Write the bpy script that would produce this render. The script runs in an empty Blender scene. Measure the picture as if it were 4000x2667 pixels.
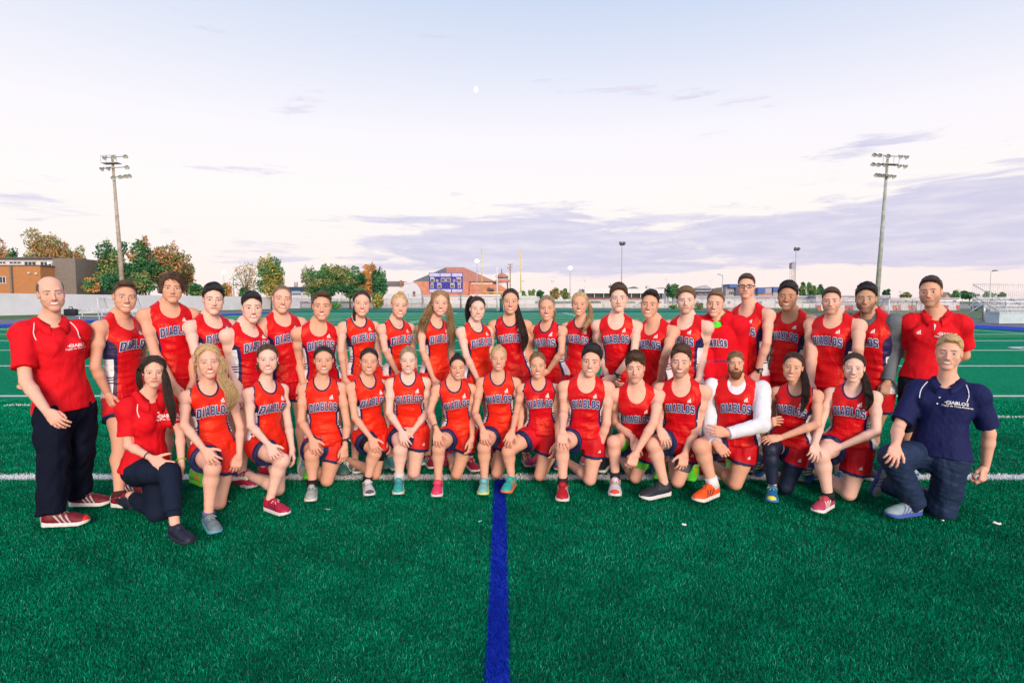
import bpy, math, random
import numpy as np
from mathutils import Vector, Matrix
from mathutils.bvhtree import BVHTree
from mathutils.geometry import tessellate_polygon

C = bpy.context.scene
COL = C.collection
R = math.radians
F32 = np.float32

# ------------------------------------------------------------------ camera
FPX, CX, CY, HOR, CAMH = 2312.0, 2000.0, 1333.5, 1175.0, 1.55      # in pixels of the 4000 px wide photograph
PITCH = math.atan((CY - HOR) / FPX)
cam_d = bpy.data.cameras.new('camera')
cam_d.sensor_width = 36.0
cam_d.lens = FPX / 4000 * 36
cam_d.clip_start = 0.1
cam_d.clip_end = 8000
cam = bpy.data.objects.new('camera', cam_d)
COL.objects.link(cam)
cam.location = (0, 0, CAMH)
cam.rotation_euler = (math.pi / 2 - PITCH, 0, 0)
C.camera = cam
C.render.resolution_x, C.render.resolution_y = 1024, 682

_FW = np.array((0, math.cos(PITCH), -math.sin(PITCH)))
_UP = np.array((0, math.sin(PITCH), math.cos(PITCH)))
_RT = np.array((1.0, 0, 0))
_CO = np.array((0, 0, CAMH))
def ray(u, v):
    return _RT * ((u - CX) / FPX) + _UP * ((CY - v) / FPX) + _FW
def W(u, v, Y):
    """world point seen at photo pixel (u, v) standing Y metres in front of the camera"""
    d = ray(u, v)
    return _CO + d * (Y / d[1])
def G(u, v, z=0.0):
    """ground point seen at photo pixel (u, v)"""
    d = ray(u, v)
    return _CO + d * ((z - CAMH) / d[2])
def PX(p):
    """photo pixel of a world point"""
    q = np.asarray(p, float) - _CO
    w = q @ _FW
    return (CX + FPX * (q @ _RT) / w, CY - FPX * (q @ _UP) / w)

# ------------------------------------------------------------------ light
SUN_EL, SUN_AZ = 17.0, 163.0        # azimuth clockwise from +Y; the sun stands low behind the camera, to the right
C.view_settings.view_transform = 'Standard'
C.view_settings.look = 'None'
C.view_settings.gamma = 1.0
C.view_settings.exposure = 0.0
sun_d = bpy.data.lights.new('sun', 'SUN')
sun_d.energy = 3.5
sun_d.angle = R(22)
sun_d.color = (1.0, 0.82, 0.66)
sun = bpy.data.objects.new('sun', sun_d)
COL.objects.link(sun)
_sd = Vector((math.sin(R(SUN_AZ)) * math.cos(R(SUN_EL)), math.cos(R(SUN_AZ)) * math.cos(R(SUN_EL)), math.sin(R(SUN_EL))))
sun.rotation_euler = _sd.to_track_quat('Z', 'Y').to_euler()

world = bpy.data.worlds.new('World')
C.world = world
world.use_nodes = True
wt = world.node_tree
wt.nodes.clear()

class NG:
    """small helper to write node trees"""
    def __init__(s, tree): s.t = tree
    def n(s, typ, ins=None, **kw):
        nd = s.t.nodes.new(typ)
        for k, v in kw.items(): setattr(nd, k, v)
        for k, v in (ins or {}).items(): s.set(nd.inputs[k], v)
        return nd
    def set(s, sock, v):
        if isinstance(v, bpy.types.NodeSocket): s.t.links.new(v, sock)
        else:
            if isinstance(v, (tuple, list)) and len(v) == 3 and sock.type == 'RGBA': v = (*v, 1)
            sock.default_value = v
    def m(s, op, a, b=0.0, c=0.0, clamp=False):
        nd = s.t.nodes.new('ShaderNodeMath'); nd.operation = op; nd.use_clamp = clamp
        s.set(nd.inputs[0], a); s.set(nd.inputs[1], b); s.set(nd.inputs[2], c)
        return nd.outputs[0]
    def mix(s, f, a, b):
        nd = s.t.nodes.new('ShaderNodeMix'); nd.data_type = 'RGBA'
        s.set(nd.inputs[0], f); s.set(nd.inputs[6], a); s.set(nd.inputs[7], b)
        return nd.outputs[2]
    def step(s, x, a, b):
        """smooth 0..1 while x runs from a to b"""
        nd = s.t.nodes.new('ShaderNodeMapRange'); nd.interpolation_type = 'SMOOTHSTEP'
        s.set(nd.inputs[0], x); nd.inputs[1].default_value = a; nd.inputs[2].default_value = b
        return nd.outputs[0]
    def noise(s, vec, scale, detail=4.0, rough=0.5, dist=0.0):
        nd = s.t.nodes.new('ShaderNodeTexNoise')
        if vec is not None: s.set(nd.inputs['Vector'], vec)
        nd.inputs['Scale'].default_value = scale; nd.inputs['Detail'].default_value = detail
        nd.inputs['Roughness'].default_value = rough; nd.inputs['Distortion'].default_value = dist
        return nd.outputs['Fac']
    def ramp(s, f, pts):
        nd = s.t.nodes.new('ShaderNodeValToRGB'); s.set(nd.inputs[0], f)
        e = nd.color_ramp.elements
        while len(e) < len(pts): e.new(0.5)
        for q, (p, c) in zip(e, pts): q.position = p; q.color = (*c, 1)
        return nd.outputs[0]

def lin(*c):
    """sRGB 0..255 to linear"""
    return tuple(((x / 255) / 12.92 if x / 255 <= 0.04045 else ((x / 255 + 0.055) / 1.055) ** 2.4) for x in c)

g = NG(wt)
_tc = g.n('ShaderNodeTexCoord').outputs['Generated']
_sep = g.n('ShaderNodeSeparateXYZ', {0: _tc})
_dx, _dy, _dz = _sep.outputs
# elevation tangent and azimuth tangent, so the bands of cloud lie level all round
_az = g.m('ARCTAN2', _dx, _dy)
_el = g.m('ARCSINE', _dz)
_clear = g.ramp(g.m('MULTIPLY', _el, 1 / R(36)), [
    (0.0, lin(255, 234, 232)), (0.10, lin(255, 240, 236)), (0.26, lin(255, 248, 246)), (0.42, lin(249, 245, 252)),
    (0.62, lin(220, 227, 246)), (0.78, lin(194, 212, 240)), (1.0, lin(170, 196, 232))])
# paler towards the left, where the sun set
_left = g.step(_az, R(20), R(-55))
_clear = g.mix(g.m('MULTIPLY', _left, 0.22), _clear, (1.0, 0.97, 0.96, 1))
_cv = g.n('ShaderNodeCombineXYZ', {0: g.m('MULTIPLY', _az, 1.0), 1: g.m('MULTIPLY', _el, 6.5), 2: 0.37}).outputs[0]
_n1 = g.noise(_cv, 4.2, 8.0, 0.60, 0.35)
_n2 = g.noise(_cv, 11.0, 6.0, 0.6, 0.2)
_nn = g.m('ADD', g.m('MULTIPLY', _n1, 0.78), g.m('MULTIPLY', _n2, 0.22))
# the bank lies 2.5 to 11 degrees up, thick in the middle and to the right, torn wisps on the left
_band = g.m('MULTIPLY', g.step(_el, R(2.2), R(3.4)), g.step(_el, R(10.2), R(4.6)))
_azr = g.step(_az, R(-30), R(4))
_cov = g.m('MULTIPLY', _band, g.m('ADD', 0.045, g.m('MULTIPLY', _azr, 0.185)))
_hi = g.m('SUBTRACT', g.m('MULTIPLY', g.m('MULTIPLY', g.step(_az, R(14), R(38)), g.step(_el, R(17), R(9))), 0.09), g.m('MULTIPLY', g.step(_el, R(11), R(15)), 0.05))
_cl = g.step(g.m('ADD', _nn, g.m('ADD', _cov, _hi)), 0.56, 0.655)
_cl = g.m('MULTIPLY', _cl, g.step(_el, R(1.6), R(2.6)))
_ccol = g.mix(g.step(_n2, 0.35, 0.75), lin(200, 198, 228), lin(226, 220, 238))
_sky = g.mix(g.m('MULTIPLY', _cl, 0.82), _clear, _ccol)
_nish = g.n('ShaderNodeTexSky', sky_type='NISHITA', sun_disc=False, sun_elevation=R(SUN_EL), sun_rotation=R(SUN_AZ))
_b1 = g.n('ShaderNodeBackground', {0: _sky, 1: 1.0})
_b2 = g.n('ShaderNodeBackground', {0: _nish.outputs[0], 1: 0.006})
_add = g.n('ShaderNodeAddShader', {0: _b1.outputs[0], 1: _b2.outputs[0]})
g.n('ShaderNodeOutputWorld', {0: _add.outputs[0]})

C.cycles.max_bounces = 6
C.cycles.diffuse_bounces = 3
C.cycles.glossy_bounces = 2
C.cycles.transmission_bounces = 3
C.cycles.transparent_max_bounces = 8
C.cycles.use_denoising = True
C.cycles.use_adaptive_sampling = True
C.cycles.adaptive_threshold = 0.015

# ------------------------------------------------------------------ materials
MATS = {}
def mat(name, base=(0.5, 0.5, 0.5), rough=0.6, metal=0.0, spec=0.5, build=None, **kw):
    if name in MATS: return MATS[name]
    m = bpy.data.materials.new(name)
    m.use_nodes = True
    t = m.node_tree
    b = t.nodes['Principled BSDF']
    b.inputs['Base Color'].default_value = (*base[:3], 1)
    b.inputs['Roughness'].default_value = rough
    b.inputs['Metallic'].default_value = metal
    b.inputs['Specular IOR Level'].default_value = spec
    for k, v in kw.items(): b.inputs[k].default_value = v
    if build: build(NG(t), b)
    MATS[name] = m
    return m
def mottled(name, base, rough=0.7, amt=0.25, scale=8.0, bump=0.15, metal=0.0, spec=0.4, obj=True, bscale=None):
    """plain surface with uneven tone and a little relief"""
    def build(g, b):
        tc = g.n('ShaderNodeTexCoord').outputs['Object']
        n = g.noise(tc, scale, 6, 0.6)
        lo = tuple(c * (1 - amt) for c in base); hi = tuple(min(1, c * (1 + amt)) for c in base)
        g.set(b.inputs['Base Color'], g.mix(g.step(n, 0.3, 0.7), (*lo, 1), (*hi, 1)))
        n2 = g.noise(tc, bscale or scale * 6, 4, 0.6)
        bp = g.n('ShaderNodeBump', {'Height': n2, 'Strength': bump, 'Distance': 0.02})
        g.set(b.inputs['Normal'], bp.outputs[0])
    return mat(name, base, rough, metal, spec, build)
def vcol(name, rough=0.6, spec=0.4, build=None, **kw):
    """surface coloured by the vertex colour Col"""
    def bld(g, b):
        a = g.n('ShaderNodeAttribute', attribute_name='Col')
        g.set(b.inputs['Base Color'], a.outputs['Color'])
        if build: build(g, b, a.outputs['Color'])
    return mat(name, (0.5, 0.5, 0.5), rough, 0.0, spec, bld, **kw)

# ------------------------------------------------------------------ objects
def tag(o, label=None, cat=None, group=None, kind=None):
    if label: o['label'] = label
    if cat: o['category'] = cat
    if group: o['group'] = group
    if kind: o['kind'] = kind
    return o
def empty(name, loc, label=None, cat=None, group=None, rz=0.0):
    o = bpy.data.objects.new(name, None)
    COL.objects.link(o)
    o.empty_display_size = 0.2
    o.location = loc
    o.rotation_euler = (0, 0, rz)
    return tag(o, label, cat, group)
def mesh_obj(name, V, faces, mats, parent=None, smooth=True, cols=None, attrs=None, midx=None, loc=None):
    """numpy vertices and faces (n x 3 or n x 4, or a list of lists) to one mesh object"""
    me = bpy.data.meshes.new(name)
    V = np.asarray(V, F32)
    if isinstance(faces, np.ndarray):
        n, k = faces.shape
        me.vertices.add(len(V)); me.vertices.foreach_set('co', V.ravel())
        me.loops.add(n * k); me.loops.foreach_set('vertex_index', faces.astype(np.int32).ravel())
        me.polygons.add(n); me.polygons.foreach_set('loop_start', np.arange(0, n * k, k, dtype=np.int32))
    else:
        me.from_pydata([tuple(map(float, v)) for v in V], [], [tuple(map(int, f)) for f in faces])
        n = len(me.polygons)
    me.update(calc_edges=True)
    me.polygons.foreach_set('use_smooth', np.full(n, bool(smooth)))
    if midx is not None: me.polygons.foreach_set('material_index', np.asarray(midx, np.int32))
    if cols is not None:
        a = me.color_attributes.new('Col', 'FLOAT_COLOR', 'POINT')
        cc = np.ones((len(V), 4), F32); cc[:, :3] = cols
        a.data.foreach_set('color', cc.ravel())
    for k, v in (attrs or {}).items():
        v = np.asarray(v, F32)
        if v.ndim == 1:
            a = me.attributes.new(k, 'FLOAT', 'POINT'); a.data.foreach_set('value', v)
        else:
            a = me.attributes.new(k, 'FLOAT_VECTOR', 'POINT'); a.data.foreach_set('vector', v.ravel())
    for m in (mats if isinstance(mats, (list, tuple)) else [mats]): me.materials.append(m)
    o = bpy.data.objects.new(name, me)
    COL.objects.link(o)
    if parent: o.parent = parent
    if loc is not None: o.location = loc
    return o

class MB:
    """collects simple shapes into one mesh"""
    def __init__(s): s.v = []; s.f = []; s.m = []
    def add(s, vs, fs, mi=0):
        b = len(s.v); s.v += [tuple(v) for v in vs]; s.f += [tuple(i + b for i in f) for f in fs]; s.m += [mi] * len(fs)
        return s
    def box(s, lo, hi, mi=0, M=None):
        (a, b, c), (d, e, f) = lo, hi
        vs = [(a, b, c), (d, b, c), (d, e, c), (a, e, c), (a, b, f), (d, b, f), (d, e, f), (a, e, f)]
        if M is not None: vs = [tuple(M @ Vector(v)) for v in vs]
        return s.add(vs, [(3, 2, 1, 0), (4, 5, 6, 7), (0, 1, 5, 4), (1, 2, 6, 5), (2, 3, 7, 6), (3, 0, 4, 7)], mi)
    def tube(s, pts, r, n=8, mi=0, r2=None, caps=True):
        """tube through points, radius r (to r2)"""
        pts = [Vector(p) for p in pts]
        rs = [r + (r2 - r) * i / (len(pts) - 1) for i in range(len(pts))] if r2 is not None else [r] * len(pts)
        rings = []
        for i, p in enumerate(pts):
            d = (pts[min(i + 1, len(pts) - 1)] - pts[max(i - 1, 0)]).normalized()
            a = Vector((0, 0, 1)) if abs(d.z) < 0.9 else Vector((1, 0, 0))
            x = d.cross(a).normalized(); y = d.cross(x).normalized()
            rings.append([p + (x * math.cos(2 * math.pi * k / n) + y * math.sin(2 * math.pi * k / n)) * rs[i] for k in range(n)])
        vs = [v for rg in rings for v in rg]; fs = []
        for i in range(len(pts) - 1):
            for k in range(n):
                fs.append((i * n + k, i * n + (k + 1) % n, (i + 1) * n + (k + 1) % n, (i + 1) * n + k))
        if caps: fs += [tuple(range(n - 1, -1, -1)), tuple((len(pts) - 1) * n + k for k in range(n))]
        return s.add(vs, fs, mi)
    def lathe(s, prof, n=16, M=None, mi=0):
        """revolve (r, z) profile about z"""
        vs = [(r * math.cos(2 * math.pi * k / n), r * math.sin(2 * math.pi * k / n), z) for r, z in prof for k in range(n)]
        if M is not None: vs = [tuple(M @ Vector(v)) for v in vs]
        fs = [(i * n + k, i * n + (k + 1) % n, (i + 1) * n + (k + 1) % n, (i + 1) * n + k) for i in range(len(prof) - 1) for k in range(n)]
        return s.add(vs, fs, mi)
    def prism(s, poly, lo, hi, axis=1, mi=0):
        """polygon in the plane across `axis`, extruded from lo to hi"""
        def P(a, b, c):
            return (c, a, b) if axis == 0 else ((a, c, b) if axis == 1 else (a, b, c))
        n = len(poly)
        vs = [P(a, b, lo) for a, b in poly] + [P(a, b, hi) for a, b in poly]
        fs = [tuple(range(n)), tuple(range(2 * n - 1, n - 1, -1))] + [(i, i + n, (i + 1) % n + n, (i + 1) % n) for i in range(n)]
        return s.add(vs, fs, mi)
    def build(s, name, mats, parent=None, smooth=False, loc=None):
        o = mesh_obj(name, np.array(s.v, F32), s.f, mats, parent, smooth, midx=s.m, loc=loc)
        return o

# ------------------------------------------------------------------ signed distance fields
def cap(a, b, r1, r2=None):
    """capsule from a to b, radius r1 to r2"""
    a = np.asarray(a, float); b = np.asarray(b, float); r2 = r1 if r2 is None else r2
    ba = b - a; L2 = max(float(ba @ ba), 1e-9); rm = max(r1, r2)
    def f(X, Y, Z):
        x = X - a[0]; y = Y - a[1]; z = Z - a[2]
        t = np.clip((x * ba[0] + y * ba[1] + z * ba[2]) / L2, 0, 1)
        return np.sqrt((x - t * ba[0]) ** 2 + (y - t * ba[1]) ** 2 + (z - t * ba[2]) ** 2) - (r1 + t * (r2 - r1))
    return np.minimum(a, b) - rm, np.maximum(a, b) + rm, f
def ell(c, r, M=None):
    """ellipsoid; M rows are its axes"""
    c = np.asarray(c, float); r = np.asarray(r, float); M = np.eye(3) if M is None else np.asarray(M, float)
    e = np.sqrt(((M * r[:, None]) ** 2).sum(0))
    def f(X, Y, Z):
        x = X - c[0]; y = Y - c[1]; z = Z - c[2]
        k0 = 0; k1 = 0
        for i in range(3):
            q = (x * M[i, 0] + y * M[i, 1] + z * M[i, 2]) / r[i]
            k0 = k0 + q * q; k1 = k1 + (q / r[i]) ** 2
        k0 = np.sqrt(k0); k1 = np.sqrt(k1)
        return k0 * (k0 - 1) / np.maximum(k1, 1e-6)
    return c - e, c + e, f
def ball(c, r): return ell(c, (r, r, r))

class Field:
    def __init__(s, h): s.h = h; s.ops = []
    def add(s, p, k=0.0): s.ops.append(('u', p, k)); return s
    def sub(s, p, k=0.0): s.ops.append(('s', p, k)); return s
    def cut(s, fn, k=0.0): s.ops.append(('c', fn, k)); return s       # keep where fn < 0
    def disp(s, fn): s.ops.append(('d', fn, 0)); return s             # add fn to the distance
    def mesh(s, off=0.0, lo=None, hi=None):
        h = s.h
        los = [p[0] for o, p, k in s.ops if o == 'u']; his = [p[1] for o, p, k in s.ops if o == 'u']
        l = np.min(los, 0) - off - 3 * h; u = np.max(his, 0) + off + 3 * h
        if lo is not None: l = np.maximum(l, lo)
        if hi is not None: u = np.minimum(u, hi)
        n = np.maximum(np.ceil((u - l) / h).astype(int) + 1, 3)
        ax = [(l[i] + np.arange(n[i]) * h).astype(F32) for i in range(3)]
        V = np.full(n, 1.0, F32)
        for o, p, k in s.ops:
            if o in 'us':
                m = k + 2.5 * h + (off if o == 'u' else 0)
                a = np.clip(np.floor((p[0] - m - l) / h).astype(int), 0, n); b = np.clip(np.ceil((p[1] + m - l) / h).astype(int) + 1, 0, n)
                if (b <= a).any(): continue
                sl = tuple(slice(a[i], b[i]) for i in range(3))
                d = p[2](ax[0][a[0]:b[0], None, None], ax[1][None, a[1]:b[1], None], ax[2][None, None, a[2]:b[2]]).astype(F32)
                v = V[sl]
                if o == 'u':
                    if k > 0:
                        q = np.maximum(k - np.abs(v - d), 0) / k
                        V[sl] = np.minimum(v, d) - q * q * k * 0.25
                    else: V[sl] = np.minimum(v, d)
                else:
                    d = -(d)
                    if k > 0:
                        q = np.maximum(k - np.abs(v - d), 0) / k
                        V[sl] = np.maximum(v, d) + q * q * k * 0.25
                    else: V[sl] = np.maximum(v, d)
            else:
                d = p(ax[0][:, None, None], ax[1][None, :, None], ax[2][None, None, :])
                if o == 'd': V = V + d.astype(F32)
                else: V = np.maximum(V, (d + 0 * V).astype(F32) + off)
        V = V - off
        V[0] = V[-1] = 1; V[:, 0] = V[:, -1] = 1; V[:, :, 0] = V[:, :, -1] = 1
        return nets(V, l, h)

_CO8 = [(0, 0, 0), (1, 0, 0), (0, 1, 0), (1, 1, 0), (0, 0, 1), (1, 0, 1), (0, 1, 1), (1, 1, 1)]
_E12 = [(0, 1), (2, 3), (4, 5), (6, 7), (0, 2), (1, 3), (4, 6), (5, 7), (0, 4), (1, 5), (2, 6), (3, 7)]
def nets(V, lo, h):
    """surface nets: the zero level of a grid as a quad mesh"""
    S = V < 0
    nx, ny, nz = V.shape
    cnt = np.zeros((nx - 1, ny - 1, nz - 1), np.int8)
    for a, b, c in _CO8: cnt += S[a:nx - 1 + a, b:ny - 1 + b, c:nz - 1 + c]
    act = (cnt > 0) & (cnt < 8)
    I = np.argwhere(act)
    ids = np.full(act.shape, -1, np.int32); ids[act] = np.arange(len(I))
    vals = np.stack([V[I[:, 0] + a, I[:, 1] + b, I[:, 2] + c] for a, b, c in _CO8], 1)
    pos = np.zeros((len(I), 3), F32); num = np.zeros(len(I), F32)
    co = np.array(_CO8, F32)
    for a, b in _E12:
        va, vb = vals[:, a], vals[:, b]
        m = (va < 0) != (vb < 0)
        t = va[m] / (va[m] - vb[m])
        pos[m] += co[a] + (co[b] - co[a]) * t[:, None]; num[m] += 1
    P = (I + pos / num[:, None]) * h + lo
    Q = []
    for axis in range(3):
        sl0 = [slice(1, -1)] * 3; sl1 = [slice(1, -1)] * 3
        sl0[axis] = slice(0, -1); sl1[axis] = slice(1, None)
        s0 = S[tuple(sl0)]; s1 = S[tuple(sl1)]
        E = np.argwhere(s0 != s1)
        if not len(E): continue
        flip = s0[E[:, 0], E[:, 1], E[:, 2]]
        E = E + 1; E[:, axis] -= 1
        b, c = [(1, 2), (2, 0), (0, 1)][axis]
        def cell(db, dc):
            q = E.copy(); q[:, b] -= db; q[:, c] -= dc
            return ids[q[:, 0], q[:, 1], q[:, 2]]
        q = np.stack([cell(1, 1), cell(0, 1), cell(0, 0), cell(1, 0)], 1)
        q[~flip] = q[~flip][:, ::-1]
        Q.append(q)
    return P.astype(F32), np.concatenate(Q)

def smooth_mesh(P, Q, it=1, lam=0.5):
    for _ in range(it):
        acc = np.zeros_like(P); n = np.zeros(len(P), F32)
        for a, b in ((0, 1), (1, 2), (2, 3), (3, 0)):
            np.add.at(acc, Q[:, a], P[Q[:, b]]); np.add.at(n, Q[:, a], 1)
        P = P + lam * (acc / n[:, None] - P)
    return P
def joinm(parts):
    """join (V, Q, extra...) tuples"""
    off = 0; Vs = []; Qs = []; ex = [[] for _ in parts[0][2:]]
    for p in parts:
        Vs.append(p[0]); Qs.append(p[1] + off); off += len(p[0])
        for i, e in enumerate(p[2:]): ex[i].append(e)
    return (np.concatenate(Vs), np.concatenate(Qs), *[np.concatenate(e) for e in ex])
def fnoise(seed, wl, n=6, aniso=(1, 1, 1)):
    """smooth pseudo-random relief as a sum of sines, roughly -1..1"""
    rg = np.random.RandomState(seed)
    K = rg.normal(size=(n, 3)); K /= np.linalg.norm(K, axis=1)[:, None]
    K = K * (2 * math.pi / (wl * rg.uniform(0.6, 1.6, n)))[:, None] * np.array(aniso)
    ph = rg.uniform(0, 6.28, n)
    def f(X, Y, Z): return sum(np.sin(X * K[i, 0] + Y * K[i, 1] + Z * K[i, 2] + ph[i]) for i in range(n)) / (0.55 * n)
    return f
def unit(v): v = np.asarray(v, float); return v / max(np.linalg.norm(v), 1e-9)
def lerp(a, b, t): return a + (b - a) * t
# ------------------------------------------------------------------ ground, field, track
def XU(u, Y): return (u - CX) * Y / FPX
def ZV(v, Y): return CAMH + (HOR - v) * Y / FPX
def sheet(name, x0, x1, y0, y1, z, m, **kw):
    o = mesh_obj(name, [(x0, y0, z), (x1, y0, z), (x1, y1, z), (x0, y1, z)], [(0, 1, 2, 3)], m, None, False)
    return tag(o, kind='structure', **kw)
def m_turf():
    def b(g, n):
        tc = g.n('ShaderNodeTexCoord').outputs['Object']
        f1 = g.noise(tc, 0.35, 4, 0.6); f2 = g.noise(tc, 55, 4, 0.65)
        mp = g.n('ShaderNodeMapping', {0: tc}); mp.inputs['Scale'].default_value = (1, 0.5, 1)
        f3 = g.noise(mp.outputs[0], 9, 3, 0.6)
        f2 = g.m('ADD', g.m('MULTIPLY', f2, 0.5), g.m('MULTIPLY', g.noise(tc, 17, 4, 0.7), 0.5))
        c = g.mix(g.step(f2, 0.38, 0.62), (0.001, 0.130, 0.060, 1), (0.010, 0.370, 0.180, 1))
        c = g.mix(g.m('MULTIPLY', g.step(f1, 0.3, 0.7), 0.25), c, (0.008, 0.38, 0.172, 1))
        c = g.mix(g.m('MULTIPLY', g.step(f3, 0.35, 0.7), 0.22), c, (0.002, 0.26, 0.120, 1))
        g.set(n.inputs['Base Color'], c)
        g.set(n.inputs['Normal'], g.n('ShaderNodeBump', {'Height': g.m('ADD', f2, g.m('MULTIPLY', f3, 0.6)), 'Strength': 1.0, 'Distance': 0.06}).outputs[0])
    return mat('turf', (0.02, 0.14, 0.06), 0.9, 0, 0.02, b)
def m_mix(name, a, b_, scale, rough=0.9, bump=0.3, lo=0.35, hi=0.65, detail=6):
    def b(g, n):
        tc = g.n('ShaderNodeTexCoord').outputs['Object']
        f = g.noise(tc, scale, detail, 0.65)
        g.set(n.inputs['Base Color'], g.mix(g.step(f, lo, hi), (*a, 1), (*b_, 1)))
        g.set(n.inputs['Normal'], g.n('ShaderNodeBump', {'Height': g.noise(tc, scale * 5, 4, 0.6), 'Strength': bump, 'Distance': 0.05}).outputs[0])
    return mat(name, a, rough, 0, 0.2, b)
M_GRASS = m_mix('wild_grass', (0.045, 0.13, 0.025), (0.12, 0.20, 0.055), 0.5)
M_TRACK = m_mix('track_rubber', (0.13, 0.14, 0.17), (0.17, 0.18, 0.21), 1.2, 0.85)
M_BLUE = m_mix('blue_turf', (0.008, 0.035, 0.42), (0.014, 0.055, 0.55), 2.0)
M_LINE = m_mix('line_white', (0.62, 0.62, 0.64), (0.75, 0.75, 0.76), 30.0, bump=0.6)
M_GRAVEL = m_mix('gravel', (0.34, 0.30, 0.27), (0.46, 0.42, 0.38), 2.0)
sheet('ground', -1500, 1500, -60, 3000, -0.05, M_GRASS)
sheet('gravel_lane', -160, 260, 124, 300, -0.042, M_GRAVEL)
FXC = -1.7
def ring(name, x0, x1, y0, y1, w, z, m, rad=10.0):
    """rounded rectangular band, w wide, whose inner edge is x0..x1, y0..y1"""
    V = []; F = []; P = []
    for cx_, cy_, a0 in ((x1 - rad, y1 - rad, 0), (x0 + rad, y1 - rad, 90), (x0 + rad, y0 + rad, 180), (x1 - rad, y0 + rad, 270)):
        for k in range(13):
            a = R(a0 + 90 * k / 12); P.append((cx_, cy_, math.cos(a), math.sin(a)))
    for cx_, cy_, c, s in P: V += [(cx_ + c * rad, cy_ + s * rad, z), (cx_ + c * (rad + w), cy_ + s * (rad + w), z)]
    n = len(P)
    for i in range(n): j = (i + 1) % n; F.append((2 * i, 2 * i + 1, 2 * j + 1, 2 * j))
    return tag(mesh_obj(name, V, F, m, None, False), kind='structure')
ring('running_track', FXC - 32.8, FXC + 31.0, -30, 101.0, 9.5, -0.036, M_TRACK, 16.0)
ring('blue_border', FXC - 28.9, FXC + 28.3, -30, 84, 3.6, -0.004, M_BLUE, 7.0)
sheet('turf_field', FXC - 33.0, FXC + 31.6, -32, 102.5, -0.030, m_turf())
_b = MB()
for k in range(7):
    for s in (-1, 1):
        xx = FXC + (s * (33.2 + 1.18 * k) if s < 0 else 31.4 + 1.18 * k)
        _b.box((xx - 0.025, -20, -0.034), (xx + 0.025, 88, -0.033))
tag(_b.build('lane_lines', M_LINE), kind='structure')
# white markings: yard lines every five yards, hash marks, side lines, numerals
LINES = [5.20 + 4.572 * k for k in range(17)]
def blade_x(Y): return -0.062 - 0.0175 * (Y - 2.4) * 0.9          # centre of the blue stripe
_b = MB()
for Y in LINES[2:]:
    w = 0.055 if Y < 30 else 0.075
    _b.box((FXC - 27.2, Y - w, -0.030), (FXC + 26.6, Y + w, -0.024))
for s in (-27.2, 26.6): _b.box((FXC + s - 0.07, -10, -0.030), (FXC + s + 0.07, LINES[-1], -0.0245))
for i, Y in enumerate(LINES[2:-1]):
    for j in range(1, 5):
        for x in (-7.35, 6.85):
            _b.box((x - 0.30, Y + j * 0.914 - 0.05, -0.030), (x + 0.30, Y + j * 0.914 + 0.05, -0.0243))
for s in (-1, 1):      # far arcs of the football markings drawn slantwise
    pts = [(FXC + s * 16.0, 38.0), (FXC + s * 12.4, 52.0)]
    (xa, ya), (xb, yb) = pts
    _b.add([(xa - 0.1, ya, -0.0235), (xa + 0.1, ya, -0.0235), (xb + 0.1, yb, -0.0235), (xb - 0.1, yb, -0.0235)], [(0, 1, 2, 3)])
def numeral(txt, x, y, h, rot):
    V, T = font_word_(txt, h)
    c, s = math.cos(rot), math.sin(rot)
    _b.add([(x + a * c - b * s, y + a * s + b * c, -0.0225) for a, b in V], T)
def font_word_(text, height):
    cu = bpy.data.curves.new('words', 'FONT'); cu.body = text; cu.size = height * 1.38; cu.align_x = 'CENTER'; cu.align_y = 'CENTER'; cu.resolution_u = 3; cu.offset = 0.03
    o = bpy.data.objects.new('words', cu); me = o.to_mesh()
    V = [tuple(v.co[:2]) for v in me.vertices]; T = [tuple(p.vertices) for p in me.polygons]
    o.to_mesh_clear(); bpy.data.objects.remove(o); bpy.data.curves.remove(cu)
    return V, T
for k, t in ((3, '50'), (5, '40'), (7, '30'), (9, '20'), (11, '10')):
    numeral(t, FXC + 19.6, LINES[k], 2.2, R(90)); numeral(t, FXC - 19.6, LINES[k], 2.2, R(-90))
tag(_b.build('white_markings', M_LINE), kind='structure')
_b = MB(); _b.add([(-60, 0, 0)], [])
# thin football lines in yellow and blue
_b = MB()
for Y in (26.4, 44.6): _b.box((FXC - 27, Y - 0.05, -0.0250), (FXC + 26.4, Y + 0.05, -0.0246))
tag(_b.build('yellow_lines', mottled('line_yellow', (0.5, 0.45, 0.05), 0.9)), kind='structure')
_b = MB()
for Y in (21.3,): _b.box((FXC - 27, Y - 0.05, -0.0250), (FXC + 26.4, Y + 0.05, -0.0246))
tag(_b.build('blue_lines', M_BLUE), kind='structure')

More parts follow.
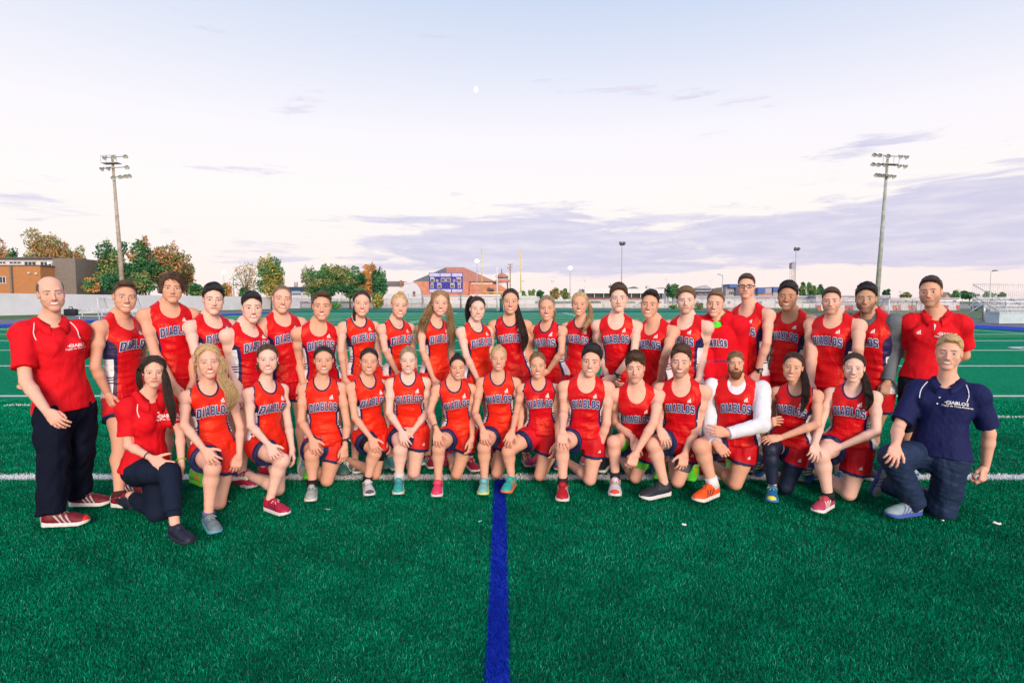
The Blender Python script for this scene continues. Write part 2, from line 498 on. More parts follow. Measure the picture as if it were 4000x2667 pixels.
# the artificial grass itself, every blade, near the camera
def turf_blades():
    rs = np.random.RandomState(5)
    Ps = []
    for y0, y1, dens, hgt, wid in ((2.0, 3.4, 25000, 0.024, 0.0023), (3.4, 5.0, 15000, 0.025, 0.0029), (5.0, 7.0, 7000, 0.026, 0.0042), (7.0, 9.3, 2600, 0.026, 0.0070)):
        xm = 0.90 * y1 + 0.9
        n = int(dens * 2 * xm * (y1 - y0))
        x = rs.uniform(-xm, xm, n); y = rs.uniform(y0, y1, n)
        k = np.abs(x) < 0.90 * y + 0.9
        Ps.append(np.stack([x[k], y[k], np.full(k.sum(), hgt), np.full(k.sum(), wid)], 1))
    P = np.concatenate(Ps); n = len(P)
    x, y, h, w = P.T
    # blades lean in drifting patches
    ph = np.sin(x * 2.1 + 1.3 * np.sin(y * 1.7)) + np.sin(y * 3.1 + x * 0.9) + 0.6 * np.sin(x * 9.1 + y * 7.3)
    az = ph * 1.6 + rs.normal(0, 2.2, n)
    lean = rs.uniform(0.25, 1.25, n)
    h = h * rs.uniform(0.6, 1.15, n)
    fac = rs.uniform(0, math.pi, n)
    dx, dy = np.cos(az), np.sin(az)
    wx, wy = np.cos(fac) * w / 2, np.sin(fac) * w / 2
    z0 = np.full(n, -0.026)
    m1 = np.stack([x + dx * lean * h * 0.25, y + dy * lean * h * 0.25, z0 + h * 0.62], 1)
    t = np.stack([x + dx * lean * h * 0.75, y + dy * lean * h * 0.75, z0 + h * (1.0 - 0.30 * lean)], 1)
    b = np.stack([x, y, z0], 1); ww = np.stack([wx, wy, 0 * wx], 1)
    V = np.stack([b - ww, b + ww, m1 + ww * 0.8, m1 - ww * 0.8, t + ww * 0.25, t - ww * 0.25], 1).reshape(-1, 3)
    i = np.arange(n)[:, None] * 6
    Q = np.concatenate([i + np.array([[0, 1, 2, 3]]), i + np.array([[3, 2, 4, 5]])])
    # colour: green, or the paint of the line it grows in
    g1 = np.array((0.0, 0.090, 0.042)); g2 = np.array((0.002, 0.46, 0.225)); g3 = np.array((0.07, 0.55, 0.34))
    u = rs.beta(0.9, 1.5, n)[:, None]
    c = g1 * (1 - u) + g2 * u
    c = np.where((rs.rand(n) < 0.06)[:, None], g3 * rs.uniform(0.7, 1.1, n)[:, None], c)
    patch = (0.88 + 0.10 * np.sin(x * 1.3 + 2 * np.sin(y * 0.8)) * np.sin(y * 1.9 + 1) + 0.12 * np.sin(x * 4.7 + 3 * np.sin(y * 2.3 + x)) * np.sin(y * 6.1 + 1.5 * np.sin(x * 2.9)) + 0.10 * np.sin(x * 13 + y * 7 + 2 * np.sin(y * 11)))[:, None]
    c = c * patch
    onw = np.zeros(n, bool)
    for L in LINES[:2]: onw |= np.abs(y - L + rs.normal(0, 0.010, n)) < 0.075
    for Lb in LINES[:2]:
        for j in range(1, 5):
            for xx in (-7.35, 6.85): onw |= (np.abs(x - xx) < 0.30) & (np.abs(y - Lb - j * 0.914) < 0.05)
    onw &= (y > 5.0)
    c = np.where(onw[:, None], np.array((0.84, 0.85, 0.88)) * rs.uniform(0.7, 1.1, n)[:, None], c)
    onb = (np.abs(x - blade_x(y) + rs.normal(0, 0.004, n)) < 0.052) & (y < 5.15)
    c = np.where(onb[:, None], np.array((0.006, 0.012, 0.34)) * rs.uniform(0.6, 1.3, n)[:, None] + np.array((0.0, 0.01, 0.0)), c)
    # each blade keeps one colour from foot to tip
    cols = np.repeat(c, 6, axis=0)
    o = mesh_obj('turf_grass', V, Q, vcol('turf_blade', 0.85, 0.0), None, False, cols=cols)
    tag(o, 'green artificial grass blades around and in front of the team', 'grass', kind='stuff')
turf_blades()
sheet('turf_infill', -8, 8, 1.6, 7.0, -0.026, m_mix('infill', (0.001, 0.045, 0.022), (0.002, 0.10, 0.05), 60.0))
_b = MB()
_b.add([(blade_x(1.6) - .05, 1.6, -0.0225), (blade_x(1.6) + .05, 1.6, -0.0225), (blade_x(5.15) + .05, 5.15, -0.0225), (blade_x(5.15) - .05, 5.15, -0.0225)], [(0, 1, 2, 3)])
tag(_b.build('blue_stripe', M_BLUE), kind='structure')
_b = MB()
for L in LINES[:2]: _b.box((-14, L - 0.07, -0.0260), (14, L + 0.07, -0.0222)) if L < 7 else _b.box((FXC - 27.2, L - 0.05, -0.030), (FXC + 26.6, L + 0.05, -0.0232))
_b.box((FXC - 27.2, LINES[0] - 0.05, -0.030), (-14, LINES[0] + 0.05, -0.0232)); _b.box((14, LINES[0] - 0.05, -0.030), (FXC + 26.6, LINES[0] + 0.05, -0.0232))
tag(_b.build('near_yard_lines', M_LINE), kind='structure')
# scraps of white thread and tape lying on the turf
for i, (u, v, w_, l_, a_, lab) in enumerate(((1876, 2040, 0.004, 0.035, 60, 'white shred of thread on the grass left of the blue stripe'), (2672, 2053, 0.014, 0.030, 10, 'small white scrap on the grass in front of the black shoes'), (3894, 2048, 0.016, 0.045, -25, 'white scrap of tape on the grass right of the kneeling navy polo'), (1280, 1993, 0.003, 0.040, 5, 'thin white thread on the grass in front of the cyan-flash shoes'), (895, 1962, 0.003, 0.030, -5, 'thin pale thread on the grass beside the grey and blue shoes'), (3683, 2037, 0.008, 0.014, 0, 'tiny white speck on the grass below the kneeling navy polo'))):
    p = G(u, v); mb = MB(); c, s = math.cos(R(a_)), math.sin(R(a_))
    pts = [(p[0] + c * l_ * (t - .5) - s * 0.004 * math.sin(t * 9), p[1] + s * l_ * (t - .5), 0.010 + 0.004 * math.sin(t * 7)) for t in (0, .25, .5, .75, 1)]
    mb.tube(pts, w_ / 2, 6); tag(mb.build('scrap', mottled('scrap_white', (0.75, 0.74, 0.74)), None, True), lab, 'litter')

# the moon
mo = MB(); pm = W(1858, 351, 3000.0); nseg = 24
V = []
for i in range(13):
    th = math.pi * i / 12
    for k in range(nseg):
        ph = 2 * math.pi * k / nseg; V.append((11 * math.sin(th) * math.cos(ph) * (0.72 if math.cos(ph) < 0 else 1.0), 11 * math.sin(th) * math.sin(ph), 14 * math.cos(th)))
mo.add([tuple(np.array(v) + pm) for v in V], [(i * nseg + k, i * nseg + (k + 1) % nseg, (i + 1) * nseg + (k + 1) % nseg, (i + 1) * nseg + k) for i in range(12) for k in range(nseg)])
def _mm(g, b): b.inputs['Emission Color'].default_value = (1, 0.99, 0.97, 1); b.inputs['Emission Strength'].default_value = 1.3
tag(mo.build('moon', mat('moon', (0.8, 0.8, 0.8), 1, build=_mm), None, True), 'small pale gibbous moon high in the clear sky', 'moon')
# ------------------------------------------------------------------ trees
M_LEAF = vcol('leaves', 0.65, 0.3); M_BARK = mottled('bark', (0.10, 0.075, 0.055), 0.9, 0.3, 4)
def leaf_cloud(rg, blobs, n, size, cols):
    """n leaf clumps through the volume of the blobs; cols: list of (weight, colour) per blob"""
    V = []; Cc = []
    vol = np.array([b[3] * b[4] * b[5] for b in blobs]); pr = vol ** 0.75; pr = pr / pr.sum()
    idx = rg.choice(len(blobs), n, p=pr)
    B_ = np.array([b[:6] for b in blobs])[idx]
    d = rg.normal(size=(n, 3)); d /= np.linalg.norm(d, axis=1)[:, None]
    rad = rg.uniform(0.35, 1.0, n) ** 0.45
    bump = 1 + 0.20 * np.sin(d[:, 0] * 5 + idx) * np.sin(d[:, 2] * 6 + idx * 2) + 0.12 * np.sin(d[:, 1] * 9 + d[:, 2] * 11)
    P = B_[:, :3] + d * B_[:, 3:6] * (rad * bump)[:, None]
    s = size * rg.uniform(0.5, 1.3, n)
    a = rg.normal(size=(n, 3)); a /= np.linalg.norm(a, axis=1)[:, None]
    b = np.cross(a, rg.normal(size=(n, 3))); b /= np.linalg.norm(b, axis=1)[:, None]
    Q = np.stack([P - a * s[:, None], P - b * s[:, None] * 0.6, P + a * s[:, None], P + b * s[:, None] * 0.6], 1).reshape(-1, 3)
    C0 = 1.35 * np.array([cols[i % len(cols)] for i in idx]) * rg.uniform(0.55, 1.35, n)[:, None]
    return Q, np.arange(4 * n).reshape(n, 4), np.repeat(C0, 4, 0)
GRN, DGR, ORG, BRN, YEL, OLV, LGR = (0.065, 0.180, 0.060), (0.025, 0.110, 0.048), (0.56, 0.27, 0.09), (0.34, 0.19, 0.080), (0.36, 0.28, 0.06), (0.19, 0.20, 0.070), (0.12, 0.27, 0.09)
TREE_N = [0]
def tree(name, label, cat, Y, u0, u1, vt, vb, cols, n=1700, size=0.30, blobs=None, sparse=False, trunk_h=0.06, group=None):
    TREE_N[0] += 1
    rg = np.random.RandomState(TREE_N[0] * 7 + 1)
    x0, x1 = XU(u0, Y), XU(u1, Y); zt = ZV(vt, Y); zb = max(ZV(vb, Y), 0.0)
    H_ = zt - zb; w = (x1 - x0) / 2; cx = (x0 + x1) / 2
    root = empty(name, (cx, Y, 0), label, cat, group)
    zc = zb + H_ * trunk_h
    bl = []
    nb = blobs or 9
    for i in range(nb):
        t = (i + 0.5) / nb; zz = zc + (zt - zc) * (0.12 + 0.80 * t)
        rw = w * math.sqrt(max(0.10, 1 - (1.75 * (t - 0.40)) ** 2)) * 0.74
        bl.append((rg.uniform(-1, 1) * max(w - rw, 0) * 0.9, rg.uniform(-0.4, 0.4) * w, zz - 0, rw * rg.uniform(0.75, 1.1), rw * 0.9, (zt - zc) * rg.uniform(0.16, 0.24)))
    for i in range(nb):
        a = rg.uniform(0, 6.28); t = rg.uniform(0.15, 0.95); q = math.sqrt(max(0.1, 1 - (1.6 * (t - .45)) ** 2))
        bl.append((math.cos(a) * w * 0.72 * q, math.sin(a) * w * 0.6, zc + (zt - zc) * t, w * rg.uniform(0.16, 0.30), w * 0.25, (zt - zc) * rg.uniform(0.07, 0.13)))
    V, Q, cc = leaf_cloud(rg, bl, int(n * 2.6) if not sparse else int(n * 0.8), size * 0.72, cols)
    mb = MB(); r0 = max(0.10, w * 0.06)
    mb.tube([(0, 0, 0), (rg.uniform(-.1, .1), 0, zc * 0.6), (rg.uniform(-.2, .2), 0, zc + H_ * 0.2), (0, 0, zc + (zt - zc) * 0.75)], r0, 8, 0, r0 * 0.25)
    for b in bl[:nb + 4]:
        mb.tube([(0, 0, max(zb * .3, zc * 0.5 + (b[2] - zc) * 0.5)), (b[0] * 0.5, b[1] * 0.5, (b[2] + zc) * 0.5 + 0.1), (b[0], b[1], b[2])], r0 * 0.35, 5, 0, 0.03)
    if sparse:
        for i in range(26):
            b = bl[rg.randint(len(bl))]; d = rg.normal(size=3) * (w * .25, w * .2, H_ * .1)
            mb.tube([(b[0], b[1], b[2]), (b[0] + d[0], b[1] + d[1], b[2] + abs(d[2]))], 0.05, 4, 0, 0.015)
    mb.build('trunk', M_BARK, root, True)
    mesh_obj('crown', V, Q, M_LEAF, root, False, cols=cc)
    return root
tree('tree', 'orange-tinted tree above the brick school at the very left edge', 'tree', 128, -60, 62, 926, 1120, [ORG, OLV, ORG, BRN], 2200)
tree('tree', 'tall light green and rust tree rising behind the brick school roof', 'tree', 125, 120, 300, 903, 1120, [OLV, BRN, OLV, ORG], 3800, blobs=12)
tree('tree', 'rust-coloured tree beside the grey end wall of the school', 'tree', 120, 262, 338, 960, 1140, [BRN, OLV, BRN], 1500)
tree('tree', 'small green tree poking over the left part of the school roof', 'tree', 118, 35, 88, 975, 1100, [GRN, DGR], 800)
tree('tree', 'dark green tree directly behind the left floodlight mast', 'tree', 104, 390, 525, 946, 1165, [GRN, DGR, OLV], 2600)
tree('tree', 'large dark green tree right of the left floodlight mast', 'tree', 106, 500, 650, 944, 1165, [DGR, GRN, BRN], 3200)
tree('tree', 'large brown-tinted tree right of the dark green one', 'tree', 108, 600, 738, 958, 1165, [BRN, GRN, BRN, OLV], 2900)
tree('tree', 'slim orange-leaved tree above the end of the big tree group', 'tree', 116, 702, 774, 990, 1160, [ORG, BRN, OLV], 1100, size=0.28)
tree('shrub', 'rounded dark shrub growing just over the white wall under the mast', 'shrub', 96, 400, 500, 1062, 1150, [GRN, DGR], 900, trunk_h=0.1)
tree('shrub', 'olive shrub right of the mast behind the white wall', 'shrub', 97, 500, 600, 1065, 1150, [OLV, GRN], 900, trunk_h=0.1)
tree('shrub', 'green and orange shrub between the school and the tree group', 'shrub', 100, 330, 392, 1085, 1150, [GRN, ORG, OLV], 900, trunk_h=0.1)
tree('shrub', 'low green shrub under the slim orange tree', 'shrub', 108, 735, 805, 1108, 1165, [GRN, DGR, OLV], 700, trunk_h=0.1)
tree('shrub', 'rust-coloured bush left of the sparse tree', 'shrub', 125, 862, 912, 1106, 1165, [ORG, OLV], 500, trunk_h=0.1)
tree('shrub', 'small green bush over the wall top left of the sparse tree', 'shrub', 122, 935, 975, 1125, 1168, [GRN, DGR], 500, trunk_h=0.1)
tree('tree', 'sparse half-bare tree with rust leaves in front of the pale sky', 'tree', 122, 905, 1030, 1025, 1170, [ORG, OLV, OLV], 1700, size=0.22, sparse=True)
tree('tree', 'yellow-green tree right of the sparse half-bare tree', 'tree', 116, 1005, 1118, 1001, 1170, [YEL, GRN, OLV, GRN], 2600, size=0.28)
tree('tree', 'pale thin-leaved tree at the left side of the round green tree group', 'tree', 118, 1176, 1262, 1045, 1168, [LGR, OLV, (0.16, 0.17, 0.10)], 1300, size=0.24)
tree('tree', 'broad round green tree behind the wooden utility pole', 'tree', 112, 1215, 1345, 1036, 1170, [GRN, DGR, GRN, OLV], 3400, size=0.3)
tree('tree', 'broad green tree left of the orange tree', 'tree', 114, 1300, 1440, 1045, 1170, [GRN, OLV, DGR], 3200, size=0.3)
tree('tree', 'bright orange autumn tree left of the dark conifer', 'tree', 118, 1384, 1490, 1036, 1165, [ORG, ORG, BRN], 2400, size=0.28)
tree('conifer', 'dark green conifer left of the scoreboard barns', 'tree', 116, 1448, 1518, 1052, 1170, [DGR, DGR, GRN], 1700, size=0.28)
tree('shrub', 'round green bush in front of the fence behind the round tree group', 'shrub', 104, 1293, 1333, 1180, 1210, [LGR, GRN], 500, size=0.22, trunk_h=0.05)
tree('shrub', 'olive bush below the dark conifer', 'shrub', 106, 1450, 1502, 1142, 1208, [OLV, GRN, YEL], 800, size=0.24, trunk_h=0.05)
for i, (u0, u1, vt, cols, lab) in enumerate(((2032, 2056, 1136, [LGR, GRN], 'small far green tree right of the soccer goal uprights'), (2060, 2092, 1133, [LGR, OLV], 'small far light green tree above the soccer goal'), (2094, 2128, 1134, [GRN, DGR], 'small far dark tree right of the light green one'), (2144, 2188, 1126, [OLV, BRN, GRN], 'far rust-tinted tree left of the lit lamp post'), (2184, 2228, 1130, [GRN, OLV], 'far green tree behind the lit lamp post'), (3112, 3146, 1104, [GRN, OLV], 'far tree right of the lattice tower'), (3144, 3182, 1103, [OLV, GRN], 'far tree between two others above the white shed'), (3180, 3222, 1112, [GRN, DGR], 'far tree at the right end of the row above the white shed'), (3444, 3472, 1130, [DGR, DGR], 'far dark conifer right of the right floodlight mast'), (3512, 3556, 1143, [GRN, OLV], 'low far green tree left of the standing coach'), (3714, 3746, 1137, [GRN, LGR], 'green tree right of the small house'), (3748, 3818, 1138, [GRN, DGR, GRN], 'wide green tree above the fence on the right'), (3838, 3886, 1140, [GRN, OLV], 'green tree behind the curved street lamp'), (3888, 3920, 1143, [OLV, GRN], 'green tree left of the bleachers'))):
    tree('tree', lab, 'tree', 190 + 6 * (i % 3), u0, u1, vt, 1172, cols, 420, size=0.55, blobs=5, trunk_h=0.12, group='far trees behind the field')
tree('tree', 'small dark green tree with several stems in front of the grandstand end', 'tree', 128, 2594, 2656, 1110, 1200, [DGR, GRN], 1200, size=0.24, trunk_h=0.45)
tree('shrub', 'dry pale bush left of the red hooded sweatshirt', 'shrub', 108, 2710, 2748, 1182, 1210, [(0.16, 0.17, 0.10), OLV], 380, size=0.16, trunk_h=0.05)
tree('shrub', 'low green bush at the foot of the small dark tree', 'shrub', 112, 2610, 2650, 1190, 1210, [GRN, LGR], 300, size=0.2, trunk_h=0.05)

# ------------------------------------------------------------------ buildings
def MT(n, c, **k): return mottled(n, c, **k)
def brick(name, c, sx=2.2):
    def b(g, n):
        tc = g.n('ShaderNodeTexCoord').outputs['Object']
        sp = g.n('ShaderNodeSeparateXYZ', {0: tc}).outputs
        cv = g.n('ShaderNodeCombineXYZ', {0: g.m('ADD', sp[0], sp[1]), 1: sp[2], 2: 0.0}).outputs[0]
        t = g.n('ShaderNodeTexBrick', {'Vector': cv, 'Color1': (*c, 1), 'Color2': tuple(x * 0.78 for x in c) + (1,), 'Mortar': tuple(x * 0.6 + 0.1 for x in c) + (1,), 'Scale': sx, 'Mortar Size': 0.012})
        f = g.noise(tc, 0.6, 4, 0.6)
        g.set(n.inputs['Base Color'], g.mix(g.m('MULTIPLY', g.step(f, .3, .7), .2), t.outputs[0], tuple(x * 0.7 for x in c) + (1,)))
    return mat(name, c, 0.85, 0, 0.2, b)
M_OB, M_GB = brick('orange_brick', (0.52, 0.22, 0.085)), brick('grey_brick', (0.24, 0.20, 0.18))
M_WH, M_GLS, M_DK = MT('white_paint', (0.66, 0.64, 0.66)), MT('window_glass', (0.035, 0.055, 0.07), rough=0.12, amt=0.3, scale=0.7, bump=0.02), MT('dark_roof', (0.10, 0.10, 0.11))
M_RR = MT('red_shingles', (0.55, 0.22, 0.15), rough=0.85, amt=0.18, scale=1.5, bscale=6); M_GR = MT('grey_shingles', (0.16, 0.15, 0.15), amt=0.2, scale=1.5, bscale=6)
M_MET = MT('galvanised', (0.42, 0.44, 0.46), rough=0.45, metal=0.5, scale=3); M_CON = MT('concrete', (0.50, 0.48, 0.47), amt=0.12, scale=0.6)
def bx(parent, name, Y, u0, u1, v0, v1, depth, m, dy=0.0, ground=False):
    """box whose front face fills pixels u0..u1, v0..v1 at distance Y (relative to the parent)"""
    y = Y + dy; mb = MB(); z1 = ZV(v0, y); z0 = 0.0 if ground else ZV(v1, y)
    mb.box((XU(u0, y), y, z0), (XU(u1, y), y + depth, z1))
    V = [(a - parent.location.x, b - parent.location.y, c) for a, b, c in mb.v]
    return mesh_obj(name, V, mb.f, m, parent, False)
def windows(parent, Y, rects, wm=None, fm=None, dy=0.0, bars=2):
    for (u0, u1, v0, v1) in rects:
        y = Y + dy; x0, x1, z0, z1 = XU(u0, y), XU(u1, y), ZV(v1, y), ZV(v0, y)
        L = parent.location; mb = MB(); t = 0.09
        mb.box((x0, y - 0.10, z0), (x1, y - 0.004, z0 + t)); mb.box((x0, y - 0.10, z1 - t), (x1, y - 0.004, z1))
        for k in range(bars + 1):
            xx = x0 + (x1 - x0 - t) * k / bars; mb.box((xx, y - 0.095, z0 + t), (xx + t, y - 0.006, z1 - t))
        f = mesh_obj('window', [(a - L.x, b - L.y, c) for a, b, c in mb.v], mb.f, fm or M_WH, parent, False)
        mb = MB(); mb.box((x0 + .02, y - 0.05, z0 + .02), (x1 - .02, y - 0.010, z1 - .02))
        mesh_obj('pane', [(a - L.x, b - L.y, c) for a, b, c in mb.v], mb.f, wm or M_GLS, f, False)
# brick school on the left
Ys = 96.0
sch = empty('school_building', (XU(120, Ys), Ys, 0), 'two-storey orange and grey brick school at the left edge', 'building')
bx(sch, 'wall', Ys, -700, 168, 1040, 1180, 12, M_OB, 0, True)
bx(sch, 'upper_wall', Ys, -700, 218, 1012, 1066, 14, M_WH, 6)
bx(sch, 'grey_wall', Ys, 218, 305, 1010, 1180, 16, M_GB, 3, True)
bx(sch, 'lower_wall', Ys, 168, 218, 1064, 1180, 12, M_OB, 5, True)
bx(sch, 'annex_wall', Ys, 306, 328, 1056, 1180, 10, M_OB, 6, True)
bx(sch, 'annex_trim', Ys, 328, 334, 1054, 1180, 10, M_GB, 6, True)
bx(sch, 'roof', Ys, -700, 220, 1006, 1012, 15, M_DK, 5.2); bx(sch, 'parapet', Ys, -700, 170, 1036, 1040, 3, M_DK, -0.1)
bx(sch, 'pilaster', Ys, 47, 54, 1040, 1180, 0.3, M_GB, -0.35, True)
windows(sch, Ys, [(8, 34, 1080, 1108)], dy=0)
windows(sch, Ys, [(-40, -4, 1022, 1033), (0, 38, 1022, 1033), (50, 97, 1022, 1033), (108, 155, 1022, 1043)], dy=6, bars=3)
windows(sch, Ys, [(170, 216, 1022, 1062)], dy=5.0, bars=3)
def _lit(g, b): b.inputs['Emission Color'].default_value = (1, 0.85, 0.55, 1); b.inputs['Emission Strength'].default_value = 3.0
M_LIT = mat('lamp_lit', (1, 0.9, 0.7), 0.5, build=_lit)
bx(sch, 'ceiling_light', Ys, 196, 208, 1027, 1030, 0.2, M_LIT, 4.8)
for (u, v) in ((121, 1067), (149, 1069)): bx(sch, 'wall_lamp', Ys, u - 4, u + 4, v - 3, v + 3, 0.25, M_WH, -0.30)
h2 = empty('brick_building', (XU(370, 130), 130, 0), 'small orange brick building behind the shrubs left of the mast', 'building')
bx(h2, 'wall', 130, 338, 398, 1074, 1180, 10, M_OB, 0, True); bx(h2, 'roof', 130, 336, 400, 1070, 1074, 11, M_DK, -0.3); windows(h2, 130, [(356, 364, 1086, 1098)], dy=0)
# long white wall
def wall_run():
    A_, B_ = np.array((XU(-260, 58), 58.0)), np.array((XU(1174, 128), 128.0))
    d = unit(B_ - A_); A_ = A_ - d * 55; n = np.array((d[1], -d[0])); t = 0.3
    hA, hB = 2.45, 2.30
    V = []; F = []
    N = 28
    for k in range(N + 1):
        p = lerp(A_, B_, k / N); h = lerp(hA, hB, k / N)
        for s in (0, t): V += [(p[0] - n[0] * s, p[1] - n[1] * s, -0.1), (p[0] - n[0] * s, p[1] - n[1] * s, h)]
    for k in range(N):
        a = 4 * k; b = a + 4
        F += [(a, b, b + 1, a + 1), (a + 1, b + 1, b + 3, a + 3), (a + 3, b + 3, b + 2, a + 2)]
    F += [(0, 1, 3, 2), (4 * N, 4 * N + 2, 4 * N + 3, 4 * N + 1)]
    tag(mesh_obj('boundary_wall', V, F, MT('wall_paint', (0.80, 0.78, 0.83), amt=0.07, scale=0.35, rough=0.8), None, False), 'long white painted wall running along the left side of the track', 'wall')
wall_run()
# workshop with dark roof
wk = empty('workshop', (XU(1160, 150), 150, 0), 'white workshop with a dark blue roof behind the wall end', 'building')
bx(wk, 'wall', 150, 1100, 1214, 1136, 1190, 14, M_WH, 0, True); bx(wk, 'roof', 150, 1096, 1216, 1121, 1136, 16, MT('navy_roof', (0.03, 0.05, 0.09)), -1)
bx(wk, 'sign', 150, 1142, 1176, 1137, 1146, 0.2, MT('blue_sign', (0.25, 0.4, 0.6)), -1.3); windows(wk, 150, [(1104, 1116, 1143, 1152), (1186, 1202, 1143, 1152)], dy=0)
sl = MB()
for zz, rr in ((0, 0),): sl.lathe([(0.0, 0.0), (0.45, 0.0), (0.45, 1.1), (0.55, 1.15), (0.45, 1.5), (0.0, 1.75)], 14, Matrix.Translation((XU(1143, 150) - wk.location.x, 3, ZV(1121, 150))))
sl.build('roof_vent', M_WH, wk, True)
# grey-roofed stable left of the barn
st_ = empty('stable', (XU(1550, 175), 175, 0), 'long white stable with grey roof left of the gambrel barn', 'building')
bx(st_, 'wall', 175, 1480, 1602, 1118, 1190, 14, M_WH, 0, True); bx(st_, 'roof', 175, 1502, 1576, 1099, 1118, 12, M_GR, -0.4); bx(st_, 'roof_box', 175, 1577, 1608, 1103, 1118, 8, M_WH, 1); bx(st_, 'chimney', 175, 1564, 1570, 1095, 1118, 1, MT('chimney_red', (0.4, 0.16, 0.1)), -1.0)
# big arena
Ya = 185.0
ar = empty('arena', (XU(1790, Ya), Ya, 0), 'big hall with a broad red hipped roof behind the scoreboard', 'building')
def poly(parent, name, Y, pts, depth, m, dy=0.0):
    y = Y + dy; mb = MB(); mb.prism([(XU(u, y), ZV(v, y)) for u, v in pts][::-1], y, y + depth, 1)
    return mesh_obj(name, [(a - parent.location.x, b - parent.location.y, c) for a, b, c in mb.v], mb.f, m, parent, False)
def hip(parent, name, Y, ul, ur, ve, pl, pr, vp, depth, ml, mr, split):
    """hipped roof: eaves at ve, ridge pl..pr at vp; the part left of `split` takes ml (on the hall, a shaded slope painted grey)"""
    L = parent.location; yb = Y + depth; z0 = ZV(ve, Y); ym = Y + depth / 2; z1 = ZV(vp, ym)
    V = [(XU(ul, Y), Y, z0), (XU(ur, Y), Y, z0), (XU(ur, Y), yb, z0), (XU(ul, Y), yb, z0), (XU(pl, ym), ym, z1), (XU(pr, ym), ym, z1), (XU(split, Y), Y, z0)]
    V = [(a - L.x, b - L.y, c) for a, b, c in V]
    mesh_obj(name, V, [(0, 6, 4), (6, 1, 5, 4), (1, 2, 5), (2, 3, 4, 5), (3, 0, 4)], [ml, mr], parent, False, midx=[0, 1, 1, 1, 0])
bx(ar, 'wall', Ya, 1622, 1925, 1099, 1190, 30, MT('cream_wall', (0.72, 0.60, 0.46)), 1, True)
hip(ar, 'roof', Ya, 1612, 1936, 1100, 1745, 1812, 1045, 34, M_GR, M_RR, 1745)  # grey on the left slope paints the shade of a red roof
bx(ar, 'lower_wall', Ya, 1800, 1985, 1150, 1190, 10, M_WH, -14, True)
poly(ar, 'lower_roof', Ya, [(1795, 1108), (1952, 1112), (1988, 1134), (1988, 1158), (1795, 1158)], 9, M_RR, -13)
for u in (1822, 1918):
    poly(ar, 'dormer', Ya, [(u - 10, 1122), (u + 14, 1130), (u + 14, 1133), (u - 8, 1133)], 1.5, M_DK, -15); bx(ar, 'dormer_window', Ya, u - 2, u + 10, 1134, 1143, 1.0, M_GLS, -14.2)
bn = empty('barn', (XU(1620, 165), 165, 0), 'white gambrel barn with faded red roof left of the scoreboard', 'building')
poly(bn, 'front_wall', 165, [(1580, 1184), (1580, 1150), (1588, 1125), (1600, 1110), (1614, 1103), (1630, 1112), (1642, 1130), (1648, 1155), (1648, 1184)], 1.0, MT('barn_white', (0.55, 0.58, 0.64)))
poly(bn, 'roof', 165, [(1612, 1100), (1634, 1113), (1645, 1130), (1652, 1155), (1830, 1155), (1830, 1100)], 12, M_RR, 1.2)
bx(bn, 'door', 165, 1614, 1623, 1138, 1158, 0.2, MT('barn_door', (0.25, 0.07, 0.07)), -0.25)
lw = empty('low_shed', (XU(1870, 150), 150, 0), 'long low white shed in front of the barns', 'building')
bx(lw, 'wall', 150, 1655, 2090, 1159, 1190, 8, M_WH, 0, True); bx(lw, 'roof', 150, 1653, 2092, 1155, 1159, 9, M_CON, -0.3)
windows(lw, 150, [(1700 + 46 * k, 1712 + 46 * k, 1165, 1171) for k in range(8)], dy=0, bars=1)
tw = empty('judges_tower', (XU(1963, 178), 178, 0), 'small octagonal tower with two red roofs and a spire, right of the big hall', 'tower')
def octa(parent, name, Y, uc, w, v0, v1, m, w2=None, dy=6):
    y = Y + dy; r1 = w / 2 * y / FPX; r2 = (w2 if w2 is not None else w) / 2 * y / FPX; mb = MB()
    mb.lathe([(0.001, ZV(v1, y)), (r1, ZV(v1, y)), (r2, ZV(v0, y)), (0.001, ZV(v0, y))], 8, Matrix.Translation((XU(uc, y) - parent.location.x, dy, 0)))
    return mb.build(name, m, parent)
octa(tw, 'wall', 178, 1963, 46, 1100, 1196, M_WH); octa(tw, 'lower_roof', 178, 1963, 66, 1091, 1102, M_RR, 46); octa(tw, 'gallery', 178, 1962, 44, 1081, 1091.2, M_WH)
octa(tw, 'window_band', 178, 1962, 45.5, 1084, 1089, M_GLS); octa(tw, 'roof', 178, 1961, 58, 1066, 1081, M_RR, 5); octa(tw, 'spire', 178, 1960, 4, 1048, 1067, M_DK, 1.5)
bx(tw, 'side_wall', 178, 1985, 2037, 1103, 1190, 8, M_WH, 4, True)
# grandstand
Yg = 235.0
gs = empty('grandstand', (XU(2440, Yg), Yg, 0), 'glass-fronted grandstand with a thick white roof edge, right of centre', 'grandstand')
bx(gs, 'roof', Yg, 2277, 2592, 1128, 1146, 16, M_WH); bx(gs, 'glass_front', Yg, 2290, 2582, 1147, 1163, 1, MT('stand_glass', (0.05, 0.075, 0.07), rough=0.15, amt=0.5, scale=0.12), 2)
bx(gs, 'seats', Yg, 2290, 2582, 1162, 1168, 3, MT('red_seats', (0.22, 0.05, 0.06), amt=0.4, scale=2), -1)
bx(gs, 'base', Yg, 2280, 2592, 1168, 1190, 14, M_CON, 0, True)
bx(gs, 'end_tower', Yg, 2584, 2612, 1124, 1190, 12, MT('slate', (0.18, 0.19, 0.24)), 1, True); bx(gs, 'end_wall', Yg, 2276, 2283, 1131, 1190, 3, M_DK, -0.5, True)
for u in range(2320, 2580, 36): bx(gs, 'column', Yg, u, u + 2, 1146, 1168, 0.4, M_WH, 0.5)
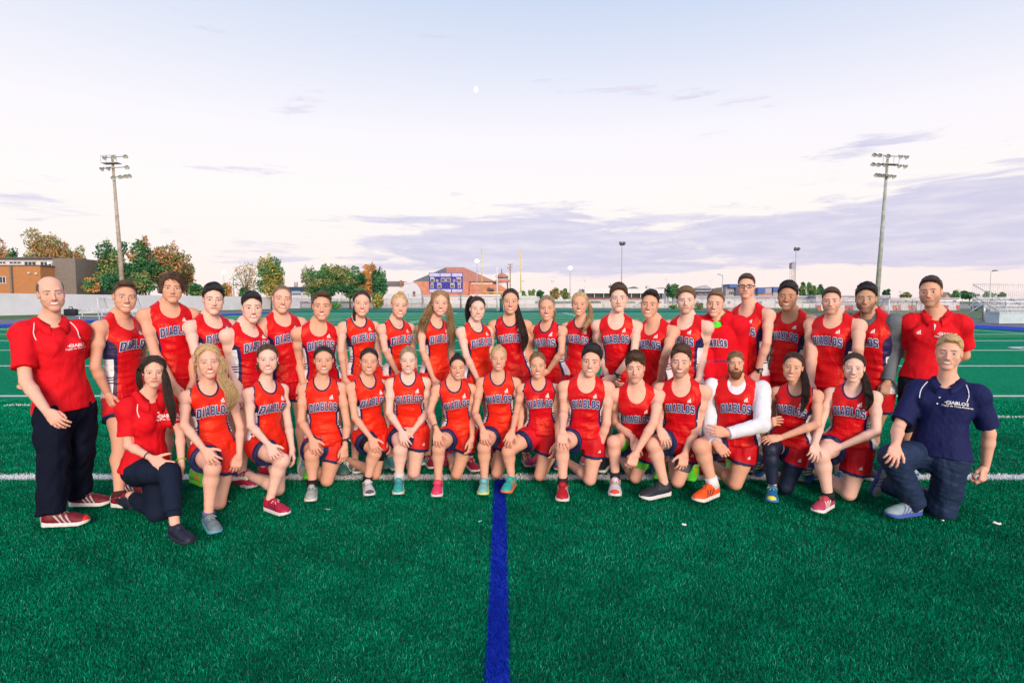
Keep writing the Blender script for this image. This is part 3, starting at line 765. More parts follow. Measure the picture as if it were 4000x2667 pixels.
bx(gs, 'camera_box', Yg, 2386, 2420, 1108, 1118, 3, M_WH, 4); bx(gs, 'camera_box', Yg, 2380, 2392, 1116, 1123, 3, M_DK, 4); bx(gs, 'roof_unit', Yg, 2526, 2538, 1117, 1128, 3, M_CON, 4)
hip(gs, 'lantern_roof', Yg, 2450, 2496, 1128, 2470, 2480, 1120, 8, M_GR, M_GR, 2470)
# blue office and boxes
Yo = 262.0
M_NB, M_BB, M_GP = MT('navy_panel', (0.02, 0.035, 0.09), rough=0.3), MT('blue_panel', (0.01, 0.07, 0.28), rough=0.4), MT('grey_panel', (0.33, 0.31, 0.35))
of = empty('office_building', (XU(2780, Yo), Yo, 0), 'low dark glass building with pale octagonal roof behind the red hooded sweatshirt', 'building')
bx(of, 'glass_front', Yo, 2712, 2832, 1127, 1190, 14, M_NB, 0, True); bx(of, 'balcony', Yo, 2712, 2800, 1136, 1138, 3, M_WH, -2); hip(of, 'roof', Yo, 2722, 2780, 1127, 2745, 2758, 1114, 12, M_CON, M_CON, 2745)
windows(of, Yo, [(2716 + 20 * k, 2732 + 20 * k, 1140, 1152) for k in range(5)], dy=0, bars=2)
o2 = empty('office_building', (XU(2865, Yo), Yo, 0), 'blue and grey cube building left of the glasses wearer', 'building')
bx(o2, 'grey_wall', Yo, 2832, 2870, 1122, 1190, 14, M_GP, 2, True); bx(o2, 'blue_wall', Yo, 2847, 2878, 1110, 1124, 10, M_BB, 0); bx(o2, 'navy_wall', Yo, 2870, 2890, 1124, 1190, 10, M_NB, 1, True); bx(o2, 'white_wall', Yo, 2890, 2960, 1124, 1190, 8, M_WH, 3, True)
windows(o2, Yo, [(2844, 2864, 1138, 1152)], dy=2, bars=3)
o3 = empty('office_building', (XU(2985, Yo), Yo, 0), 'blue and pinkish block building right of the glasses wearer', 'building')
bx(o3, 'blue_wall', Yo, 2958, 2986, 1123, 1146, 10, M_BB, 0); bx(o3, 'grey_wall', Yo, 2986, 3011, 1125, 1146, 10, M_GP, 0.5); bx(o3, 'brick_wall', Yo, 2958, 3014, 1146, 1190, 10, MT('pink_block', (0.45, 0.24, 0.19)), 1, True)
o4 = empty('office_building', (XU(3030, Yo), Yo, 0), 'blue and white block left of the tanned young man', 'building')
bx(o4, 'blue_wall', Yo, 3017, 3042, 1121, 1140, 10, M_BB, 0); bx(o4, 'white_wall', Yo, 3017, 3060, 1140, 1190, 10, M_GP, 0.5, True)
# long pale sheds
for (Y, u0, u1, v0, v1, lab, m_) in ((172, 2655, 3180, 1156, 1186, 'long pale metal shed behind the tall young man with glasses', (0.46, 0.45, 0.50)), (168, 3185, 3470, 1153, 1186, 'long pale lavender shed left of the right floodlight mast base', (0.48, 0.46, 0.52)), (160, 3474, 3745, 1163, 1188, 'long white trailer shed behind the standing coach', (0.62, 0.60, 0.64))):
    s_ = empty('shed', (XU((u0 + u1) / 2, Y), Y, 0), lab, 'shed')
    bx(s_, 'wall', Y, u0, u1, v0 + 5, v1, 9, MT('shed_%d' % u0, m_, scale=0.5), 0, True); bx(s_, 'roof', Y, u0 - 2, u1 + 2, v0, v0 + 5, 10, MT('shed_roof', (0.40, 0.40, 0.47)), -0.5)
    windows(s_, Y, [(u0 + (u1 - u0) * f, u0 + (u1 - u0) * f + 14, v0 + 9, v0 + 16) for f in (0.2, 0.55, 0.9)], dy=0)
hs_ = empty('house', (XU(3695, 205), 205, 0), 'small house with a grey gable roof and ochre end wall, right of the standing coach', 'house')
poly(hs_, 'wall', 205, [(3680, 1185), (3680, 1160), (3700, 1143), (3720, 1162), (3720, 1185)], 9, MT('ochre', (0.5, 0.3, 0.12)), 0); poly(hs_, 'roof', 205, [(3660, 1163), (3676, 1141), (3700, 1141), (3722, 1164), (3717, 1164), (3699, 1146), (3684, 1163)], 10, M_GR, -0.5); windows(hs_, 205, [(3696, 3704, 1156, 1163)], dy=0)

# ------------------------------------------------------------------ poles and lamps
M_WOOD, M_POLE = MT('pole_wood', (0.30, 0.22, 0.17), amt=0.3, scale=2), MT('pole_steel', (0.36, 0.36, 0.38), rough=0.5)
M_MAST = MT('mast_warm_lit', (0.40, 0.33, 0.27), scale=1.2)  # left mast, with warm sunlight put into its colour
def pole(name, lab, cat, Y, u, vt, r=0.09, m=None, top=None, lit=False, group=None, arm=None):
    x = XU(u, Y); z = ZV(vt, Y); root = empty(name, (x, Y, 0), lab, cat, group)
    mb = MB(); mb.tube([(0, 0, 0), (0, 0, z * .5), (0, 0, z)], r, 10, 0, r * 0.6); mb.build('pole', m or M_POLE, root, True)
    k = Y / FPX
    if top == 'twin':
        for s in (-1, 1):
            h = MB(); h.tube([(0, 0, z - 0.1), (s * 5 * k, 0, z)], 0.05, 6); h.tube([(s * 5 * k, -0.1, z - .3), (s * 7 * k, -0.6, z + 0.15)], 0.32, 10, 1, 0.42); h.build('floodlight', [M_POLE, M_LIT if lit else M_DK], root, True)
    if top == 'ball':
        h = MB(); h.lathe([(0.01, z + 0.55), (0.45, z + 0.3), (0.6, z), (0.45, z - .3), (0.01, z - .45)], 12); h.build('lamp', M_LIT, root, True)
    if top == 'row':
        h = MB(); h.tube([(-6 * k, 0, z), (6 * k, 0, z)], 0.05, 6)
        for s in (-5, -2, 2, 5): h.box((s * k - .18, -.3, z - .1), (s * k + .18, .2, z + .35), 0)
        h.build('floodlight', M_MET, root)
    if top == 'cobra':
        s = arm; h = MB(); h.tube([(0, 0, z - 12 * k), (s * 4 * k, 0, z - 3 * k), (s * 12 * k, 0, z)], 0.07, 6); h.build('arm', M_POLE, root, True)
        h = MB(); h.lathe([(0.01, 0.14), (0.3, 0.05), (0.3, -0.05), (0.01, -0.1)], 10, Matrix.Translation((s * 15 * k, 0, z)) @ Matrix.Diagonal((1.8, 1, 1, 1))); h.build('lamp_head', M_DK, root, True)
    return root
pole('lamp_post', 'lamp post with a glowing round lamp left of the sparse tree', 'lamp post', 170, 880, 1065, 0.10, top='ball', lit=True)
pole('lamp_post', 'lamp post with a glowing lamp left of the yellow goal upright', 'lamp post', 160, 1864, 1021, 0.13, top='ball', lit=True)
pole('lamp_post', 'tall lamp post with a glowing lamp right of the tallest woman', 'lamp post', 160, 2226, 1048, 0.13, top='ball', lit=True)
pole('floodlight_pole', 'very tall thin pole with two dark floodlights above the wavy-haired young man', 'floodlight pole', 150, 2426, 954, 0.17, top='twin')
pole('floodlight_pole', 'thin pole with two floodlights in front of the lattice tower', 'floodlight pole', 160, 3101, 975, 0.13, top='twin')
for u, v, lab in ((2157, 1100, 'short far pole with a bar of lamps left of the glowing lamp post'), (2283, 1097, 'short far pole with a bar of lamps left of the grandstand'), (2602, 1092, 'short far pole with lamps at the right end of the grandstand'), (2775, 1096, 'short far pole with lamps above the octagonal roof'), (2042, 1100, 'short far pole with lamps right of the goal uprights')): pole('floodlight_pole', lab, 'floodlight pole', 200, u, v, 0.10, M_WH, top='row')
pole('street_lamp', 'curved-arm street lamp reaching left above the dark glass building', 'street lamp', 170, 2819, 1073, 0.13, top='cobra', arm=-1)
pole('street_lamp', 'curved-arm street lamp reaching right, left of the bleachers', 'street lamp', 110, 3862, 1058, 0.17, M_WH, top='cobra', arm=1)
for u, v, lab in ((3472, 1137, 'tiny parking lamp right of the dark conifer'), (3738, 1134, 'tiny parking lamp above the tree right of the house'), (3756, 1140, 'tiny parking lamp left of the wide green tree'), (3515, 1142, 'tiny parking lamp over the low far tree')): pole('parking_lamp', lab, 'street lamp', 230, u, v, 0.07, top='row', group='parking lamps far away')
pole('white_pole', 'plain white pole standing between the goal uprights', 'pole', 95, 1942, 1037, 0.14, M_WH)
for u, v, lab in ((684 + 74, 1088, 'slim wooden pole behind the wall at the right end of the tree group'), (917, 1078, 'slim pole behind the sparse tree'), (902, 1100, 'short slim pole left of the sparse tree')): pole('utility_pole', lab, 'utility pole', 130, u, v, 0.10, M_WOOD)
def upole(lab, Y, u, vt, arms, trans=True, wires=None):
    x = XU(u, Y); z = ZV(vt, Y); k = Y / FPX; root = empty('utility_pole', (x, Y, 0), lab, 'utility pole')
    mb = MB(); mb.tube([(0, 0, 0), (0, 0, z)], 0.19, 10, 0, 0.13); mb.build('pole', M_WOOD, root, True)
    for dv, w in arms:
        h = MB(); zz = z - dv * k; h.box((-w * k, -.12, zz - .07), (w * k, .0, zz + .07))
        for s in (-1, -.6, .6, 1): h.tube([(s * w * k * .92, -.06, zz), (s * w * k * .92, -.06, zz + .28)], 0.05, 5)
        h.build('crossarm', M_WOOD, root)
    if trans: 
        h = MB(); h.tube([(-0.45, -.2, z - 18 * k), (-0.45, -.2, z - 10 * k)], 0.26, 10); h.build('transformer', M_MET, root, True)
upole('wooden utility pole in front of the round green trees', 118, 1272, 1072, [(2, 8)])
upole('tall utility pole with many crossarms right of the small octagonal tower', 150, 1993, 1033, [(2, 9), (14, 8), (26, 4)])
wr = MB()
for z0, z1 in ((1073, 1082), (1076, 1086)):
    P0 = W(1272, z0, 118); P1 = W(1640, z1 + 20, 180); wr.tube([lerp(P0, P1, t) - np.array((0, 0, 1.2 * math.sin(math.pi * t))) for t in np.linspace(0, 1, 9)], 0.035, 4)
tag(wr.build('power_line', M_DK), 'pair of power lines running right from the wooden utility pole', 'power line')
# lattice tower behind the floodlight pole
lt = empty('lattice_tower', (XU(3095, 190), 190, 0), 'slim lattice tower carrying a grey box behind the far twin floodlight', 'tower')
k = 190 / FPX; h = MB(); zt = ZV(1050, 190)
for sx in (-1, 1):
    for sy in (-1, 1): h.tube([(sx * 8 * k, sy * 8 * k + 1, 0), (sx * 6 * k, sy * 6 * k + 1, zt)], 0.07, 5)
for i in range(8):
    z0, z1 = zt * i / 8, zt * (i + 1) / 8
    h.tube([(-7.5 * k, -7 * k + 1, z0), (7 * k, -7 * k + 1, z1)], 0.05, 4); h.tube([(7.5 * k, -7 * k + 1, z0), (-7 * k, -7 * k + 1, z1)], 0.05, 4); h.tube([(-7 * k, -7 * k + 1, z1), (7 * k, -7 * k + 1, z1)], 0.05, 4)
h.build('lattice', MT('lattice_paint', (0.55, 0.40, 0.38)), lt); h = MB(); h.box((-8 * k, 0.2, zt), (9 * k, 2.0, ZV(1030, 190))); h.prism([(-10 * k, ZV(1030, 190)), (10 * k, ZV(1030, 190)), (2 * k, ZV(1024, 190))], 0.1, 2.1, 1); h.build('cabin', M_GP, lt)
# big masts
def mast(lab, Y, u, vt, rows, flip, m):
    x = XU(u, Y); z = ZV(vt, Y); root = empty('floodlight_mast', (x, Y, 0), lab, 'floodlight mast'); root.rotation_euler = (0, R(2.0) * (-1 if u < 2000 else 1), 0)
    mb = MB(); mb.tube([(0, 0, 0), (0, 0, z * 0.5), (0, 0, z)], 0.38, 16, 0, 0.17)
    mb.build('mast', m, root, True)
    for i in range(14): 
        pass
    st = MB()
    for i in range(34): s = 1 if i % 2 else -1; zz = 3 + i * 0.5; st.tube([(0.3 * s, -0.1, zz), (0.45 * s, -0.1, zz)], 0.02, 4)
    st.build('climbing_steps', M_POLE, root)
    pf = MB(); pf.box((-1.2, -0.9, z - 0.95), (1.2, 0.3, z - 0.86))
    for sx in (-1.2, -0.4, 0.4, 1.2): pf.tube([(sx, -0.9, z - 0.9), (sx, -0.9, z + 0.15)], 0.035, 4)
    pf.tube([(-1.2, -0.9, z + 0.15), (1.2, -0.9, z + 0.15)], 0.04, 4)
    pf.build('platform', M_POLE, root)
    for (dz, pts, ya) in rows:
        d = Vector((math.cos(ya), math.sin(ya), 0))
        arm = MB(); a, b = min(pts) , max(pts)
        arm.tube([d * a + Vector((0, -0.3, z + dz - abs(a) * 0.0)), d * b + Vector((0, -0.3, z + dz))], 0.07, 6); arm.build('crossarm', M_POLE, root)
        for s in pts:
            c = d * s + Vector((0, -0.45, z + dz)); aim = Vector((0.35 if s > 0 else -0.35, -0.75, -0.75)).normalized(); q = aim.to_track_quat('Z', 'Y').to_matrix().to_4x4()
            h = MB(); Mx = Matrix.Translation(c) @ q
            h.lathe([(0.001, -0.26), (0.11, -0.24), (0.13, -0.04), (0.34, 0.28), (0.36, 0.30)], 12, Mx, 0); h.lathe([(0.33, 0.27), (0.001, 0.20)], 12, Mx, 1)
            h.build('floodlight', [M_MET, MT('lens', (0.5, 0.5, 0.48), rough=0.1)], root, True)
mast('tall floodlight mast on the left, warm-lit, rising in front of the dark trees', 92, 488, 628, [(0, (-0.8, 0.6, 2.6), R(-8)), (-1.6, (-1.4, -0.3, 2.7), R(-8)), (-3.0, (0.3, 1.6, 2.6, 3.3), R(-14))], 1, M_MAST)
mast('tall grey floodlight mast on the right carrying three rows of lamps', 92, 3420, 632, [(0.4, (-2.6, -1.7, -0.3, 1.7, 2.7), R(8)), (-1.0, (-2.7, -1.8, -0.6, 1.6, 2.6), R(8)), (-2.6, (-2.2, -1.6, -0.9, 0.1, 0.9), R(14))], -1, MT('mast_grey', (0.34, 0.36, 0.33), scale=1.2))

# ------------------------------------------------------------------ field equipment
Yq = 85.0
gp = empty('goal_post', (XU(1958, Yq), Yq, 0), 'yellow football goal post with tall uprights at the far end of the field', 'goal post')
M_YEL = MT('goal_yellow', (0.72, 0.56, 0.16)); k = Yq / FPX; L = gp.location
def P3(u, v, dy=0): return (XU(u, Yq) - L.x, dy, ZV(v, Yq))
for nm, pts, r in (('upright', [P3(1883, 1142), P3(1883, 976)], 0.075), ('upright', [P3(2034, 1142), P3(2034, 978)], 0.075), ('crossbar', [P3(1883, 1142), P3(2034, 1142)], 0.085)):
    mb = MB(); mb.tube(pts, r, 8); mb.build(nm, M_YEL, gp, True)
mb = MB(); mb.tube([P3(1958, 1142), (0, 1.2, 2.4), (0, 1.4, 0)], 0.11, 8); mb.build('gooseneck', M_YEL, gp, True)
mb = MB(); mb.tube([(0, 1.4, 0), (0, 1.4, 1.9)], 0.26, 12); mb.build('pad', MT('pad_green', (0.02, 0.10, 0.07)), gp, True)
def net_mat():
    def b(g, n):
        tc = g.n('ShaderNodeTexCoord').outputs['Object']; s = g.n('ShaderNodeSeparateXYZ', {0: tc}).outputs
        a = g.m('FRACT', g.m('MULTIPLY', g.m('ADD', s[0], s[1]), 6.0)); c = g.m('FRACT', g.m('MULTIPLY', s[2], 6.0))
        m_ = g.m('MAXIMUM', g.m('LESS_THAN', a, 0.16), g.m('LESS_THAN', c, 0.16)); g.set(n.inputs['Alpha'], m_)
    return mat('goal_net', (0.7, 0.7, 0.72), 0.8, 0, 0.2, b)
def wire_mat():
    def b(g, n):
        tc = g.n('ShaderNodeTexCoord').outputs['Object']; s = g.n('ShaderNodeSeparateXYZ', {0: tc}).outputs
        u = g.m('ADD', s[0], s[1])
        a = g.m('FRACT', g.m('MULTIPLY', g.m('ADD', u, s[2]), 9.0)); c = g.m('FRACT', g.m('MULTIPLY', g.m('SUBTRACT', u, s[2]), 9.0))
        m_ = g.m('MAXIMUM', g.m('LESS_THAN', a, 0.15), g.m('LESS_THAN', c, 0.15)); g.set(n.inputs['Alpha'], m_)
    return mat('chain_wire', (0.42, 0.44, 0.46), 0.5, 0.3, 0.4, b)
def soccer_goal(lab, Y, u0, u1, vt, dep=1.8):
    x0, x1 = XU(u0, Y), XU(u1, Y); z = ZV(vt, Y); r = empty('soccer_goal', ((x0 + x1) / 2, Y, 0), lab, 'soccer goal', 'soccer goals standing round the field')
    w = (x1 - x0) / 2
    mb = MB()
    for s in (-w, w): mb.tube([(s, 0, 0), (s, 0, z)], 0.06, 8)
    mb.tube([(-w, 0, z), (w, 0, z)], 0.06, 8); mb.build('frame', M_WH, r, True)
    mb = MB()
    for s in (-w, w): mb.tube([(s, 0, z), (s, dep * 0.5, z), (s, dep, 0.05), (s, 0, 0.05)], 0.03, 6)
    mb.tube([(-w, dep, 0.05), (w, dep, 0.05)], 0.03, 6); mb.build('back_bars', M_MET, r, True)
    V = [(-w, dep * .5, z), (w, dep * .5, z), (w, dep, .05), (-w, dep, .05), (-w, 0, z), (w, 0, z), (-w, 0, .05), (w, 0, .05)]
    mesh_obj('net', V, [(3, 2, 1, 0), (0, 1, 5, 4), (0, 4, 6, 3), (1, 2, 7, 5)], net_mat(), r, False)
soccer_goal('white soccer goal behind the football goal post pad', 90, 1942, 2106, 1160)
soccer_goal('white soccer goal in front of the long wall on the left', 60, 386, 520, 1163)
soccer_goal('white soccer goal on the grass left of the standing coach', 57, 3470, 3645, 1170)
# scoreboard
Yb = 108.0
sb = empty('scoreboard', (XU(1742, Yb), Yb, 0), 'blue scoreboard on two posts with pale sponsor panels, in front of the red roofs', 'scoreboard')
M_SB, M_LIL = MT('score_blue', (0.045, 0.035, 0.30), scale=1), MT('panel_lilac', (0.50, 0.47, 0.68), scale=1.5, amt=0.15)
bx(sb, 'board', Yb, 1677, 1808, 1066, 1144, 0.35, M_SB)
for v0, v1 in ((1068, 1081), (1130, 1142)):
    for u0 in (1679, 1722, 1766): bx(sb, 'sponsor_panel', Yb, u0, u0 + 40.5, v0, v1, 0.1, M_LIL, -0.11)
for (u, v, w, hh) in ((1691, 1095, 17, 12), (1709, 1097, 8, 9), (1732, 1094, 17, 14), (1753, 1094, 17, 14), (1775, 1097, 8, 9), (1794, 1096, 17, 13), (1689, 1118, 11, 13), (1717, 1118, 17, 13), (1768, 1118, 17, 13), (1795, 1118, 11, 13)):
    f = bx(sb, 'display', Yb, u - w / 2, u + w / 2, v - hh / 2, v + hh / 2, 0.06, M_WH, -0.07)
    mb = MB(); y = -0.10; mb.box((XU(u - w / 2 + 1.6, Yb) - sb.location.x, y, ZV(v + hh / 2 - 1.6, Yb)), (XU(u + w / 2 - 1.6, Yb) - sb.location.x, y + 0.02, ZV(v - hh / 2 + 1.6, Yb))); mb.build('digits', MT('display_glass', (0.13, 0.09, 0.08), amt=0.5, scale=5), f)
tb = MB()
for txt, u, v, hh in (('LOCAL', 1690, 1086, 3.6), ('VISITEUR', 1792, 1086, 3.6), ('ESSAI', 1690, 1108, 3.2), ('À FAIRE', 1717, 1108, 3.2), ('BALLON', 1768, 1108, 3.2), ('QUART', 1795, 1108, 3.2), (':', 1742.5, 1094, 9)):
    V, T = font_word_(txt, hh * Yb / FPX); tb.add([(XU(u, Yb) - sb.location.x + a * 0.92, -0.012, ZV(v, Yb) + b) for a, b in V], T)
tb.build('lettering', M_WH, sb)
for u in (1686, 1799):
    mb = MB(); mb.tube([(XU(u, Yb) - sb.location.x, 0.45, 0), (XU(u, Yb) - sb.location.x, 0.45, ZV(1070, Yb))], 0.14, 10); mb.build('post', M_MET, sb, True)
# fences
def fence(lab, pts, h, step, wire=True, r=0.035, name='chain_link_fence'):
    root = empty(name, (pts[0][0], pts[0][1], 0), lab, 'fence'); o0 = Vector((pts[0][0], pts[0][1], 0)); w = MB(); rl = MB(); posts = 0
    for a, b in zip(pts[:-1], pts[1:]):
        A_ = Vector((*a, 0)) - o0; B_ = Vector((*b, 0)) - o0
        w.add([A_, B_, B_ + Vector((0, 0, h)), A_ + Vector((0, 0, h))], [(0, 1, 2, 3)]); rl.tube([A_ + Vector((0, 0, h)), B_ + Vector((0, 0, h))], r, 6)
        n = max(1, int((B_ - A_).length / step))
        for i in range(n + 1):
            if posts >= 98: break
            p = A_.lerp(B_, i / n); mb = MB(); mb.tube([p, p + Vector((0, 0, h + 0.05))], r * 1.3, 6); mb.build('post', M_MET, root, True); posts += 1
    rl.build('rail', M_MET, root, True); mesh_obj('mesh_panel', w.v, w.f, wire_mat(), root, False)
    return root
fence('long chain-link fence across the far end of the field', [(XU(1176, 126), 126), (XU(3560, 118), 118)], 1.9, 2.6)
fence('tall chain-link fence behind the round green tree group', [(XU(1180, 134), 134), (XU(1700, 134), 134)], 3.0, 3.0)
nf_ = fence('chain-link fence with braced post left of the bleachers', [(XU(3160, 92), 92), (XU(3560, 60), 60), (XU(3640, 49), 49), (XU(3838, 45.5), 45.5), (XU(3925, 44.5), 44.5)], 1.45, 3.0, r=0.03)
mb = MB(); o0 = nf_.location; px_ = XU(3838, 45.5)
mb.tube([(px_ - o0.x, 45.4 - o0.y, 0), (px_ - o0.x, 45.4 - o0.y, 1.5)], 0.085, 10); mb.tube([(px_ - o0.x, 45.4 - o0.y, 1.4), (px_ - 1.3 - o0.x, 45.5 - o0.y, 0.5)], 0.03, 6); mb.tube([(px_ - o0.x, 45.4 - o0.y, 1.4), (px_ + 1.3 - o0.x, 45.3 - o0.y, 0.5)], 0.03, 6); mb.build('corner_post', M_MET, nf_, True)
# concrete barriers and the ones with red ends
jb0 = None
for i, (u0, u1, Y, red) in enumerate([(1180 + 118 * k, 1180 + 118 * k + 114, 142, 0) for k in range(17)] + [(3190 + 62 * k, 3190 + 62 * k + 58, 96, 1) for k in range(9)]):
    x0, x1 = XU(u0, Y), XU(u1, Y); c = empty('barrier', ((x0 + x1) / 2, Y, 0), 'low grey concrete barrier in the row behind the far fence' if not red else 'white barrier with red ends in the row on the right', 'barrier', 'concrete barriers behind the far fence' if not red else 'red and white barriers on the right')
    w = (x1 - x0) / 2; mb = MB(); prof = [(-0.30, 0), (-0.28, 0.12), (-0.10, 0.35), (-0.08, 0.85), (0.08, 0.85), (0.10, 0.35), (0.28, 0.12), (0.30, 0)]
    mb.prism(prof, -w + (0.6 if red else 0), w - (0.6 if red else 0), 0); mb.build('block', M_WH if red else M_CON, c)
    if red:
        for s in (-1, 1): mb = MB(); mb.prism(prof, *(sorted((s * w, s * (w - 0.6)))), 0); mb.build('end_block', MT('barrier_red', (0.55, 0.10, 0.08)), c)
# parked cars
def car(lab, Y, u, col, rz=0.0, L_=4.4, suv=False):
    root = empty('parked_car', (XU(u, Y), Y, 0), lab, 'car', 'cars parked beyond the field', rz)
    h = 1.55 if suv else 1.38; w = 0.88; mb = MB()
    prof = [(-L_ / 2, 0.35), (-L_ / 2 + .05, 0.72), (-L_ / 2 + 0.75, 0.92), (L_ / 2 - 0.55, 0.95), (L_ / 2 - 0.05, 0.78), (L_ / 2, 0.35)]
    mb.prism([(a, b) for a, b in prof][::-1], -w, w, 1); mb.build('body', MT('car_%.2f_%.2f_%.2f' % col, col, rough=0.3, scale=1, bump=0.02), root)
    cab = [(-L_ / 2 + 0.95, 0.93), (-L_ / 2 + 1.55, h), (L_ / 2 - (0.5 if suv else 1.2), h), (L_ / 2 - (0.25 if suv else 0.6), 0.95)]
    mb = MB(); mb.prism([(a, b - .05) for a, b in cab][::-1], -w * .84, w * .84, 1); mb.build('window', M_GLS, root)
    mb = MB(); mb.prism([(-L_ / 2 + 1.50, h - .06), (-L_ / 2 + 1.62, h + .03), (L_ / 2 - (0.55 if suv else 1.25), h + .03), (L_ / 2 - (0.45 if suv else 1.12), h - .06)][::-1], -w * .80, w * .80, 1); mb.build('roof', MATS['mottled'] if False else MT('car_%.2f_%.2f_%.2f' % col, col), root)
    for sx in (-L_ / 2 + .85, L_ / 2 - .85):
        for sy in (-w, w):
            mb = MB(); mb.tube([(sx, sy - .11, .32), (sx, sy + .11, .32)], 0.32, 16); o = mb.build('wheel', M_DK, root, True)
            mb = MB(); mb.tube([(sx, sy - .12, .32), (sx, sy + .12, .32)], 0.17, 10); mb.build('rim', M_MET, o, True)
    return root
car('dark blue car parked behind the braced fence post', 90, 3862, (0.02, 0.035, 0.09))
car('silver off-road car parked left of the wavy-haired young man', 150, 2316, (0.45, 0.43, 0.42), suv=True)
car('silver-blue car parked right of the white wall end', 145, 1188, (0.30, 0.34, 0.40))
for i, (u, c, lab) in enumerate(((2460, (0.55, 0.55, 0.58), 'pale car parked beyond the fence between the two short-haired young men'), (2512, (0.10, 0.12, 0.16), 'dark car parked beyond the fence left of the grinning black-haired young man'), (2560, (0.6, 0.6, 0.62), 'white car parked left of the small dark green tree'), (2690, (0.5, 0.5, 0.55), 'silver car parked right of the small dark green tree'), (3150, (0.5, 0.52, 0.56), 'silver car parked under the far tree row'), (3060, (0.4, 0.42, 0.5), 'grey-blue car parked left of the tanned young man'))): car(lab, 152, u, c)
# horse trailers and wheels read as a pale row
for i in range(7):
    Y = 156; u = 2690 + 62 * i; r = empty('trailer', (XU(u, Y), Y, 0), 'white two-wheeled trailer in the row in front of the pale shed', 'trailer', 'trailers parked in a row by the pale sheds')
    mb = MB(); mb.box((-1.7, 0, 0.5), (1.7, 2.0, 1.5)); mb.build('body', MT('trailer_white', (0.5, 0.52, 0.56)), r)
    for s in (-.6, .6): mb = MB(); mb.tube([(s, -.15, .38), (s, 0.0, .38)], 0.38, 14); mb.build('wheel', M_DK, r, True)
# benches with bag
def bench(lab, Y, u0, u1, z=0.45):
    x0, x1 = XU(u0, Y), XU(u1, Y); r = empty('team_bench', ((x0 + x1) / 2, Y, 0), lab, 'bench'); w = (x1 - x0) / 2; m = MT('aluminium', (0.62, 0.62, 0.65), rough=0.35, metal=0.4)
    mb = MB(); mb.box((-w, -.15, z - .04), (w, .15, z)); mb.build('seat', m, r); mb = MB(); mb.box((-w, .22, z + .30), (w, .26, z + .50)); mb.build('backrest', m, r)
    for s in np.linspace(-w + .3, w - .3, 5): mb = MB(); mb.tube([(s, -.12, 0), (s, -.12, z - .04)], .03, 6); mb.tube([(s, .12, 0), (s, .24, z + .4)], .03, 6); mb.build('leg', m, r, True)
    return r
bench('long aluminium team bench left of the track behind the quiffed young man', 44, 300, 640)
bg = empty('sports_bag', (XU(275, 43.8), 43.9, 0.45), 'black sports bag with a top handle on the aluminium bench behind the coach', 'bag')
def rbag():
    f = Field(0.03); f.add(ell((0, 0, .27), (.62, .24, .42))); f.cut(lambda X, Y, Z: np.maximum(np.abs(X) - .44, np.maximum(-Z + .01, Z - .50 - 0.02 * np.cos(X * 5)))); V, Q = f.mesh(); mesh_obj('body', V, Q, MT('bag_black', (0.01, 0.012, 0.02)), bg)
    mb = MB(); mb.tube([(-.13, 0, .50), (-.11, 0, .66), (.11, 0, .66), (.13, 0, .50)], .03, 8); mb.build('handle', MT('bag_black', (0.01, 0.012, 0.02)), bg, True)
rbag()
pk = empty('black_case', (XU(3000, 60), 60, 0), 'small black case with a handle on the grass beside the glasses wearer', 'case')
mb = MB(); mb.box((-.22, -.15, 0), (.22, .15, .42)); mb.build('body', MT('bag_black', (0.01, 0.012, 0.02)), pk); mb = MB(); mb.tube([(-.1, 0, .42), (-.1, 0, .52), (.1, 0, .52), (.1, 0, .42)], .025, 6); mb.build('handle', M_DK, pk, True)
# banner box and bleachers on the right
bb = empty('equipment_box', (XU(3960, 40.5), 40.5, 0), 'long box covered by a pale blue tarpaulin at the right edge', 'box')
mb = MB(); x0 = XU(3903, 40.5) - bb.location.x; mb.box((x0, 0, 0), (x0 + 6, 1.2, 0.76)); o = mb.build('tarpaulin', MT('tarp', (0.46, 0.56, 0.60), amt=0.1, scale=1.2, bump=0.4), bb)
mb = MB(); mb.box((x0 - .03, -.03, .70), (x0 + 6.03, 1.23, .80)); mb.build('lid', MT('tarp_edge', (0.40, 0.50, 0.55)), bb)
bl = empty('bleachers', (XU(3916, 47), 47, 0), 'aluminium bleachers with railings at the right edge', 'bleachers')
M_AL = MT('aluminium_b', (0.55, 0.58, 0.62), rough=0.4, metal=0.3)
for i in range(5):
    mb = MB(); z = 0.55 + i * 0.30; y = i * 0.65; mb.box((0, y, z), (9, y + .26, z + .04)); mb.build('seat_plank', M_AL if i else MT('plank_ochre', (0.45, 0.33, 0.16)), bl)
    mb = MB(); mb.box((0, y + .30, z - .22), (9, y + .58, z - .19)); mb.box((0, y + .60, z - .19), (9, y + .62, z + .06)); mb.build('footboard', M_AL, bl)
fr = MB()
for x in np.arange(0, 9, 1.6):
    fr.tube([(x, 0, 0), (x, 0, .5)], .04, 6); fr.tube([(x, 3.1, 0), (x, 3.1, 1.8)], .04, 6); fr.tube([(x, 0, .1), (x, 3.1, 1.7)], .035, 6); fr.tube([(x, 0, 0.4), (x, 3.1, 0.1)], .03, 6); fr.tube([(x, 0, .1), (x + 1.6, 0, .5)], .03, 6)
fr.build('frame', M_AL, bl, True)
rl = MB()
for x in np.arange(0, 9, 0.16): rl.tube([(x, 3.2, 1.8), (x, 3.2, 2.95)], .014, 4)
for z in (1.85, 2.95): rl.tube([(0, 3.2, z), (9, 3.2, z)], .03, 6)
for yy in np.arange(0.2, 3.2, 0.2): rl.tube([(0, yy, 0.6 + yy * .42), (0, yy, 1.55 + yy * .42)], .014, 4)
for zz in (0, .95): rl.tube([(0, 0.1, .62 + zz), (0, 3.2, 1.95 + zz)], .03, 6)
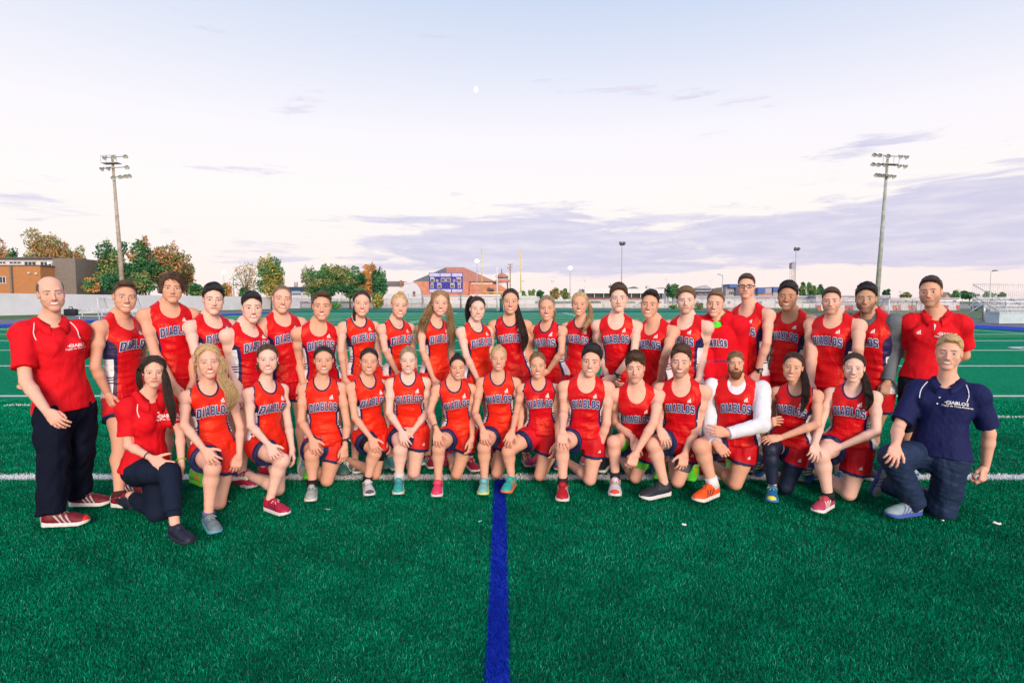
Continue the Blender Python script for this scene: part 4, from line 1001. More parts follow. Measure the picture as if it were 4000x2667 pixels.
rl.build('railing', M_AL, bl, True)
# ------------------------------------------------------------------ people: cloth, skin, hair materials

def _skin(g, b, col):
    n = g.noise(g.n('ShaderNodeTexCoord').outputs['Object'], 38, 4, 0.6)
    g.set(b.inputs['Base Color'], g.mix(g.m('MULTIPLY', g.step(n, 0.35, 0.7), 0.13), col, (0.62, 0.22, 0.15, 1)))
    n2 = g.noise(g.n('ShaderNodeTexCoord').outputs['Object'], 220, 2, 0.5)
    g.set(b.inputs['Normal'], g.n('ShaderNodeBump', {'Height': n2, 'Strength': 0.12, 'Distance': 0.004}).outputs[0])
M_SKIN = vcol('skin', 0.58, 0.18, _skin)
M_SKIN.node_tree.nodes['Principled BSDF'].inputs['Subsurface Weight'].default_value = 0.12
M_SKIN.node_tree.nodes['Principled BSDF'].inputs['Subsurface Radius'].default_value = (0.02, 0.007, 0.004)
M_SKIN.node_tree.nodes['Principled BSDF'].inputs['Subsurface Scale'].default_value = 0.5

def cloth_wrinkles(g, b, amt=0.5, scale=9.0):
    tc = g.n('ShaderNodeTexCoord').outputs['Object']
    mp = g.n('ShaderNodeMapping', {0: tc}); mp.inputs['Scale'].default_value = (1.0, 1.0, 0.45)
    mp.inputs['Rotation'].default_value = (0.3, 0.5, 0.2)
    n = g.noise(mp.outputs[0], scale, 3, 0.5, 0.6)
    w = g.noise(tc, 420, 2, 0.5)
    h = g.m('ADD', g.m('MULTIPLY', n, 1.0), g.m('MULTIPLY', w, 0.035))
    g.set(b.inputs['Normal'], g.n('ShaderNodeBump', {'Height': h, 'Strength': amt, 'Distance': 0.05}).outputs[0])
def cloth(name, base, rough=0.75, spec=0.15, amt=0.45, scale=9.0, trim=None, trimw=0.5):
    def bld(g, b):
        cloth_wrinkles(g, b, amt, scale)
        tc = g.n('ShaderNodeTexCoord').outputs['Object']
        n = g.noise(tc, 5, 3, 0.5)
        c = g.mix(g.step(n, 0.3, 0.7), tuple(x * 0.88 for x in base) + (1,), tuple(min(1, x * 1.1) for x in base) + (1,))
        if trim is not None:
            a = g.n('ShaderNodeAttribute', attribute_name='trim').outputs['Fac']
            c = g.mix(g.m('GREATER_THAN', a, trimw), c, (*trim, 1))
        g.set(b.inputs['Base Color'], c)
    return mat('cloth_' + name, base, rough, 0, spec, bld, )
NAVY = (0.012, 0.018, 0.085)
WHITE = (0.80, 0.79, 0.84)
RED_M = (0.60, 0.003, 0.012)
RED_F_LIT = (0.74, 0.018, 0.008)  # red pushed to orange, warm light put into the vest colour
RED_P = (0.68, 0.002, 0.010)
def jersey_mat(name, base, wid):
    """racing vest: pan runs across the side panel, hz is the height above the hem"""
    def bld(g, b):
        cloth_wrinkles(g, b, 0.5, 8.0)
        A = lambda k: g.n('ShaderNodeAttribute', attribute_name=k).outputs['Fac']
        pan, hz, top, trim = A('pan'), A('hz'), A('top'), A('trim')
        navy = (*NAVY, 1); white = (*WHITE, 1)
        tc = g.n('ShaderNodeTexCoord').outputs['Object']
        n = g.noise(tc, 4, 3, 0.5)
        red = g.mix(g.step(n, 0.3, 0.7), tuple(x * 0.90 for x in base) + (1,), tuple(min(1, x * 1.08) for x in base) + (1,))
        st = None
        for k in range(3):
            d = g.m('ABSOLUTE', g.m('SUBTRACT', hz, 0.135 + 0.021 * k))
            q = g.m('LESS_THAN', d, 0.0048)
            st = q if st is None else g.m('MAXIMUM', st, q)
        side = g.mix(st, white, navy)
        side = g.mix(g.m('GREATER_THAN', top, 0.0), side, navy)
        c = g.mix(g.m('GREATER_THAN', pan, 0.0), red, navy)
        c = g.mix(g.m('GREATER_THAN', pan, wid), c, side)
        c = g.mix(g.m('GREATER_THAN', trim, 0.5), c, navy)
        g.set(b.inputs['Base Color'], c)
    return mat('jersey_' + name, base, 0.40, 0, 0.45, bld, **{'Specular Tint': (1.0, 0.5, 0.25, 1)})
J_M = jersey_mat('mens', RED_M, 0.21)
J_F = jersey_mat('womens_warm_lit', RED_F_LIT, 0.19)
J_F2 = jersey_mat('womens_deep', RED_M, 0.19)

def hair_mat(key, dark, light):
    def bld(g, b):
        a = g.n('ShaderNodeAttribute', attribute_name='hl').outputs['Vector']
        mp = g.n('ShaderNodeMapping', {0: a}); mp.inputs['Scale'].default_value = (1, 0.12, 0.25)
        n = g.noise(mp.outputs[0], 260, 3, 0.6, 0.3)
        n2 = g.noise(a, 22, 3, 0.5)
        v = g.n('ShaderNodeAttribute', attribute_name='rnd').outputs['Fac']
        f = g.m('ADD', g.m('MULTIPLY', n, 0.45), g.m('ADD', g.m('MULTIPLY', n2, 0.25), g.m('MULTIPLY', v, 0.42)))
        g.set(b.inputs['Base Color'], g.mix(g.step(f, 0.28, 0.85), (*dark, 1), (*light, 1)))
        g.set(b.inputs['Normal'], g.n('ShaderNodeBump', {'Height': n, 'Strength': 0.7, 'Distance': 0.012}).outputs[0])
    return mat('hair_' + key, dark, 0.52, 0, 0.2, bld)
HAIRC = {
    'black': hair_mat('black', (0.009, 0.008, 0.010), (0.050, 0.040, 0.040)),
    'darkbrown': hair_mat('dark_brown', (0.016, 0.010, 0.009), (0.085, 0.052, 0.040)),
    'brown': hair_mat('brown', (0.035, 0.018, 0.011), (0.15, 0.085, 0.05)),
    'lightbrown': hair_mat('light_brown', (0.09, 0.048, 0.024), (0.34, 0.21, 0.12)),
    'blonde': hair_mat('blonde', (0.36, 0.20, 0.085), (0.88, 0.62, 0.33)),
    'honey': hair_mat('honey', (0.17, 0.095, 0.045), (0.58, 0.37, 0.19)),
    'ash': hair_mat('ash_blonde', (0.16, 0.11, 0.065), (0.50, 0.38, 0.25)),
    'auburn': hair_mat('auburn', (0.09, 0.026, 0.012), (0.27, 0.10, 0.045)),
    'grey': hair_mat('grey_brown', (0.055, 0.042, 0.036), (0.20, 0.165, 0.14)),
}

# ------------------------------------------------------------------ hands (built once per pose, copied into each body)
def hand_field(curl, spread, thumb, fist=0.0):
    """x = thumb side, y = along the fingers, z = back of the hand; wrist at the origin"""
    f = Field(0.0031)
    f.add(cap((0, -0.035, 0), (0, 0.012, 0), 0.0245, 0.024))
    f.add(ell((0, 0.005, 0), (0.027, 0.03, 0.019)), 0.01)
    f.add(ell((0.002, 0.052, 0), (0.042, 0.050, 0.0155)), 0.018)
    f.add(cap((0.030, 0.088, 0), (-0.030, 0.080, 0), 0.0125, 0.0105), 0.015)
    for i, (x, y, L, r) in enumerate(((0.030, 0.088, 0.070, 0.0088), (0.0105, 0.093, 0.078, 0.0090), (-0.0095, 0.090, 0.072, 0.0086), (-0.028, 0.081, 0.056, 0.0076))):
        p = np.array((x, y, 0.0)); a = R(spread[i]); ang = 0.0
        for j, (fr, c) in enumerate(zip((0.45, 0.31, 0.24), curl)):
            ang += R(c * (1 + 0.10 * (i - 1)))
            q = p + L * fr * np.array((math.sin(a) * math.cos(ang), math.cos(a) * math.cos(ang), -math.sin(ang)))
            f.add(cap(p, q, r * (1 - 0.08 * j), r * (1 - 0.08 * (j + 1))), 0.006 if j == 0 else 0.003)
            p = q
    t = [np.array(q) for q in thumb]
    f.add(cap(t[0], t[1], 0.0155, 0.0125), 0.016)
    f.add(cap(t[1], t[2], 0.0115, 0.0098), 0.004)
    f.add(cap(t[2], t[3], 0.0100, 0.0075), 0.003)
    V, Q = f.mesh()
    keep = V[:, 1] > -0.030
    m = keep[Q].all(1); Q = Q[m]
    return V, Q
_TH = [(0.018, 0.018, -0.008), (0.042, 0.045, -0.014), (0.052, 0.075, -0.018), (0.054, 0.098, -0.024)]
HANDS = {
    'relax': hand_field((18, 30, 20), (7, 1, -4, -9), [(0.018, 0.018, -0.010), (0.036, 0.046, -0.022), (0.038, 0.075, -0.032), (0.034, 0.098, -0.038)]),
    'curl': hand_field((42, 58, 36), (5, 1, -3, -7), [(0.018, 0.018, -0.012), (0.034, 0.046, -0.028), (0.028, 0.072, -0.042), (0.016, 0.086, -0.052)]),
    'knee': hand_field((20, 34, 22), (20, 6, -7, -20), [(0.018, 0.016, -0.006), (0.050, 0.036, -0.012), (0.070, 0.060, -0.018), (0.080, 0.082, -0.026)]),
    'spread': hand_field((6, 14, 10), (30, 9, -9, -26), [(0.018, 0.016, -0.004), (0.054, 0.030, -0.006), (0.080, 0.050, -0.008), (0.098, 0.068, -0.012)]),
}

# ------------------------------------------------------------------ shoes (built once, coloured per wearer)
def shoe_meshes():
    up = Field(0.0042)
    up.add(cap((0, -0.035, 0.045), (0.002, 0.10, 0.038), 0.036, 0.040))
    up.add(ell((0.004, 0.135, 0.030), (0.045, 0.062, 0.034)), 0.02)
    up.add(ell((0, -0.045, 0.050), (0.034, 0.042, 0.048)), 0.02)
    up.add(cap((0, -0.022, 0.055), (0, 0.028, 0.080), 0.036, 0.028), 0.02)
    up.add(cap((0, -0.035, 0.075), (0, -0.038, 0.095), 0.034, 0.033), 0.012)
    up.sub(cap((0, -0.030, 0.088), (0, -0.028, 0.14), 0.027, 0.036), 0.004)
    up.cut(lambda X, Y, Z: np.maximum(0.018 - Z, Z - 0.104))
    V, Q = up.mesh()
    acc = np.zeros(len(V), F32)
    for k in range(3):
        c = 0.028 + 0.030 * k
        acc = np.maximum(acc, ((np.abs(V[:, 1] - c + (V[:, 2] - 0.05) * 0.8) < 0.0062) & (np.abs(V[:, 0]) > 0.022) & (V[:, 2] > 0.024) & (V[:, 2] < 0.074)))
    acc = np.maximum(acc, (V[:, 1] < -0.066) * 1.0)
    toe = (V[:, 1] > 0.172) * 1.0
    so = Field(0.0042)
    def outline(X, Y, Z):
        w = 0.036 + 0.012 * np.clip((Y + 0.02) / 0.13, 0, 1)
        yy = np.clip(Y, -0.042, 0.138)
        return np.sqrt((X - 0.004 * np.clip((Y + 0.04) / 0.15, 0, 1)) ** 2 + ((Y - yy) * np.where(Y > 0.1, 0.86, 1)) ** 2) - w - 0.003
    so.ops.append(('u', (np.array((-0.06, -0.10, -0.01)), np.array((0.06, 0.21, 0.05)), lambda X, Y, Z: np.maximum(outline(X, Y, Z), np.maximum(0.001 + 0.25 * np.clip(Y - 0.15, 0, 1) - Z, Z - (0.026 + 0.010 * np.clip(-Y / 0.06, 0, 1) + 0.006 * np.clip((Y - 0.15) / .04, 0, 1))))), 0))
    SV, SQ = so.mesh()
    lb = MB()
    for k in range(5):
        y = 0.040 + k * 0.017; z = 0.083 - k * 0.0062; w = 0.017
        s = 1 if k % 2 else -1
        lb.tube([(-w, y - s * 0.005, z - 0.006), (0, y, z + 0.003), (w, y + s * 0.005, z - 0.006)], 0.0030, 5)
    for s in (-1, 1):
        lb.tube([(0, 0.036, 0.090), (s * 0.022, 0.046, 0.094), (s * 0.040, 0.050, 0.080), (s * 0.030, 0.040, 0.082), (0, 0.036, 0.089)], 0.0022, 5)
        lb.tube([(0, 0.036, 0.089), (s * 0.012, 0.060, 0.084), (s * 0.020, 0.082, 0.068)], 0.0021, 5)
    return (V, Q, acc, toe), (SV, SQ), lb
_SH = shoe_meshes()
def _mk_shoe_data():
    (V, Q, acc, toe), (SV, SQ), lb = _SH
    a = mesh_obj('shoe', V, Q, mat('cloth_plain'), attrs={'acc': acc, 'toe': toe})
    b = mesh_obj('sole', SV, SQ, mat('cloth_plain'))
    c = lb.build('laces', mat('cloth_plain'), None, True)
    d = [o.data for o in (a, b, c)]
    for o in (a, b, c): bpy.data.objects.remove(o)
    return d
SHOE_DATA = _mk_shoe_data()
def shoe_mat(base, accent, toe=None):
    key = 'shoe_' + '_'.join('%.2f' % c for c in (*base, *accent, *(toe or ())))
    def bld(g, b):
        A = lambda k: g.n('ShaderNodeAttribute', attribute_name=k).outputs['Fac']
        tc = g.n('ShaderNodeTexCoord').outputs['Object']
        n = g.noise(tc, 300, 2, 0.5)
        c = g.mix(g.step(n, 0.4, 0.6), tuple(x * 0.8 for x in base) + (1,), (*base, 1))
        c = g.mix(g.m('GREATER_THAN', A('acc'), 0.5), c, (*accent, 1))
        if toe: c = g.mix(g.m('GREATER_THAN', A('toe'), 0.5), c, (*toe, 1))
        g.set(b.inputs['Base Color'], c)
        g.set(b.inputs['Normal'], g.n('ShaderNodeBump', {'Height': n, 'Strength': 0.25, 'Distance': 0.004}).outputs[0])
    return mat(key, base, 0.55, 0, 0.4, bld)
SHOES = {   # upper, accent, sole, laces, toe
    'maroon': ((0.16, 0.006, 0.016), (0.45, 0.42, 0.42), (0.72, 0.70, 0.68), (0.35, 0.33, 0.33), None),
    'maroon_red': ((0.19, 0.006, 0.016), (0.45, 0.42, 0.42), (0.72, 0.70, 0.68), (0.3, 0.28, 0.28), (0.75, 0.03, 0.02)),
    'red_black': ((0.20, 0.008, 0.014), (0.75, 0.72, 0.7), (0.70, 0.68, 0.66), (0.02, 0.02, 0.025), (0.01, 0.012, 0.03)),
    'greyblue': ((0.17, 0.22, 0.24), (0.03, 0.18, 0.36), (0.10, 0.36, 0.48), (0.42, 0.40, 0.37), None),
    'crimson': ((0.45, 0.012, 0.055), (0.12, 0.01, 0.02), (0.75, 0.72, 0.7), (0.85, 0.66, 0.62), None),
    'greycyan': ((0.42, 0.45, 0.42), (0.10, 0.45, 0.65), (0.75, 0.68, 0.63), (0.03, 0.035, 0.04), None),
    'whitegrey': ((0.62, 0.60, 0.60), (0.07, 0.08, 0.10), (0.72, 0.70, 0.68), (0.75, 0.73, 0.70), (0.07, 0.08, 0.10)),
    'teal': ((0.03, 0.40, 0.36), (0.16, 0.10, 0.35), (0.66, 0.66, 0.66), (0.22, 0.08, 0.32), None),
    'pink': ((0.85, 0.055, 0.14), (0.12, 0.03, 0.30), (0.72, 0.66, 0.72), (0.90, 0.10, 0.20), None),
    'mint': ((0.22, 0.52, 0.48), (0.03, 0.36, 0.42), (0.62, 0.70, 0.24), (0.03, 0.40, 0.46), None),
    'teal_orange': ((0.02, 0.42, 0.36), (0.80, 0.16, 0.03), (0.85, 0.17, 0.05), (0.03, 0.45, 0.45), None),
    'red': ((0.50, 0.008, 0.018), (0.68, 0.62, 0.62), (0.70, 0.66, 0.66), (0.20, 0.01, 0.02), None),
    'white_red': ((0.66, 0.66, 0.68), (0.02, 0.025, 0.06), (0.72, 0.68, 0.68), (0.80, 0.03, 0.03), (0.72, 0.05, 0.03)),
    'black': ((0.016, 0.022, 0.032), (0.02, 0.025, 0.035), (0.70, 0.68, 0.68), (0.012, 0.016, 0.022), None),
    'orange': ((0.95, 0.10, 0.008), (0.02, 0.02, 0.03), (0.75, 0.70, 0.68), (0.95, 0.16, 0.01), None),
    'blue_lime': ((0.015, 0.16, 0.42), (0.02, 0.26, 0.55), (0.03, 0.20, 0.50), (0.42, 0.80, 0.04), (0.75, 0.65, 0.03)),
    'salmon': ((0.52, 0.05, 0.11), (0.78, 0.74, 0.76), (0.75, 0.72, 0.72), (0.80, 0.22, 0.01), None),
    'silver': ((0.30, 0.40, 0.44), (0.10, 0.12, 0.35), (0.06, 0.10, 0.40), (0.14, 0.20, 0.26), None),
    'canvas': ((0.010, 0.012, 0.035), (0.012, 0.014, 0.038), (0.018, 0.018, 0.04), (0.012, 0.014, 0.038), None),
    'lime': ((0.10, 0.70, 0.03), (0.85, 0.12, 0.02), (0.14, 0.75, 0.04), (0.9, 0.15, 0.02), None),
    'magenta': ((0.32, 0.010, 0.10), (0.55, 0.80, 0.02), (0.40, 0.38, 0.40), (0.6, 0.75, 0.05), None),
    'greengrey': ((0.03, 0.16, 0.13), (0.04, 0.50, 0.25), (0.10, 0.12, 0.12), (0.04, 0.4, 0.2), None),
    'blue': ((0.03, 0.12, 0.40), (0.55, 0.70, 0.10), (0.25, 0.3, 0.4), (0.45, 0.6, 0.05), None),
    'red_white': ((0.30, 0.010, 0.020), (0.78, 0.74, 0.74), (0.72, 0.70, 0.70), (0.7, 0.7, 0.7), None),
}
def add_shoe(parent, base, key, toe_dir, up, scale, side):
    """shoe frame: origin under the ankle, y along the foot, z up out of the sole"""
    upc, acc, sole, lace, toe = SHOES[key]
    y = Vector(unit(toe_dir)); z = Vector(up); z = (z - y * z.dot(y)).normalized(); x = y.cross(z)
    M = Matrix(((x[0], y[0], z[0], base[0]), (x[1], y[1], z[1], base[1]), (x[2], y[2], z[2], base[2]), (0, 0, 0, 1)))
    M = M @ Matrix.Diagonal((scale * side, scale, scale, 1)) if side < 0 else M @ Matrix.Diagonal((scale, scale, scale, 1))
    ms = (shoe_mat(upc, acc, toe), mottled('sole_%.2f_%.2f_%.2f' % sole, sole, 0.6, 0.12, 60, 0.1), mottled('lace_%.2f_%.2f_%.2f' % lace, lace, 0.7, 0.1, 90, 0.1))
    first = None
    for nm, d, m in zip(('shoe', 'sole', 'laces'), SHOE_DATA, ms):
        if nm == 'laces' and key == 'canvas': continue
        o = bpy.data.objects.new(nm, d); COL.objects.link(o)
        o.material_slots[0].link = 'OBJECT'; o.material_slots[0].material = m
        if first is None: o.parent = parent; o.matrix_local = M; first = o
        else: o.parent = first
    return first

# ------------------------------------------------------------------ lettering
def offset_poly(P, d):
    """grow a polygon (counter-clockwise) by d with mitred corners"""
    n = len(P); out = []
    for i in range(n):
        a, b, c = np.array(P[i - 1], float), np.array(P[i], float), np.array(P[(i + 1) % n], float)
        e1 = unit(b - a); e2 = unit(c - b)
        n1 = np.array((e1[1], -e1[0])); n2 = np.array((e2[1], -e2[0]))
        m = unit(n1 + n2); k = 1 / max(m @ n1, 0.5)
        out.append(tuple(b + m * d * k))
    return out
def _ccw(P): return P if sum(P[i - 1][0] * P[i][1] - P[i][0] * P[i - 1][1] for i in range(len(P))) > 0 else P[::-1]
def _block():
    w, h, s, c = 0.62, 1.0, 0.20, 0.13
    i = c * 0.55
    octo = [(c, 0), (w - c, 0), (w, c), (w, h - c), (w - c, h), (c, h), (0, h - c), (0, c)]
    octi = [(s + i, s * .9), (w - s - i, s * .9), (w - s, s * .9 + i), (w - s, h - s * .9 - i), (w - s - i, h - s * .9), (s + i, h - s * .9), (s, h - s * .9 - i), (s, s * .9 + i)]
    L = {}
    L['O'] = (w, [octo], [octi])
    L['D'] = (w, [[(0, 0), (w - c, 0), (w, c), (w, h - c), (w - c, h), (0, h)]], [[(s, s * .9), (w - s - i, s * .9), (w - s, s * .9 + i), (w - s, h - s * .9 - i), (w - s - i, h - s * .9), (s, h - s * .9)]])
    L['I'] = (s, [[(0, 0), (s, 0), (s, h), (0, h)]], [])
    L['L'] = (w * .86, [[(0, 0), (w * .86, 0), (w * .86, s), (s, s), (s, h), (0, h)]], [])
    L['A'] = (w * 1.08, [[(0, 0), (s * .95, 0), (.245, .2), (w * 1.08 - .245, .2), (w * 1.08 - s * .95, 0), (w * 1.08, 0), (w * 1.08 / 2 + .13, h), (w * 1.08 / 2 - .13, h)]], [[(.275, .37), (w * 1.08 - .275, .37), (w * 1.08 / 2, .80)]])
    m = .5
    L['B'] = (w, [[(0, 0), (w - c, 0), (w, c), (w, m - .06), (w - .06, m), (w, m + .06), (w, h - c), (w - c, h), (0, h)]],
              [[(s, s * .85), (w - s - .04, s * .85), (w - s, s * .85 + .04), (w - s, m - .11), (w - s - .04, m - .07), (s, m - .07)],
               [(s, m + .07), (w - s - .04, m + .07), (w - s, m + .11), (w - s, h - s * .85 - .04), (w - s - .04, h - s * .85), (s, h - s * .85)]])
    L['S'] = (w, [[(c, 0), (w - c, 0), (w, c), (w, .5), (w - c, .59), (s + .02, .59 + .04), (s, .68), (s, h - s * .9), (w - s, h - s * .9), (w - s, .72), (w, .72), (w, h - c), (w - c, h), (c, h), (0, h - c), (0, .5), (c, .41), (w - s - .02, .37), (w - s, .32), (w - s, s * .9), (s, s * .9), (s, .28), (0, .28), (0, c)]], [])
    return L
BLOCK = _block()
def split_tris(V, T, lim):
    V = [tuple(v) for v in V]; mid = {}; out = []
    def m(a, b):
        k = (min(a, b), max(a, b))
        if k not in mid: mid[k] = len(V); V.append(((V[a][0] + V[b][0]) / 2, (V[a][1] + V[b][1]) / 2))
        return mid[k]
    ln = lambda a, b: math.hypot(V[a][0] - V[b][0], V[a][1] - V[b][1]) > lim
    for a, b, c in T:
        e = (ln(a, b), ln(b, c), ln(c, a))
        if not any(e): out.append((a, b, c)); continue
        if all(e) or sum(e) == 2:
            if all(e): x, y, z = m(a, b), m(b, c), m(c, a); out += [(a, x, z), (x, b, y), (z, y, c), (x, y, z)]
            else:
                while not (e[0] and e[1]): a, b, c = b, c, a; e = (ln(a, b), ln(b, c), ln(c, a))
                x, y = m(a, b), m(b, c); out += [(x, b, y), (a, x, y), (a, y, c)]
        else:
            while not e[0]: a, b, c = b, c, a; e = (ln(a, b), ln(b, c), ln(c, a))
            x = m(a, b); out += [(a, x, c), (x, b, c)]
    return V, out
def block_word(word, height, arch=0.10, gap=0.22, grow=0.0, sx=0.60):
    """flat lettering (x, z) about its centre: list of (verts, tris)"""
    tot = sum(BLOCK[c][0] for c in word) + gap * (len(word) - 1)
    x = -tot / 2; V = []; T = []
    for ch in word:
        w, outer, holes = BLOCK[ch]
        polys = [offset_poly(_ccw(p), grow) for p in outer] + [offset_poly(_ccw(p), -grow)[::-1] for p in holes]
        if grow > 0.02 and ch in 'A': polys = polys[:1] + [p for p in polys[1:]]
        vs = [v for p in polys for v in p]
        tr = tessellate_polygon([[Vector((a, b, 0)) for a, b in p] for p in polys])
        b0 = len(V)
        for a, b in vs:
            X = x + a; u = X / (tot / 2)
            V.append((X * height * sx, (b - 0.5 - arch * 2.2 * u * u * 0.9 + arch) * height))
        T += [(i + b0, j + b0, k + b0) for i, j, k in tr]
        x += w + gap
    for _ in range(2): V, T = split_tris(V, T, 0.016)
    return np.array(V), T
_fc = {}
def font_word(text, height, extra=0.0):
    """flat words in the built-in face, centred: verts (x, z), faces"""
    k = (text, height, extra)
    if k in _fc: return _fc[k]
    cu = bpy.data.curves.new('words', 'FONT'); cu.body = text; cu.size = height * 1.38; cu.align_x = 'CENTER'; cu.align_y = 'CENTER'
    cu.resolution_u = 2; cu.offset = extra
    o = bpy.data.objects.new('words', cu)
    me = o.to_mesh()
    V = np.array([v.co[:2] for v in me.vertices]) if len(me.vertices) else np.zeros((0, 2)); T = [tuple(p.vertices) for p in me.polygons]
    o.to_mesh_clear(); bpy.data.objects.remove(o); bpy.data.curves.remove(cu)
    _fc[k] = (V, T)
    return _fc[k]
M_INK = {k: mottled('print_' + k, c, 0.55, 0.08, 60, 0.05) for k, c in {'white': (0.78, 0.77, 0.80), 'navy': (0.014, 0.035, 0.20), 'red': (0.6, 0.01, 0.02), 'black': (0.01, 0.01, 0.015)}.items()}
def stick(name, layers, parent, bvh, org, X, F, Up, rot=0.0, base=(0, 0, 0)):
    """lay flat shapes on a garment: cast rays back along -F from in front of org. layers: (V, T, ink, lift)"""
    V = []; T = []; mi = []; mats = []
    cr, sr = math.cos(rot), math.sin(rot)
    for (v2, t2, ink, lift) in layers:
        if ink not in mats: mats.append(ink)
        b0 = len(V)
        for a, b in v2:
            a, b = a * cr - b * sr, a * sr + b * cr
            o = np.asarray(org) + X * a + Up * b + F * 0.35
            hit = bvh.ray_cast(Vector(o), Vector(-F), 0.9)
            if hit[0] is None:
                p = np.asarray(org) + X * a + Up * b - F * 0.05
            else: p = np.array(hit[0]) + F * lift
            V.append(p - np.asarray(base))
        for t in t2:
            T.append(tuple(i + b0 for i in t)); mi.append(mats.index(ink))
    # faces look along F
    V = np.array(V)
    out = []
    for t in T:
        n = np.cross(V[t[1]] - V[t[0]], V[t[2]] - V[t[0]])
        out.append(t if n @ F > 0 else t[::-1])
    return mesh_obj(name, V, out, [M_INK[k] for k in mats], parent, False, midx=mi)
def mountain(h):
    """three slanted bars making a peak, and a bar of small print below"""
    V = []; T = []
    for k, hh in enumerate((0.42, 0.70, 1.0)):
        x = -0.52 + k * 0.36
        b = len(V)
        V += [(x, 0.0), (x + 0.27, 0.0), (x + 0.27 - 0.20 * hh + 0.10, hh * 0.86), (x + 0.03 - 0.20 * hh + 0.10, hh)]
        T += [(b, b + 1, b + 2, b + 3)]
    b = len(V)
    V += [(-0.58, -0.28), (0.60, -0.28), (0.60, -0.10), (-0.58, -0.10)]; T += [(b, b + 1, b + 2, b + 3)]
    return np.array(V) * h, T
# ------------------------------------------------------------------ heads
HAIR_ROOT = {'black': (0.05, 0.035, 0.03), 'darkbrown': (0.07, 0.045, 0.035), 'brown': (0.14, 0.085, 0.055), 'lightbrown': (0.28, 0.17, 0.10), 'blonde': (0.52, 0.34, 0.19), 'honey': (0.35, 0.21, 0.11), 'ash': (0.34, 0.23, 0.15), 'auburn': (0.25, 0.11, 0.06), 'grey': (0.16, 0.125, 0.10)}
SKIN = {'fair': (0.79, 0.445, 0.335), 'pale': (0.82, 0.52, 0.425), 'warm': (0.72, 0.385, 0.265), 'tan': (0.54, 0.275, 0.17), 'olive': (0.56, 0.325, 0.22)}
def build_head(o, X, Fw, Z, s, p, neck_a, neck_r):
    """o = head centre; X (person's left), Fw (face), Z (crown); returns V, Q, colours, local coords"""
    fem = p['sex'] == 'f'
    wd = p.setdefault('facew', 1.05); ln = p.get('facel', 1.0)
    M = np.array((X, Fw, Z))
    def L(x, f, z): return o + (X * x * wd + Fw * f + Z * z * ln) * s
    F = Field(0.0027)
    def c(a, b, r1, r2=None, k=0.01): F.add(cap(L(*a), L(*b), r1 * s, (r1 if r2 is None else r2) * s), k * s)
    def e(a, r, k=0.01, MM=None): F.add(ell(L(*a), np.array(r) * s * (wd, 1, ln), M if MM is None else MM), k * s)
    jw = p.get('jaw', 0.90 if fem else 1.0)
    e((0, -0.018, 0.036), (0.0745, 0.093, 0.079), 0)
    e((0, 0.020, -0.012), (0.061, 0.066, 0.082), 0.02)
    for q in (-1, 1):
        c((q * 0.052 * jw, -0.004, -0.046), (q * 0.016, 0.062, -0.092), 0.0175, 0.016, 0.022)
        e((q * 0.041, 0.053, -0.016), (0.022, 0.020, 0.018), 0.02)
        e((q * 0.040, 0.038, -0.046), (0.021, 0.026, 0.030), 0.026)
    e((0, 0.064, -0.093), (0.021 * jw, 0.020, 0.019), 0.016)
    if not fem: e((0, 0.066, -0.095), (0.026, 0.018, 0.018), 0.012)
    br = 0.0095 if fem else 0.0125
    c((-0.036, 0.066, 0.024), (0.036, 0.066, 0.024), br, None, 0.016)
    for q in (-1, 1): F.sub(ball(L(q * 0.0325, 0.099, 0.003), 0.0190 * s), 0.012 * s)
    for q in (-1, 1): e((q * 0.0315, 0.0665, 0.003), (0.0165, 0.0150, 0.0125), 0.004)
    nz = p.get('nose', 1.0)
    c((0, 0.080, 0.012), (0, 0.083 + 0.020 * nz, -0.028), 0.0068, 0.0088 * nz, 0.012)
    e((0, 0.086 + 0.016 * nz, -0.031), (0.0105, 0.010, 0.0085), 0.005)
    for q in (-1, 1): e((q * 0.0115 * nz, 0.088, -0.034), (0.0075, 0.0095, 0.0070), 0.005)
    e((0, 0.064, -0.060), (0.033, 0.023, 0.022), 0.014)
    sm = p.get('smile', 0.5); mw = 0.0215 + 0.006 * sm; mc = 12.0 * sm; mz = -0.0600
    op = 0.0052 if p.get('teeth', sm > 0.6) else 0.0
    for a, b in ((-1, -0.4), (-0.4, 0), (0, 0.4), (0.4, 1)):
        za = mz + mc * (a * mw) ** 2 ; zb = mz + mc * (b * mw) ** 2
        fa = 0.0835 - 11 * (a * mw) ** 2; fb = 0.0835 - 11 * (b * mw) ** 2
        c((a * mw, fa, za + 0.0028 + op * (1 - a * a)), (b * mw, fb, zb + 0.0028 + op * (1 - b * b)), 0.0036, None, 0.003)
        c((a * mw, fa, za - 0.0034 - op * 0.8 * (1 - a * a)), (b * mw, fb, zb - 0.0034 - op * 0.8 * (1 - b * b)), 0.0044, None, 0.003)
    if sm > 0.4:
        for q in (-1, 1): e((q * 0.042, 0.056, -0.030), (0.015, 0.014, 0.014), 0.012)      # raised cheeks
    for q in (-1, 1):
        ax = unit(Fw * 0.35 + X * q * 1.0); MM = np.array((ax, unit(np.cross(Z, ax)), Z))
        e((q * 0.0735, -0.010, -0.004), (0.0050, 0.0155, 0.0265), 0.006, MM)
    # neck
    na = o - Z * 0.045 * s - Fw * 0.028 * s
    F.add(cap(na, neck_a, neck_r, neck_r * 0.93), 0.018 * s)
    e((0, 0.012, -0.062), (0.042, 0.050, 0.030), 0.02)
    lo = None
    V, Q = F.mesh()
    lv = (V - o) @ M.T / s / np.array((wd, 1, ln)); x, f, z = lv.T; ax = np.abs(x)
    base = np.array(SKIN[p['skin']])
    colr = np.tile(base, (len(V), 1))
